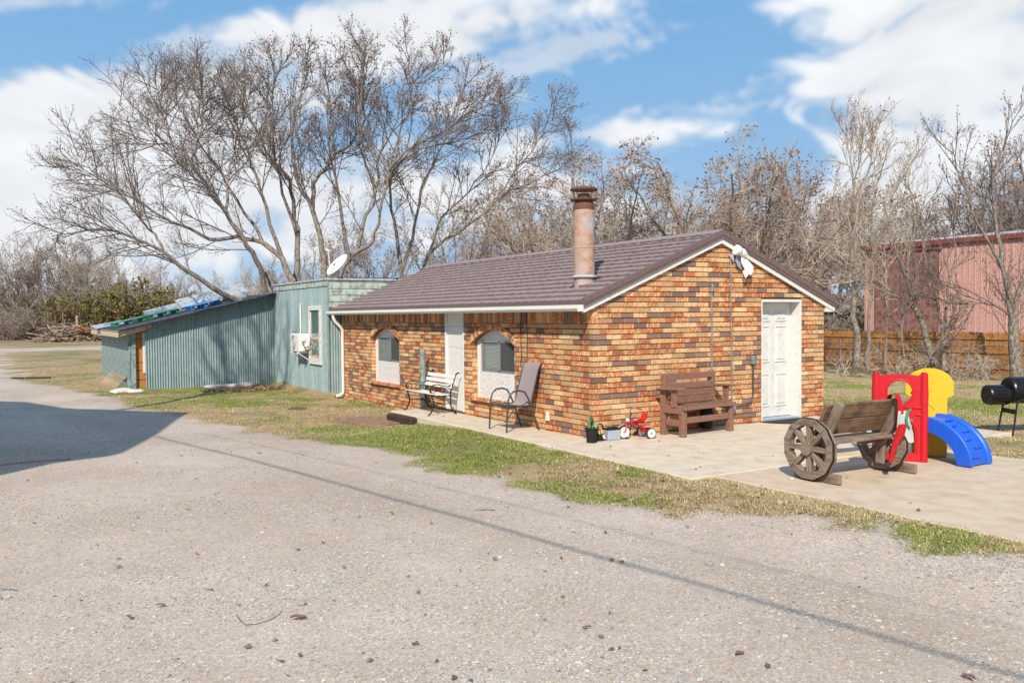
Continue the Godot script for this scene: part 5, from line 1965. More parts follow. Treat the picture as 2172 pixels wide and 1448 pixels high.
func play_gym() -> void:
	# local: x along the red panel, z out of its front
	var o := thing("play_gym", "toddler climbing gym of red, yellow and blue plastic with curved ramp", "play gym", V(2.02, 0.0, 3.54), -1.0)
	var t := Transform3D.IDENTITY
	# red panel: two halves round the porthole and the crawl arch
	var g := Geo.new()
	for s in [-1.0, 1.0]:
		var p := PackedVector2Array()
		p.append(Vector2(0.0, 1.06))
		p.append_array(PackedVector2Array([Vector2(0.12, 1.055), Vector2(0.2, 1.045), Vector2(0.24, 1.06), Vector2(0.295, 1.06), Vector2(0.3, 0.8), Vector2(0.3, 0.3), Vector2(0.3, 0.0), Vector2(0.0, 0.0), Vector2(0.0, 0.1), Vector2(0.17, 0.1)]))
		p.append_array(arc(0.0, 0.34, 0.17, 0.0, PI / 2, 8))
		p.append_array(arc(0.0, 0.845, 0.145, -PI / 2, PI / 2, 14))
		for i in p.size():
			p[i].x *= s
		g.prism(p, 0.05, t)
	var red := part(o, "red_panel", g, M.red_plastic)
	g = Geo.new()
	for s in [-1.0, 1.0]:
		g.tube(PackedVector3Array([V(s * 0.268, 0.0, 0.0), V(s * 0.27, 0.72, 0), V(s * 0.27, 0.8, 0), V(s * 0.268, 1.06, 0), V(s * 0.268, 1.085, 0)]), PackedFloat32Array([0.046, 0.046, 0.05, 0.045, 0.03]), 14)
	part(red, "corner_post", g, M.red_plastic)
	g = Geo.new()
	var ring := []
	for i in 29:
		var a := TAU * i / 28
		ring.append(V(cos(a) * 0.15, 0.845 + sin(a) * 0.15, 0.02))
	g.pipe(ring, 0.014, 8)
	var hoop := []
	for q in arc(0.0, 0.34, 0.195, 0.0, PI, 14):
		hoop.append(V(q.x, q.y, 0.025))
	hoop.push_front(V(0.195, 0.1, 0.025))
	hoop.append(V(-0.195, 0.1, 0.025))
	g.pipe(hoop, 0.012, 8)
	g.rbox(V(0.0, 0.655, 0.026), V(0.5, 0.02, 0.03), 0.009)
	g.rbox(V(0.22, 0.57, 0.026), V(0.09, 0.03, 0.03), 0.009)
	part(red, "moulding", g, M.red_plastic)
	g = Geo.new()
	g.rbox(V(0.12, 0.5, 0.028), V(0.06, 0.025, 0.014), 0.004)
	part(red, "green_clip", g, M.green_plastic)
	# yellow panel behind, broad rounded head on a narrower body
	g = Geo.new()
	var yp := PackedVector2Array([Vector2(-0.2, 0.0), Vector2(0.2, 0.0), Vector2(0.2, 0.74), Vector2(0.27, 0.78), Vector2(0.27, 0.92)])
	yp.append_array(arc(0.0, 0.9, 0.27, 0.15, PI - 0.15, 16))
	yp.append_array(PackedVector2Array([Vector2(-0.27, 0.92), Vector2(-0.27, 0.78), Vector2(-0.2, 0.74)]))
	for i in yp.size():
		if yp[i].y > 0.93:
			yp[i].y = 0.93 + (yp[i].y - 0.93) * 0.75
	g.prism(yp, 0.055, Transform3D(Basis.IDENTITY, V(0.33, 0.0, -0.5)))
	var yel := part(o, "yellow_panel", g, M.yellow_plastic)
	g = Geo.new()
	g.rbox(V(0.16, 0.8, -0.468), V(0.09, 0.025, 0.03), 0.008)
	part(yel, "red_peg", g, M.red_plastic)
	g = Geo.new()
	g.bar(V(0.26, 0.72, -0.47), V(0.39, 0.6, -0.47), 0.012, 0.016, V(0, 0, 1), 0.004)
	g.rbox(V(0.28, 0.54, -0.47), V(0.07, 0.02, 0.014), 0.005)
	g.rbox(V(0.46, 0.53, -0.47), V(0.03, 0.07, 0.014), 0.008)
	part(yel, "moulding", g, M.yellow_plastic)
	# platform and a wall in a darker yellow joining the two
	g = Geo.new()
	g.rbox(V(0.05, 0.455, -0.27), V(0.5, 0.05, 0.46), 0.012)
	part(o, "platform", g, M.green_plastic)
	g = Geo.new()
	g.prism(PackedVector2Array([Vector2(-0.46, 0.0), Vector2(-0.03, 0.0), Vector2(-0.03, 0.43), Vector2(-0.46, 0.43)]), 0.04, Transform3D(Basis(V(0, 0, 1), V(0, 1, 0), V(-1, 0, 0)), V(0.24, 0, 0)))
	part(o, "side_wall", g, mat("mustard", rgb(0.78, 0.5, 0.06), 0.45))
	# slide on the left side, seen under the bench
	g = Geo.new()
	var sp := PackedVector3Array()
	for i in 12:
		var f := i / 11.0
		var y := 0.45 * (1.0 - f) * (1.0 - f) * 1.0 + 0.05
		for j in 5:
			sp.append(V(-0.28 - f * 0.75, y + (0.07 if j == 0 or j == 4 else 0.0), -0.46 + j * 0.1))
	g.grid(sp, 12, 5)
	g.rbox(V(-0.93, 0.03, -0.26), V(0.22, 0.055, 0.44), 0.02)
	part(o, "slide", g, M.yellow_plastic)
	# blue curved climbing ramp, falling away to the front right
	var loc := o.transform.affine_inverse() * Transform3D(Basis(V(0, 1, 0), -1.53), V(2.44, 0, 3.72))
	var ramp_at := loc.origin
	var rb := loc.basis
	g = Geo.new()
	var n := 18
	var prof := []
	for i in n + 1:
		var a := lerpf(PI / 2 + 0.1, 0.02, float(i) / n)
		prof.append(Vector2(cos(a) * 0.6 - 0.02, sin(a) * 0.53))
	# cross-section: flanges at the edges, bed a little lower, sides with thickness
	var sec := [Vector2(-0.24, -0.16), Vector2(-0.24, 0.0), Vector2(-0.225, 0.018), Vector2(-0.195, 0.018), Vector2(-0.18, 0.0), Vector2(-0.17, -0.02), Vector2(0.17, -0.02), Vector2(0.18, 0.0), Vector2(0.195, 0.018), Vector2(0.225, 0.018), Vector2(0.24, 0.0), Vector2(0.24, -0.16)]
	var rp := PackedVector3Array()
	for i in n + 1:
		var p: Vector2 = prof[i]
		var pn := Vector2(p.x / 0.6, p.y / 0.53).normalized()
		for s in sec:
			var q: Vector2 = p + pn * s.y
			var y := maxf(q.y, 0.0)
			rp.append(ramp_at + rb * V(q.x, y, s.x))
	g.grid(rp, n + 1, sec.size())
	var blue := part(o, "climbing_ramp", g, M.blue_plastic)
	for k in 6:
		var a := lerpf(1.25, 0.2, k / 5.0)
		var p := Vector2(cos(a) * 0.6 - 0.02, sin(a) * 0.53)
		var pn := Vector2(p.x / 0.6, p.y / 0.53).normalized()
		var gg := Geo.new()
		gg.rbox(ramp_at + rb * V(p.x - pn.x * 0.012, p.y - pn.y * 0.006, 0.06 if k % 2 else -0.05), V(0.035, 0.035, 0.15), 0.014, rb * Basis(V(0, 0, 1), a))
		part(blue, "foothold", gg, M.blue_plastic)

func smoker() -> void:
	# local: x along the barrel
	var o := thing("barrel_smoker", "black offset barrel smoker on tube legs standing on the grass edge", "smoker", V(5.92, hgt(5.92, 2.9) - 0.02, 2.9), -0.52)
	var lie := Basis(V(0, 0, 1), -PI / 2)
	var dome := func(r: float, l: float) -> Array: return [Vector2(0, -l * 0.5 - 0.01), Vector2(r * 0.8, -l * 0.5 - 0.008), Vector2(r * 0.95, -l * 0.5 + 0.006), Vector2(r, -l * 0.5 + 0.03), Vector2(r, l * 0.5 - 0.03), Vector2(r * 0.95, l * 0.5 - 0.006), Vector2(r * 0.8, l * 0.5 + 0.008), Vector2(0, l * 0.5 + 0.01)]
	var g := Geo.new()
	g.lathe(dome.call(0.205, 0.9), 32, Transform3D(lie, V(0.28, 0.7, 0)))
	var bar := part(o, "barrel", g, M.black)
	g = Geo.new()
	g.lathe(dome.call(0.155, 0.34), 28, Transform3D(lie, V(-0.33, 0.63, 0)))
	var fb := part(o, "fire_box", g, M.black)
	g = Geo.new()
	for x in [0.0]:
		g.pipe([V(0.1 + x, 0.76, 0.19), V(0.1 + x, 0.775, 0.235), V(0.28 + x, 0.775, 0.235), V(0.28 + x, 0.76, 0.19)], 0.011, 8)
	part(bar, "lid_handle", g, M.black_matte)
	g = Geo.new()
	g.pipe([V(-0.4, 0.665, 0.145), V(-0.4, 0.675, 0.18), V(-0.28, 0.675, 0.18), V(-0.28, 0.665, 0.145)], 0.009, 8)
	g.rbox(V(-0.34, 0.71, 0.135), V(0.2, 0.01, 0.03), 0.004)
	part(fb, "door_handle", g, M.black_matte)
	g = Geo.new()
	g.box(V(0.28, 0.695, 0.203), V(0.86, 0.012, 0.012))
	part(bar, "lid_seam", g, M.black_matte)
	g = Geo.new()
	g.lathe([Vector2(0, 0), Vector2(0.035, 0), Vector2(0.035, 0.012), Vector2(0, 0.016)], 16, Transform3D(Basis(V(1, 0, 0), 0.6), V(0.28, 0.88, 0.1)))
	part(bar, "thermometer", g, M.galvanised)
	for s in [-1.0, 1.0]:
		g = Geo.new()
		g.pipe([V(-0.2, 0.0, s * 0.19), V(-0.12, 0.5, s * 0.17), V(-0.09, 0.55, s * 0.17), V(-0.03, 0.57, s * 0.17), V(0.05, 0.57, s * 0.17), V(0.52, 0.565, s * 0.17), V(0.6, 0.53, s * 0.17), V(0.66, 0.0, s * 0.19)], 0.014, 8)
		part(o, "leg", g, M.black_matte)
	g = Geo.new()
	g.rbox(V(-0.135, 0.38, 0), V(0.02, 0.07, 0.35), 0.004)
	part(o, "leg_brace", g, M.black_matte)
	g = Geo.new()
	g.pipe([V(0.7, 0.85, 0), V(0.76, 0.87, 0), V(0.78, 0.95, 0), V(0.78, 1.25, 0)], 0.035, 10)
	part(o, "chimney", g, M.black)

func small_things() -> void:
	# cactus in a nursery pot
	var o := thing("cactus_pot", "black nursery pot with a grey green prickly pear cactus", "potted plant", V(-0.2, 0.0, 0.22))
	var g := Geo.new()
	g.lathe([Vector2(0.0, 0.004), Vector2(0.072, 0.0), Vector2(0.086, 0.185), Vector2(0.094, 0.187), Vector2(0.094, 0.21), Vector2(0.085, 0.21), Vector2(0.08, 0.185), Vector2(0.0, 0.18)], 20, Transform3D.IDENTITY)
	part(o, "pot", g, M.black_matte)
	for a in [[V(-0.035, 0.29, 0.0), 0.06, 0.11, 0.15, 0.5], [V(0.03, 0.25, 0.01), 0.045, 0.085, -0.5, 1.2], [V(0.06, 0.215, 0.04), 0.032, 0.055, -0.7, 0.4], [V(-0.06, 0.22, 0.03), 0.03, 0.05, 0.6, -0.4], [V(0.0, 0.3, -0.03), 0.045, 0.08, -0.15, -0.5]]:
		g = Geo.new()
		var prof := []
		for k in 9:
			var q := PI * k / 8.0
			prof.append(Vector2(sin(q) * a[1] * (0.8 if k > 5 else 1.0), -cos(q) * a[2]))
		var b := Basis(V(0, 0, 1), a[3]) * Basis(V(0, 1, 0), a[4]) * Basis.from_scale(V(1, 1, 0.28))
		g.lathe(prof, 16, Transform3D(b, a[0]))
		part(o, "pad", g, M.cactus)
	# grey lidded box
	o = thing("lidded_box", "translucent grey plastic box with a black lid beside the tricycle", "box", V(0.2, 0.0, 0.17), -0.08)
	g = Geo.new()
	g.rbox(V(0, 0.075, 0), V(0.215, 0.15, 0.15), 0.01)
	for k in 2:
		g.rbox(V(0, 0.03 + k * 0.1, 0.0), V(0.219, 0.012, 0.154), 0.004)
	part(o, "body", g, M.grey_plastic)
	g = Geo.new()
	g.rbox(V(0, 0.163, 0), V(0.225, 0.022, 0.16), 0.006)
	g.rbox(V(0.01, 0.18, 0), V(0.13, 0.016, 0.09), 0.006)
	part(o, "lid", g, M.black_matte)
	# caddy of odds and ends
	o = thing("caddy", "small black caddy of yellow and white odds and ends between pot and box", "caddy", V(0.0, 0.0, 0.15))
	g = Geo.new()
	g.rbox(V(0, 0.05, 0), V(0.11, 0.1, 0.1), 0.01)
	g.pipe([V(0.05, 0.09, 0), V(0.055, 0.2, 0), V(0.03, 0.24, 0), V(-0.03, 0.24, 0), V(-0.05, 0.2, 0), V(-0.05, 0.09, 0)], 0.012, 6)
	part(o, "holder", g, M.black_matte)
	for a in [[0.02, 0.13, 0.03, M.yellow_plastic], [-0.03, 0.12, 0.02, M.pine], [0.03, 0.06, 0.055, M.white_plastic], [-0.02, 0.155, -0.01, M.rust_dark]]:
		g = Geo.new()
		g.rbox(V(a[0], a[1], a[2]), V(0.03, 0.06, 0.03), 0.006, Basis(V(0, 0, 1), R(-0.6, 0.6)))
		part(o, "oddment", g, a[3])
	# pipe bollard
	o = thing("pipe_post", "short blue grey steel pipe post beside the white slatted bench", "post", V(-0.22, 0.0, -5.27))
	g = Geo.new()
	g.lathe([Vector2(0.0, -0.1), Vector2(0.055, -0.1), Vector2(0.055, 1.17), Vector2(0.048, 1.17), Vector2(0.048, 1.1), Vector2(0.0, 1.1)], 18, Transform3D.IDENTITY)
	part(o, "pipe", g, M.teal_flat)
	g = Geo.new()
	g.lathe([Vector2(0, 0), Vector2(0.012, 0), Vector2(0.012, 0.012), Vector2(0, 0.014)], 10, Transform3D(Basis(V(0, 0, 1), PI / 2), V(-0.05, 0.66, 0.02)))
	part(o, "bolt", g, M.black_matte)
	# old timber against the edge of the path slab
	g = Geo.new()
	g.rbox(V(-0.985, -0.1, -4.6), V(0.15, 0.17, 1.0), 0.03, Basis(V(0, 1, 0), 0.05))
	single("timber_edging", g, mat("dark_timber", rgb(0.5, 0.42, 0.38), 0.9, T.oldwood, 0.8, false), "dark weathered timber lying along the end of the concrete path", "timber")
	g = Geo.new()
	var st := PackedVector2Array()
	for i in 22:
		var a := TAU * i / 22
		var e := Vector2(signf(cos(a)) * pow(absf(cos(a)), 0.5) * 0.42, signf(sin(a)) * pow(absf(sin(a)), 0.5) * 0.75)
		st.append(e * R(0.94, 1.04))
	g.prism(st, 0.06, Transform3D(Basis(V(0, 1, 0), 0.3) * Basis(V(1, 0, 0), V(0, 0, -1), V(0, 1, 0)), V(-1.42, -0.17, -5.2)))
	single("stepping_slab", g, mat("brown_slab", rgb(0.6, 0.48, 0.4), 0.95, T.blotch, 1.0), "flat reddish brown slab sunk in the grass by the path end", "slab")
	g = Geo.new()
	g.lathe([Vector2(0, 0.03), Vector2(0.2, 0.03), Vector2(0.22, 0.01), Vector2(0.22, -0.05)], 20, Transform3D(Basis.IDENTITY, ony(630, 869, -0.2) + V(0, 0.0, 0)))
	single("drain_cover", g, mat("drain", rgb(0.4, 0.35, 0.32), 0.9, T.fine, 3.0), "round dark drain cover half hidden in the grass", "drain cover")
	# bits lying about
	var cord := func(px: Array, y: float, r: float, m: Material, called: String, label: String, cat: String, grp := "") -> void:
		var gg := Geo.new()
		var pts := []
		for p in px:
			var q := ony(p[0], p[1], y)
			q.y = hgt(q.x, q.z) + r + 0.006
			pts.append(q)
		gg.pipe(pts, r, 5)
		single(called, gg, m, label, cat, grp)
	cord.call([[500, 1306], [512, 1322], [520, 1328], [545, 1326], [570, 1318], [590, 1307], [598, 1298]], -0.16, 0.0022, mat("red_string", rgb(0.45, 0.14, 0.12), 0.8), "string", "curved dark red string lying on the gravel", "string")
	cord.call([[1008, 1084], [1030, 1083], [1050, 1084]], -0.16, 0.003, M.red_string, "string", "short straight red string lying on gravel near the grass", "string")
	cord.call([[0, 1252], [18, 1250], [36, 1253]], -0.16, 0.003, mat("blue_string", rgb(0.1, 0.4, 0.6), 0.6), "string", "short bright blue string lying on the gravel", "string")
	cord.call([[-30, 988], [40, 980], [100, 975], [150, 973]], -0.16, 0.006, mat("orange_hose", rgb(0.75, 0.35, 0.12), 0.6), "hose", "thin orange hose lying along the edge of the drive", "hose")
	for a in [[632, 1316, 0.05, 0], [825, 1186 + 260, 0.0, 0], [1245, 1315 + 20, 0.03, 1], [830, 1092, 0.03, 1], [1190, 1187, 0.025, 1], [1570, 1393, 0.035, 0], [273, 1315, 0.03, 1], [1050, 1190, 0.028, 1], [340, 1290, 0.03, 1], [2055, 1440, 0.04, 0], [1820, 1052, 0.03, 1]]:
		if a[2] <= 0.0:
			continue
		var q := ony(a[0], a[1], -0.16)
		g = Geo.new()
		var pts := PackedVector3Array()
		for i in 5:
			for j in 3:
				pts.append(V((i - 2) * 0.5 * a[2], 0.02 + 0.25 * a[2] * absf(j - 1) + 0.1 * a[2] * sin(i * 1.3), (j - 1) * a[2] * 0.55 * sin(PI * (i + 0.4) / 4.8)))
		g.grid(pts, 5, 3)
		var lf := single("dead_leaf", g, M.leaf_brown, "curled brown dead leaf lying on the gravel", "leaf", "dead leaves on the gravel")
		lf.position = V(q.x, hgt(q.x, q.z), q.z)
		lf.rotation.y = R(0, TAU)
	for a in [[548, 962, 0.035], [1640, 1090 + 0, 0.0], [1505, 1198, 0.03], [760, 1098, 0.025], [640, 1283, 0.03], [1195, 1162, 0.02], [1680, 1017, 0.03], [757, 883, 0.05], [497, 875, 0.04]]:
		if a[2] <= 0.0:
			continue
		var q := ony(a[0], a[1], -0.16 if a[0] < 1600 else 0.0)
		g = Geo.new()
		sack(g, V(0, a[2] * 0.4, 0), V(a[2], a[2] * 0.65, a[2] * 0.8), R(0, 3), int(a[0]))
		var s := single("loose_stone", g, mat("stone%d" % int(a[0]), rgb(0.66, 0.64, 0.62) if int(a[0]) % 3 else rgb(0.82, 0.8, 0.76), 0.9, T.fine, 6.0), "single pale fist sized stone lying loose on the ground", "stone", "loose stones")
		s.position = V(q.x, maxf(hgt(q.x, q.z), -0.005 if on_slab(q.x, q.z) else -1.0), q.z)
	# leaf litter at the foot of the corrugated wall
	var xf := []
	var cc := PackedColorArray()
	g = Geo.new()
	g.quad(V(-0.03, 0.0, -0.018), V(0.03, 0.008, -0.018), V(0.032, 0.0, 0.018), V(-0.03, 0.012, 0.018))
	for i in 1500:
		var q := Vector2(R(-1, 1), R(-1, 1))
		if q.length() > 1.0:
			continue
		var x := -1.3 + q.x * 1.3
		var z := -14.3 + q.y * 0.9
		xf.append(Transform3D(Basis(Vector3.UP, R(0, TAU)) * Basis(V(1, 0, 0), R(-0.6, 0.6)), V(x, hgt(x, z) + R(0.0, 0.06), z)))
		cc.append([Color(0.36, 0.21, 0.12), Color(0.28, 0.16, 0.09), Color(0.42, 0.28, 0.18)][rng.randi() % 3])
	var ll := multi("leaf_litter", g.mesh(M.vcol_leaf), xf, cc)
	tag(ll, "drift of fallen brown leaves below the corrugated wall", "leaves")

# ---------------------------------------------------------------- trees
func along(path: PackedVector3Array, f: float) -> Array:
	var total := 0.0
	for i in path.size() - 1:
		total += path[i].distance_to(path[i + 1])
	var want := total * f
	for i in path.size() - 1:
		var l := path[i].distance_to(path[i + 1])
		if want <= l or i == path.size() - 2:
			return [path[i].lerp(path[i + 1], clampf(want / maxf(l, 0.0001), 0, 1)), (path[i + 1] - path[i]).normalized(), total]
		want -= l
	return [path[0], Vector3.UP, total]
# wind a limb through given points: adds small crooks between them
func crook(path: PackedVector3Array, amount: float) -> PackedVector3Array:
	var r := PackedVector3Array()
	for i in path.size() - 1:
		r.append(path[i])
		var d := path[i].distance_to(path[i + 1])
		for k in [0.33, 0.66]:
			r.append(path[i].lerp(path[i + 1], k) + V(R(-1, 1), R(-1, 1), R(-1, 1)) * amount * d)
	r.append(path[path.size() - 1])
	return r
func limb(g: Geo, path: PackedVector3Array, r0: float, r1: float, sides: int) -> void:
	var rad := PackedFloat32Array()
	for i in path.size():
		rad.append(lerpf(r0, r1, pow(float(i) / (path.size() - 1), 0.8)))
	g.off = Vector2(R(0, 5), R(0, 5))
	g.tube(path, rad, sides, false)
# p: counts and lengths per level {n:[..], len:[..], rad:[..], ang, up, wob, leaf}
func sprout(g: Geo, lf: Geo, path: PackedVector3Array, level: int, p: Dictionary, f0 := 0.25) -> void:
	var cnt: int = p.n[level]
	for k in cnt:
		var f := f0 + (1.0 - f0) * (k + rng.randf()) / cnt
		var a := along(path, f)
		var at: Vector3 = a[0]
		var tan_: Vector3 = a[1]
		var side := tan_.cross(V(R(-1, 1), R(-1, 1), R(-1, 1))).normalized()
		var ang: float = R(0.35, 0.95) * p.ang
		var d := (tan_ * cos(ang) + side * sin(ang) + V(0, p.up, 0)).normalized()
		var l: float = p.len[level] * R(0.55, 1.15) * (1.2 - p.get("tip", 0.55) * f)
		var segs := 4 if level < 2 else 3
		var q := PackedVector3Array([at])
		for s in segs:
			d = (d + V(R(-1, 1), R(-1, 1), R(-1, 1)) * p.wob + V(0, p.up * 0.35, 0)).normalized()
			at += d * (l / segs)
			q.append(at)
		limb(g, q, p.rad[level], p.rad[level] * 0.45, 5 if level == 0 else (4 if level == 1 else 3))
		if level + 1 < p.n.size():
			sprout(g, lf, q, level + 1, p, 0.15)
		if lf and p.leaf > 0.0 and level >= p.n.size() - 2:
			var want := int(p.leaf) + (1 if rng.randf() < p.leaf - int(p.leaf) else 0)
			for m in want:
				var c := (along(q, R(0.4, 1.0))[0] as Vector3) + V(R(-0.04, 0.04), R(-0.05, 0.02), R(-0.04, 0.04))
				var u: Vector3 = V(R(-1, 1), R(-1, 1), R(-1, 1)).normalized() * p.get("ls", 0.045)
				var w: Vector3 = u.cross(V(R(-1, 1), R(-1, 1), R(-1, 1))).normalized() * p.get("ls", 0.045) * 0.6
				lf.quad(c - u, c + w * 0.7, c + u, c - w)

func traced_tree(called: String, label: String, limbs: Array, depth: float, p: Dictionary, twig: Material, leaf: Material, group := "") -> Node3D:
	# limbs: [radius, tip radius, [[u, v, metres nearer(-)/farther(+)], ...]]
	var first: Array = limbs[0][2][0]
	var base := deep(first[0], first[1], depth)
	base.y = hgt(base.x, base.z)
	var o := thing(called, label, "tree", base, 0.0, group)
	var gt := Geo.new()
	var gc := Geo.new()
	var lf := Geo.new()
	for i in limbs.size():
		var lm: Array = limbs[i]
		var path := PackedVector3Array()
		for q in lm[2]:
			path.append(deep(q[0], q[1], depth + (q[2] if q.size() > 2 else 0.0)) - base)
		if lm.size() > 3 and lm[3]:
			path.insert(0, V(path[0].x * 0.8, -0.1, path[0].z * 0.8))
		path = crook(path, 0.05)
		limb(gt, path, lm[0] * (0.72 if depth < 33.0 and depth > 26.0 and depth != 30.5 else 0.9), lm[1] * 0.8, 9 if lm[0] > 0.08 else 6)
		if lm.size() < 5 or lm[4] < 0.9:
			sprout(gc, lf, path, 0, p, lm[4] if lm.size() > 4 else 0.22)
	part(o, "trunk", gt, M.bark)
	part(o, "crown", gc, twig)
	if lf.v.size():
		part(o, "leaf", lf, leaf).set_meta("kind", "stuff")
	return o

# a whole bare tree of given height grown from the ground
func grown(h: float, spread: float, r: float, p: Dictionary, forks: int, gt: Geo, gc: Geo, lf: Geo, bole := 0.22) -> void:
	var top := V(R(-0.05, 0.05) * h, h * bole, R(-0.05, 0.05) * h)
	limb(gt, crook(PackedVector3Array([V(0, -0.1, 0), top]), 0.04), r, r * 0.8, 8)
	for k in forks:
		var a := TAU * (k + R(-0.3, 0.3)) / forks
		var out := V(cos(a), 0, sin(a)) * spread * R(0.35, 1.0)
		var rr := Vector2(out.x, out.z).length() / spread
		var hh := h * R(0.86, 1.0) * (1.0 - 0.38 * rr * rr)
		var path := PackedVector3Array([top, top.lerp(V(out.x, hh, out.z), 0.3) + V(out.x * 0.12, -h * 0.03, out.z * 0.12), top.lerp(V(out.x, hh, out.z), 0.65) + V(out.x * 0.1, 0, out.z * 0.1), V(out.x, hh, out.z)])
		path = crook(path, 0.06)
		limb(gt, path, r * 0.55, r * 0.12, 6)
		sprout(gc, lf, path, 0, p, 0.12)

func make_trees() -> void:
	rng.seed = 77
	var p := {"tip": 0.8, "n": [17, 8, 6], "len": [2.5, 1.1, 0.5], "rad": [0.02, 0.009, 0.0052], "ang": 1.1, "up": 0.08, "wob": 0.15, "leaf": 0.3, "ls": 0.035}
	var dark := {"tip": 0.8, "n": [17, 8, 6], "len": [2.4, 1.05, 0.48], "rad": [0.02, 0.009, 0.0052], "ang": 1.05, "up": 0.11, "wob": 0.15, "leaf": 0.9, "ls": 0.04}
	traced_tree("spreading_tree", "large bare spreading tree with long low limb over the shed", [
		[0.2, 0.1, [[590, 640], [575, 600], [563, 575]], true, 0.9],
		[0.14, 0.015, [[563, 622, -0.3], [552, 568, -0.6], [523, 522, -1], [478, 448, -1.4], [449, 402, -1.6], [403, 340, -1.9], [366, 307, -2], [320, 305, -2.2], [250, 302, -2.5]]],
		[0.05, 0.012, [[366, 307, -2], [353, 274, -2], [340, 225, -1.8], [329, 178, -1.6]], false, 0.1],
		[0.05, 0.012, [[403, 340, -1.9], [425, 280, -1.5], [430, 220, -1.0], [428, 175, -0.8]], false, 0.1],
		[0.13, 0.015, [[510, 640, -1.5], [449, 609, -2.0], [395, 574, -2.4], [345, 533, -2.8], [312, 516, -3], [254, 493, -3], [190, 487, -3], [110, 500, -3]], false, 0.25],
		[0.06, 0.012, [[345, 533, -2.8], [329, 497, -2.6], [295, 460, -2.6], [255, 415, -2.6], [205, 372, -2.6], [165, 330, -2.4]], false, 0.15],
		[0.15, 0.014, [[623, 600, 0], [598, 547, 0.2], [557, 514, 0.4], [507, 500, 0.5], [445, 508, 0.4], [403, 485, 0.2], [345, 460, 0], [287, 423, 0], [225, 395, 0], [140, 350, 0.2]]],
		[0.06, 0.012, [[507, 500, 0.5], [470, 440, 0.9], [430, 390, 1.2], [380, 350, 1.4], [330, 300, 1.5], [250, 220, 1.5]], false, 0.2],
		[0.1, 0.012, [[598, 547, 0.2], [565, 440, 0.0], [530, 340, -0.2], [500, 250, -0.3], [475, 190, -0.3]], false, 0.3],
		[0.08, 0.012, [[557, 514, 0.4], [500, 420, 0.8], [440, 330, 1.0], [390, 250, 1.2], [370, 190, 1.3]], false, 0.3],
		[0.07, 0.012, [[478, 448, -1.4], [485, 370, -0.8], [500, 300, -0.4], [520, 240, 0.0], [530, 190, 0.2]], false, 0.15],
	], 27.0, p, M.twig, M.leaf_brown)
	traced_tree("spreading_tree", "tall bare tree with pale forked trunks directly behind the teal annex", [
		[0.24, 0.16, [[640, 640], [632, 600], [628, 580]], true, 0.95],
		[0.15, 0.014, [[628, 590, 0], [631, 506, 0.3], [623, 444, 0.6], [615, 382, 0.8], [577, 340, 1.1], [545, 280, 1.3], [520, 200, 1.5], [512, 150, 1.6]]],
		[0.16, 0.014, [[690, 600, 0], [682, 530, 0.0], [662, 444, 0], [633, 390, -0.2], [619, 299, -0.3], [623, 257, -0.3], [640, 180, -0.3], [648, 118, -0.3]]],
		[0.09, 0.012, [[631, 506, 0.3], [598, 410, 0.0], [580, 310, -0.3], [577, 210, -0.5], [580, 125, -0.5]], false, 0.3],
		[0.1, 0.012, [[740, 550, 0.6], [722, 440, 0.3], [702, 340, 0], [692, 230, -0.2], [700, 140, -0.3]], false, 0.3],
		[0.12, 0.014, [[662, 444, 0], [664, 390, 0.4], [705, 332, 0.9], [742, 307, 1.2], [775, 250, 1.4], [760, 170, 1.4]]],
		[0.17, 0.014, [[715, 600, 0.5], [730, 560, 0.6], [755, 535, 0.8], [767, 489, 0.9], [796, 402, 1.0], [809, 319, 1.2], [842, 257, 1.3], [871, 100, 1.4]]],
		[0.1, 0.012, [[755, 535, 0.8], [792, 512, 0.6], [805, 456, 0.4], [825, 361, 0.3], [850, 270, 0], [905, 160, 0], [950, 130, 0]]],
		[0.07, 0.012, [[796, 402, 1.0], [770, 330, 0.6], [760, 250, 0.4], [770, 160, 0.3], [765, 100, 0.3]], false, 0.2],
		[0.08, 0.012, [[825, 361, 0.3], [860, 320, 0], [930, 285, -0.3], [990, 240, -0.6], [1060, 210, -0.8]], false, 0.2],
	], 28.5, dark, M.twig, M.leaf_brown)
	traced_tree("slender_tree", "slim twin stemmed bare tree rising behind the brick house roof", [
		[0.14, 0.1, [[852, 650], [850, 576]], true, 0.95],
		[0.11, 0.012, [[850, 576, 0], [842, 506, 0], [829, 444, 0.2], [831, 373, 0.4], [850, 340, 0.5], [892, 315, 0.6], [974, 300, 0.8], [1050, 262, 1.0]]],
		[0.11, 0.012, [[850, 576, 0], [875, 506, 0], [892, 402, -0.3], [920, 348, -0.4], [954, 282, -0.5], [990, 170, -0.6]]],
		[0.12, 0.012, [[892, 600, 0.8], [908, 539, 0.8], [945, 506, 0.8], [1016, 460, 0.6], [1078, 406, 0.5], [1161, 365, 0.3], [1223, 299, 0.1]]],
		[0.07, 0.012, [[908, 539, 0.8], [933, 464, 1.1], [995, 406, 1.3], [1037, 348, 1.5], [1078, 225, 1.6]]],
		[0.05, 0.012, [[1016, 460, 0.6], [1070, 400, 0.8], [1130, 320, 1.0], [1180, 230, 1.2]]],
	], 32.0, dark, M.twig, M.leaf_brown)
	# trees along the right-hand fence
	var rp := {"n": [9, 6, 4], "len": [1.8, 0.8, 0.4], "rad": [0.022, 0.01, 0.006], "ang": 0.9, "up": 0.15, "wob": 0.2, "leaf": 0.3, "ls": 0.045}
	var D := 30.5
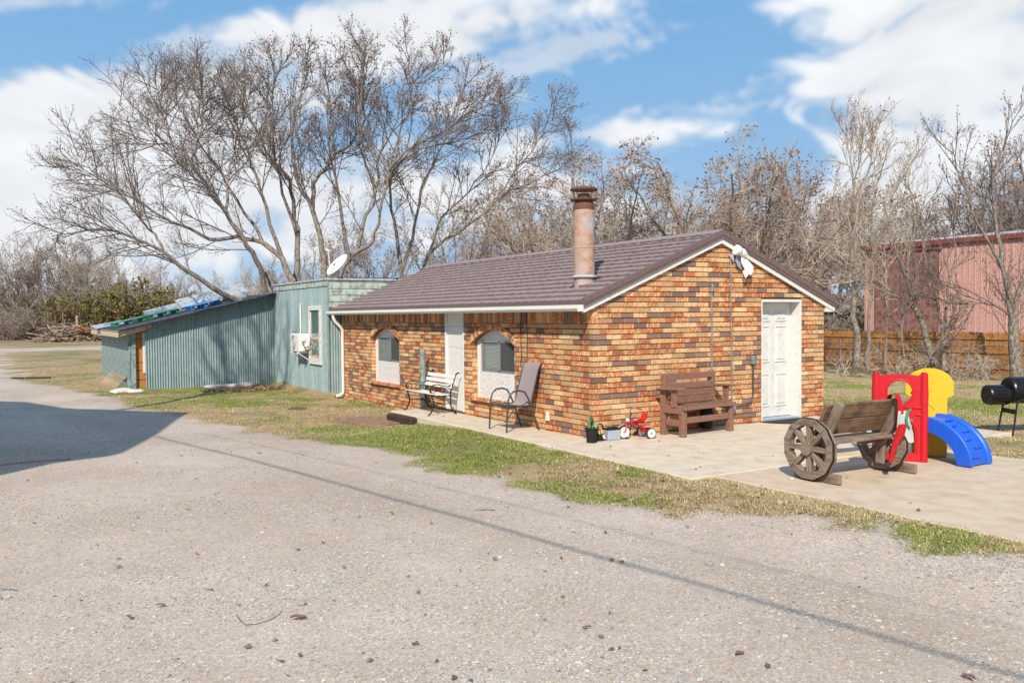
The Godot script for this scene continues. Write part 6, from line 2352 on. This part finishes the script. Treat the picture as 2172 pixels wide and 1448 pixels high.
	traced_tree("fence_tree", "straight pale trunk tree in the fence row with a tuft of upright rods", [
		[0.15, 0.05, [[1817, 778], [1818, 700], [1812, 600], [1815, 500], [1812, 400]], false, 0.35],
		[0.05, 0.01, [[1812, 400], [1806, 350], [1795, 285]], false, 0.2],
		[0.045, 0.01, [[1812, 400], [1825, 340], [1832, 275]], false, 0.2],
		[0.045, 0.01, [[1812, 420], [1840, 370], [1858, 290]], false, 0.2]], D, rp, M.twig_light, M.leaf_brown, "trees in the fence row")
	traced_tree("fence_tree", "slim upright tree in the fence row between straight trunk and leaning trunks", [
		[0.09, 0.02, [[1843, 785], [1843, 700], [1848, 600], [1850, 480], [1855, 400], [1880, 330]], false, 0.3],
		[0.04, 0.012, [[1850, 520], [1880, 440], [1920, 370], [1940, 330]], false, 0.2],
		[0.05, 0.015, [[1880, 785], [1882, 690], [1880, 600], [1885, 530]], false, 0.4]], D, rp, M.twig_light, M.leaf_brown, "trees in the fence row")
	traced_tree("fence_tree", "pale trunk leaning far left across the fence row", [
		[0.15, 0.03, [[1985, 785], [1963, 710], [1940, 640], [1925, 590], [1905, 545], [1888, 500], [1880, 440]], false, 0.35],
		[0.07, 0.012, [[1945, 660], [1900, 625], [1870, 605], [1835, 590], [1800, 560]], false, 0.2],
		[0.05, 0.012, [[1925, 590], [1935, 520], [1940, 450], [1935, 420]], false, 0.2],
		[0.05, 0.012, [[1870, 605], [1860, 560], [1830, 520], [1790, 470]], false, 0.2]], D, rp, M.twig_light, M.leaf_brown, "trees in the fence row")
	traced_tree("fence_tree", "clump of crooked dark stems beside the leaning pale trunk", [
		[0.1, 0.02, [[2003, 785], [1998, 700], [1990, 640], [1968, 570], [1955, 500], [1945, 430]], false, 0.35],
		[0.1, 0.02, [[2008, 785], [2008, 690], [2010, 610], [2028, 550], [2022, 480], [2030, 410]], false, 0.35],
		[0.05, 0.012, [[1915, 785], [1913, 700], [1925, 640], [1945, 590]], false, 0.3],
		[0.04, 0.012, [[1960, 785], [1985, 740], [2010, 700], [2030, 690]], false, 0.2]], D - 0.6, rp, M.twig, M.leaf_brown, "trees in the fence row")
	var bigp := rp.duplicate(true)
	bigp.leaf = 1.0
	bigp.len = [2.4, 1.0, 0.45]
	traced_tree("fence_tree", "stout dark barked tree at the end of the fence row with low twigs", [
		[0.3, 0.18, [[2157, 800], [2152, 740], [2150, 690], [2146, 655]], false, 0.5],
		[0.17, 0.02, [[2146, 660], [2135, 600], [2125, 560], [2112, 470], [2100, 400], [2120, 330], [2140, 275]], false, 0.1],
		[0.12, 0.02, [[2148, 650], [2172, 600], [2190, 540], [2180, 440], [2165, 350]], false, 0.1],
		[0.09, 0.015, [[2125, 560], [2090, 500], [2060, 440], [2030, 360], [2020, 300]], false, 0.15],
		[0.07, 0.012, [[2146, 670], [2100, 640], [2060, 645], [2010, 640]], false, 0.2]], D - 1.0, bigp, M.twig, M.leaf_brown, "trees in the fence row")
	# thorny tangle at the foot of the row
	for a in [[1905, 790, 1.5], [1975, 792, 1.9], [2030, 795, 1.6], [2085, 797, 1.2], [1790, 782, 1.1]]:
		var b := deep(a[0], a[1], D + 0.4)
		b.y = hgt(b.x, b.z)
		var o := thing("bramble", "tangle of bare bramble stems at the foot of the fence row", "shrub", b, 0.0, "brambles along the fence")
		var gc := Geo.new()
		for k in 16:
			var d: Vector3 = V(R(-1, 1), R(0.2, 1.0), R(-1, 1)).normalized() * a[2]
			var path := PackedVector3Array([V(R(-0.3, 0.3), -0.05, R(-0.3, 0.3)), d * 0.4 + V(0, 0.25, 0), d * 0.8, d + V(d.x * 0.4, -0.35, d.z * 0.4)])
			limb(gc, crook(path, 0.1), 0.014, 0.005, 4)
			sprout(gc, null, path, 0, {"n": [4, 2], "len": [0.6, 0.25], "rad": [0.007, 0.005], "ang": 1.2, "up": 0.0, "wob": 0.3, "leaf": 0.0}, 0.2)
		part(o, "stem", gc, M.twig_light)
	# grown kinds for the wood behind
	var kinds := []
	var wood := {"n": [12, 8, 6], "len": [2.9, 1.25, 0.6], "rad": [0.032, 0.015, 0.009], "ang": 1.15, "up": 0.1, "wob": 0.22, "leaf": 0.0, "ls": 0.075}
	var leafy := wood.duplicate(true)
	leafy.leaf = 0.55
	var dome := leafy.duplicate(true)
	dome.up = 0.05
	dome.leaf = 0.5
	dome.tip = 0.75
	dome.n = [12, 8, 7]
	for k in 5:
		var gt := Geo.new()
		var gc := Geo.new()
		var lf := Geo.new()
		grown(10.0, [5.4, 4.2, 6.2, 5.0, 7.2][k], 0.22, (dome if k == 4 else leafy) if k >= 2 else wood, [6, 7, 8, 7, 11][k], gt, gc, lf)
		kinds.append([gt.mesh(M.bark), gc.mesh([M.twig_brown, M.twig_light, M.twig_brown, M.twig_brown, M.twig_light][k]), lf.mesh(M.leaf_brown) if lf.v.size() else null])
	var place := func(u: float, depth: float, vtop: float, k: int, label: String, grp: String, called := "wood_tree") -> void:
		var b := deep(u, 676, depth)
		b.y = hgt(b.x, b.z) if absf(b.x) < 30 and b.z > -44 else -0.25
		var h := EYE.y + (676.0 - vtop) / FOCAL * depth - b.y
		var o := thing(called, label, "tree", b, R(0, TAU), grp)
		put(o, "trunk", kinds[k][0])
		put(o, "crown", kinds[k][1])
		if kinds[k][2]:
			put(o, "leaf", kinds[k][2]).set_meta("kind", "stuff")
		for c in o.get_children():
			c.scale = V(h / 10.0 * 1.08, h / 10.0, h / 10.0 * 1.08)
	var far := func(u: float, k: int) -> String:
		var look: String = ["bare grey brown tree", "pale twiggy bare tree", "spreading bare tree with russet leaf tufts", "bare tree with sparse brown leaves"][k]
		var where := "behind the red metal building"
		for q in [[230, "behind the brush pile"], [560, "beyond the lean-to shed"], [770, "beyond the teal annex"], [1180, "beyond the brick house roof"], [1480, "beyond the flue"], [1800, "beyond the gable ridge"]]:
			if u < q[0]:
				where = q[1]
				break
		return look + " in the wood " + where
	for a in [[-40, 86, 560, 0], [30, 86, 525, 3], [95, 88, 505, 2], [150, 92, 515, 3], [215, 88, 530, 1], [275, 86, 560, 0], [340, 88, 570, 2], [460, 70, 585, 0], [540, 66, 560, 1], [660, 60, 520, 0], [770, 58, 480, 3], [1000, 58, 430, 2], [1090, 60, 450, 0], [1190, 54, 375, 2], [1400, 64, 420, 0], [1620, 60, 430, 1], [1720, 58, 400, 0], [1790, 68, 430, 1], [1890, 72, 470, 2], [2010, 70, 470, 2], [2090, 62, 410, 3], [2160, 64, 350, 2], [2230, 60, 320, 3]]:
		place.call(a[0], a[1], a[2], a[3], far.call(a[0], a[3]), "trees of the wood behind")
	place.call(1525, 47, 285, 4, "broad crowned tree with russet leaf tufts rising above the house ridge", "", "russet_tree")
	place.call(1290, 50, 345, 4, "russet tufted tree standing behind the flue", "", "russet_tree")
	place.call(1660, 52, 350, 3, "bare dark tree standing right of the broad crowned russet tree", "", "russet_tree")
	# undergrowth that reads as one mass
	rng.seed = 99
	var ug := Geo.new()
	for k in 26:
		var d := V(R(-1, 1), R(0.5, 1.3), R(-1, 1)).normalized()
		var path := crook(PackedVector3Array([V(R(-0.8, 0.8), -0.1, R(-0.8, 0.8)), d * 1.6, d * 3.0 + V(d.x, 0.3, d.z)]), 0.1)
		limb(ug, path, 0.04, 0.015, 4)
		sprout(ug, null, path, 0, {"n": [6, 5, 3], "len": [1.5, 0.75, 0.4], "rad": [0.022, 0.015, 0.011], "ang": 1.1, "up": 0.12, "wob": 0.25, "leaf": 0.0}, 0.15)
	var xf := []
	for i in 235:
		var u := R(-160, 2350) if i < 190 else R(-900, -160)
		var dp := R(84, 108) if u < 560 else (R(50, 90) if u < 1750 else R(48, 85))
		if u > 1755.0 and u < 1850.0 and dp < 62.0:
			dp = 66.0
		var b := deep(u, 676, dp)
		b.y = -0.3 if b.x < 20 else -0.75
		var s := R(0.55, 1.35) if u < 560.0 else R(0.55, 1.15)
		xf.append(Transform3D(Basis(Vector3.UP, R(0, TAU)).scaled(V(s * 1.2, s, s * 1.2)), b))
	var ugm := [ug.mesh(M.twig_brown), ug.mesh(M.twig_light)]
	for k in 2:
		var half := []
		for i in xf.size():
			if (i % 3 == 0) == (k == 1):
				half.append(xf[i])
		var o := multi(["undergrowth", "pale_undergrowth"][k], ugm[k], half, PackedColorArray())
		tag(o, ["dense brown bare undergrowth of the wood behind the yard", "paler grey bare saplings among the undergrowth of the wood"][k], "undergrowth")
	# olive leaved evergreens in the left thicket
	var eg := Geo.new()
	var el := Geo.new()
	for k in 12:
		var d := V(R(-1, 1), R(0.6, 1.3), R(-1, 1)).normalized()
		var path := crook(PackedVector3Array([V(0, -0.1, 0), d * 1.3, d * 2.6]), 0.1)
		limb(eg, path, 0.05, 0.015, 5)
		sprout(eg, el, path, 0, {"n": [7, 5, 3], "len": [1.2, 0.6, 0.3], "rad": [0.02, 0.012, 0.008], "ang": 1.1, "up": 0.12, "wob": 0.25, "leaf": 2.0, "ls": 0.09}, 0.1)
	var em := eg.mesh(M.twig)
	var elm := el.mesh(M.leaf_olive)
	for a in [[175, 84, 1.6], [225, 83, 1.5], [285, 82, 1.8], [345, 82, 1.6], [250, 90, 2.0], [400, 80, 1.4], [440, 76, 1.2], [30, 90, 1.6]]:
		var b := deep(a[0], 676, a[1])
		b.y = -0.3
		var q := thing("evergreen_shrub", "olive leaved evergreen shrub in the thicket behind the brush pile", "shrub", b, R(0, TAU), "evergreen shrubs in the thicket")
		put(q, "stem", em).scale = Vector3.ONE * a[2]
		var l := put(q, "leaf", elm)
		l.scale = Vector3.ONE * a[2]
		l.set_meta("kind", "stuff")

# ---------------------------------------------------------------- fences, far buildings
func make_background() -> void:
	rng.seed = 5
	var fx := 26.4
	# board fence
	var f := thing("board_fence", "orange brown wooden board fence in front of the red metal building", "fence", V(fx, -0.75, -9))
	var boards := []
	for k in 8:
		var g := Geo.new()
		g.off = Vector2(k * 0.4, k * 0.37)
		var h := 1.74 + R(-0.02, 0.02)
		g.prism(PackedVector2Array([Vector2(-0.068, 0), Vector2(0.068, 0), Vector2(0.068, h - 0.04), Vector2(0.04, h), Vector2(-0.04, h), Vector2(-0.068, h - 0.04)]), 0.018, Transform3D(Basis(V(0, 0, 1), V(0, 1, 0), V(-1, 0, 0)), Vector3.ZERO))
		for i in g.t.size():
			g.t[i] = Vector2(g.v[i].y, g.v[i].z) + g.off
		boards.append(g.mesh(M.fence))
	var z := -19.0
	while z < 6.0:
		var b := put(f, "board", boards[rng.randi() % 8], V(R(-0.006, 0.006), R(-0.02, 0.02), z + 9.0))
		b.rotation.x = R(-0.008, 0.008)
		z += 0.142
	for y in [0.35, 0.95, 1.5]:
		var g := Geo.new()
		g.box(V(-0.035, y, 2.5), V(0.04, 0.085, 25.0))
		part(f, "rail", g, M.fence)
	# chain-link fence
	var cx := 24.0
	var c := thing("chain_link_fence", "grey chain link fence with steel posts among the trees", "fence", V(cx, -0.65, -9))
	var zz := -16.0
	while zz < 6.0:
		var g := Geo.new()
		g.rod(V(0, -0.2, zz + 9.0), V(0, 1.25, zz + 9.0), 0.03, 8)
		g.lathe([Vector2(0.034, 1.24), Vector2(0.034, 1.27), Vector2(0.0, 1.3)], 8, Transform3D(Basis.IDENTITY, V(0, 0, zz + 9.0)))
		part(c, "post", g, M.galvanised)
		zz += 1.9
	var g := Geo.new()
	g.rod(V(0, 1.2, -7.0), V(0, 1.2, 15.0), 0.02, 6)
	part(c, "top_rail", g, M.galvanised)
	g = Geo.new()
	var s := -7.0
	while s < 14.0:
		for d in [-1.0, 1.0]:
			var a := V(0.004 * d, 0.03, s)
			var b := V(0.004 * d, 1.19, s + d * 1.16)
			g.bar(a, b, 0.004, 0.004)
		s += 0.085
	part(c, "wire_mesh", g, M.grey_metal).set_meta("kind", "stuff")
	# red metal building
	var X := 34.0
	var top := 5.35
	var za := onx(1835, 530, X).z
	var zd0 := onx(1858, 600, X).z
	var zd1 := onx(1992, 600, X).z
	var rb := thing("metal_building", "big red metal sided building with pale metal roof behind the fence", "building", V(X + 6, -1.0, -8))
	var sh := -rb.position
	g = Geo.new()
	g.span(V(X + 0.05, -1.1, za) + sh, V(X + 14, top - 0.05, za + 40) + sh)
	part(rb, "wall", g, M.pink_metal)
	var pz := za
	while pz < za + 30.0:
		var e := pz + 0.91
		var pe := e
		var ps := pz
		if ps < zd0 and pe > zd0:
			pe = zd0
		if ps < zd1 and pe > zd1:
			ps = zd1
		if not (ps >= zd0 and pe <= zd1):
			g = Geo.new()
			metal_panel(g, X, ps, pe, -1.05, top - 0.06, sh)
			part(rb, "wall_panel", g, M.pink_metal)
		pz = e
	var dz := zd0
	var n := int(round((zd1 - zd0) / 0.9))
	for k in n:
		g = Geo.new()
		metal_panel(g, X - 0.09, lerpf(zd0, zd1, float(k) / n), lerpf(zd0, zd1, float(k + 1) / n), -1.05, top - 0.3, sh)
		part(rb, "sliding_door_panel", g, mat("maroon_door", rgb(0.57, 0.43, 0.41), 0.4, T.blotch, 0.4)).set_meta("label", "weathered brown sliding door panel")
	g = Geo.new()
	g.rbox(V(X - 0.06, top + 0.04, za + 20) + sh, V(0.25, 0.26, 40.4), 0.02)
	g.rbox(V(X + 7, top + 0.04, za - 0.06) + sh, V(14, 0.26, 0.2), 0.02)
	part(rb, "eave_trim", g, M.trim_red)
	g = Geo.new()
	g.rbox(V(X - 0.13, top - 0.27, (zd0 + zd1) * 0.5) + sh, V(0.12, 0.1, zd1 - zd0 + 0.5), 0.01)
	part(rb, "door_track", g, M.trim_red)
	g = Geo.new()
	g.prism(PackedVector2Array([Vector2(X - 0.1, top + 0.18), Vector2(X + 14, top + 1.55), Vector2(X + 28, top + 0.18), Vector2(X + 28, top + 0.1), Vector2(X - 0.1, top + 0.1)]), 39.8, Transform3D(Basis.IDENTITY, V(0, 0, za + 20.05) + sh))
	var k := 0.0
	var sl := atan2(1.37, 14.1)
	while k < 39.0:
		g.box(V(X + 6.95, top + 0.88, za + 0.5 + k) + sh, V(14.1, 0.05, 0.05), Basis(V(0, 0, 1), sl))
		k += 0.6
	part(rb, "roof", g, M.light_metal)
	# grey roofed house seen past the gable corner
	var hc := deep(1800, 676, 55)
	var fh := thing("distant_house", "distant house with grey shingle roof and red eave beyond the board fence", "house", V(hc.x, -0.8, hc.z), 0.5503)
	g = Geo.new()
	g.span(V(-3.2, 0, -3.0), V(1.5, 2.55, 0.0))
	part(fh, "wall", g, M.siding)
	g = Geo.new()
	g.prism(PackedVector2Array([Vector2(0.5, 2.66), Vector2(-3.0, 4.6), Vector2(-6.5, 2.66)]), 5.6, Transform3D(Basis(V(0, 0, 1), V(0, 1, 0), V(-1, 0, 0)), V(-0.9, 0, 0)))
	part(fh, "roof", g, M.far_roof)
	g = Geo.new()
	g.span(V(-3.7, 2.45, 0.4), V(1.95, 2.64, 0.55))
	part(fh, "eave", g, mat("eave_red", rgb(0.6, 0.15, 0.1), 0.6))
	g = Geo.new()
	g.span(V(-1.4, 0.3, 0.01), V(-0.4, 1.9, 0.05))
	part(fh, "window", g, M.room)
	# pale bungalow far left
	hc = deep(-10, 676, 104)
	fh = thing("distant_bungalow", "pale bungalow with a brown roof far off behind the thicket", "house", V(hc.x, -0.4, hc.z), 0.5503)
	g = Geo.new()
	g.span(V(-6, 0, -4), V(4.2, 2.3, 0))
	part(fh, "wall", g, mat("pale_wall", rgb(0.8, 0.84, 0.86), 0.8, T.blotch, 0.4))
	g = Geo.new()
	g.prism(PackedVector2Array([Vector2(0.5, 2.3), Vector2(-2.0, 3.6), Vector2(-4.5, 2.3)]), 11.0, Transform3D(Basis(V(0, 0, 1), V(0, 1, 0), V(-1, 0, 0)), V(-0.9, 0, 0)))
	part(fh, "roof", g, mat("brown_roof", rgb(0.55, 0.42, 0.36), 0.9))
	g = Geo.new()
	for q in [1.2, 2.6]:
		g.span(V(q, 0.9, 0.01), V(q + 0.7, 1.8, 0.05))
	part(fh, "window", g, M.room)
	# brush pile at the edge of the wood
	var bc := ony(150, 726, -0.25)
	var bp := thing("brush_pile", "heap of cut grey branches and sticks at the wood edge", "brush pile", V(bc.x, -0.25, bc.z))
	g = Geo.new()
	for i in 260:
		var a := R(0, TAU)
		var rr := sqrt(rng.randf())
		var q := V(cos(a) * rr * 3.0, 0, sin(a) * rr * 1.4)
		q.y = R(0.05, 1.9) * (1.0 - rr * rr)
		var d := V(R(-1, 1), R(-0.35, 0.35), R(-1, 1)).normalized() * R(0.3, 1.5)
		limb(g, crook(PackedVector3Array([q - d, q + d]), 0.06), R(0.03, 0.085), 0.02, 5)
	part(bp, "branch", g, mat("cut_wood", rgb(0.68, 0.61, 0.54), 0.9, T.blotch, 1.0)).set_meta("kind", "stuff")
	g = Geo.new()
	g.rod(V(0.5, 0, 0.9), V(0.45, 2.4, 0.7), 0.12, 7)
	part(bp, "upright_log", g, M.cut_wood)
	g = Geo.new()
	sack(g, V(1.0, 1.1, 0.8), V(0.7, 0.3, 0.4), 0.2, 3)
	part(bp, "rusty_barrel", g, mat("rusty", rgb(0.55, 0.33, 0.22), 0.9))
	g = Geo.new()
	g.rbox(ony(65, 803, -0.2) + V(0, 0.03, 0), V(1.25, 0.05, 0.2), 0.01, Basis(Vector3.UP, -0.5))
	single("flat_board", g, mat("dark_timber", rgb(0.5, 0.42, 0.38), 0.9, T.oldwood, 0.8, false), "dark flat board lying on the grass verge of the drive", "board")
	# ---- things out of the picture whose shadows fall into it
	var hs := 7.0
	var off := V(1.0 / 1.24 * -hs, 0, 1.1 / 1.24 * hs)
	var poly := PackedVector2Array()
	for q in [[-3.9, -9.08], [-4.34, -7.95], [-5.05, -5.92], [-5.86, -3.85], [-6.6, -3.62], [-7.6, -3.5], [-13.0, -3.0], [-13.0, -14.5], [-7.6, -14.9], [-6.8, -14.1], [-6.13, -11.74], [-4.72, -9.89]]:
		poly.append(Vector2(q[0] + off.x, -(q[1] + off.z)))
	var nh := thing("neighbouring_house", "two storey pale sided house standing beside the gravel drive", "house", V(-14, -0.15, -2))
	sh = -nh.position
	var flat := Basis(V(1, 0, 0), V(0, 0, -1), V(0, 1, 0))
	g = Geo.new()
	var inner := Geometry2D.offset_polygon(poly, -0.35)[0]
	g.prism(inner, 6.8, Transform3D(flat, V(0, 3.25, 0) + sh))
	part(nh, "wall", g, M.siding)
	g = Geo.new()
	g.prism(poly, 0.25, Transform3D(flat, V(0, 6.72, 0) + sh))
	part(nh, "roof", g, M.far_roof)
	# service cables
	for a in [[0.018, 0.0, "thick black service cable running overhead to the neighbouring house"], [0.006, 0.75, "thin black telephone wire running overhead beside the service cable"]]:
		g = Geo.new()
		var pts := []
		for i in 15:
			var t := i / 14.0
			var gp := V(lerpf(-5.05, -2.35, t) + a[1], -0.15, lerpf(-5.6, 9.5, t))
			gp.x += 0.35 * (t - 0.5) * (t - 0.5) * -1.0
			var hh := 6.3 - 0.35 * sin(PI * t)
			pts.append(gp + V(-hh / 1.24, hh, hh * 1.1 / 1.24))
		g.pipe(pts, a[0], 6)
		single("overhead_cable", g, M.black_matte, a[2], "cable")
	rng.seed = 21
	var tb := V(-9.45, -0.15, -5.9)
	var o := thing("yard_tree", "tall narrow bare tree beside the neighbouring house", "tree", tb)
	var gt := Geo.new()
	var gc := Geo.new()
	var tp := {"n": [10, 6, 3], "len": [1.7, 0.8, 0.4], "rad": [0.025, 0.013, 0.008], "ang": 0.9, "up": 0.2, "wob": 0.2, "leaf": 0.0}
	limb(gt, crook(PackedVector3Array([V(0, -0.1, 0), V(0.1, 4, 0), V(0.0, 8.0, 0.1)]), 0.02), 0.16, 0.085, 9)
	for q in [[V(0.6, 14.0, 0.3)], [V(-1.6, 13.0, 0.6)], [V(1.3, 12.5, -1.2)], [V(-0.3, 13.4, -1.5)], [V(0.4, 12.0, 1.7)]]:
		var path := crook(PackedVector3Array([V(0, 8.0, 0.1), V(q[0].x * 0.5, 10.2, q[0].z * 0.5), q[0]]), 0.06)
		limb(gt, path, 0.06, 0.015, 7)
		sprout(gc, null, path, 0, tp, 0.05)
	part(o, "trunk", gt, M.bark)
	part(o, "crown", gc, M.twig)

func make_leaves() -> void:
	var g := Geo.new()
	g.quad(V(-0.016, 0.002, -0.009), V(0.016, 0.008, -0.01), V(0.018, 0.001, 0.01), V(-0.015, 0.01, 0.009))
	var xf := []
	var cc := PackedColorArray()
	for i in 3400:
		var dist := 3.5 * pow(6.0, rng.randf())
		var ang := R(-0.62, 0.62) + 0.5503
		var x := EYE.x + sin(ang) * dist
		var z := EYE.z - cos(ang) * dist
		var slab := on_slab(x, z, 0.02)
		if x < -9.0 or x > 0.0 and z < 0.0 or slab and rng.randf() < 0.85:
			continue
		if gravel_at(x, z) > 0.6 and rng.randf() < 0.93:
			continue
		var s := R(0.5, 1.5)
		xf.append(Transform3D((Basis(Vector3.UP, R(0, TAU)) * Basis(V(1, 0, 0), R(-0.5, 0.5))).scaled(Vector3.ONE * s), V(x, (0.004 if slab else hgt(x, z) + 0.012), z)))
		cc.append([Color(0.3, 0.18, 0.1), Color(0.2, 0.13, 0.08), Color(0.4, 0.28, 0.16), Color(0.13, 0.1, 0.08)][rng.randi() % 4])
	var o := multi("fallen_leaves", g.mesh(M.vcol_leaf), xf, cc)
	tag(o, "small dead leaves and bark bits scattered over drive and grass", "leaves")

func metal_panel(g: Geo, x: float, z0: float, z1: float, y0: float, y1: float, sh: Vector3) -> void:
	g.span(V(x, y0, z0) + sh, V(x + 0.03, y1, z1) + sh)
	for i in 3:
		var z := lerpf(z0, z1, (i + 0.5) / 3.0)
		g.rbox(V(x - 0.012, (y0 + y1) * 0.5, z) + sh, V(0.035, y1 - y0, 0.055), 0.014)

func _ready() -> void:
	rng.seed = 12345
	set_camera()
	make_light()
	make_textures()
	make_materials()
	make_ground()
	make_slabs()
	make_house()
	make_house_fittings()
	make_annex()
	make_lean_to()
	make_background()
	make_trees()
	rng.seed = 4242
	make_yard()
	rng.seed = 777
	make_pebbles()
	make_grass()
	make_leaves()
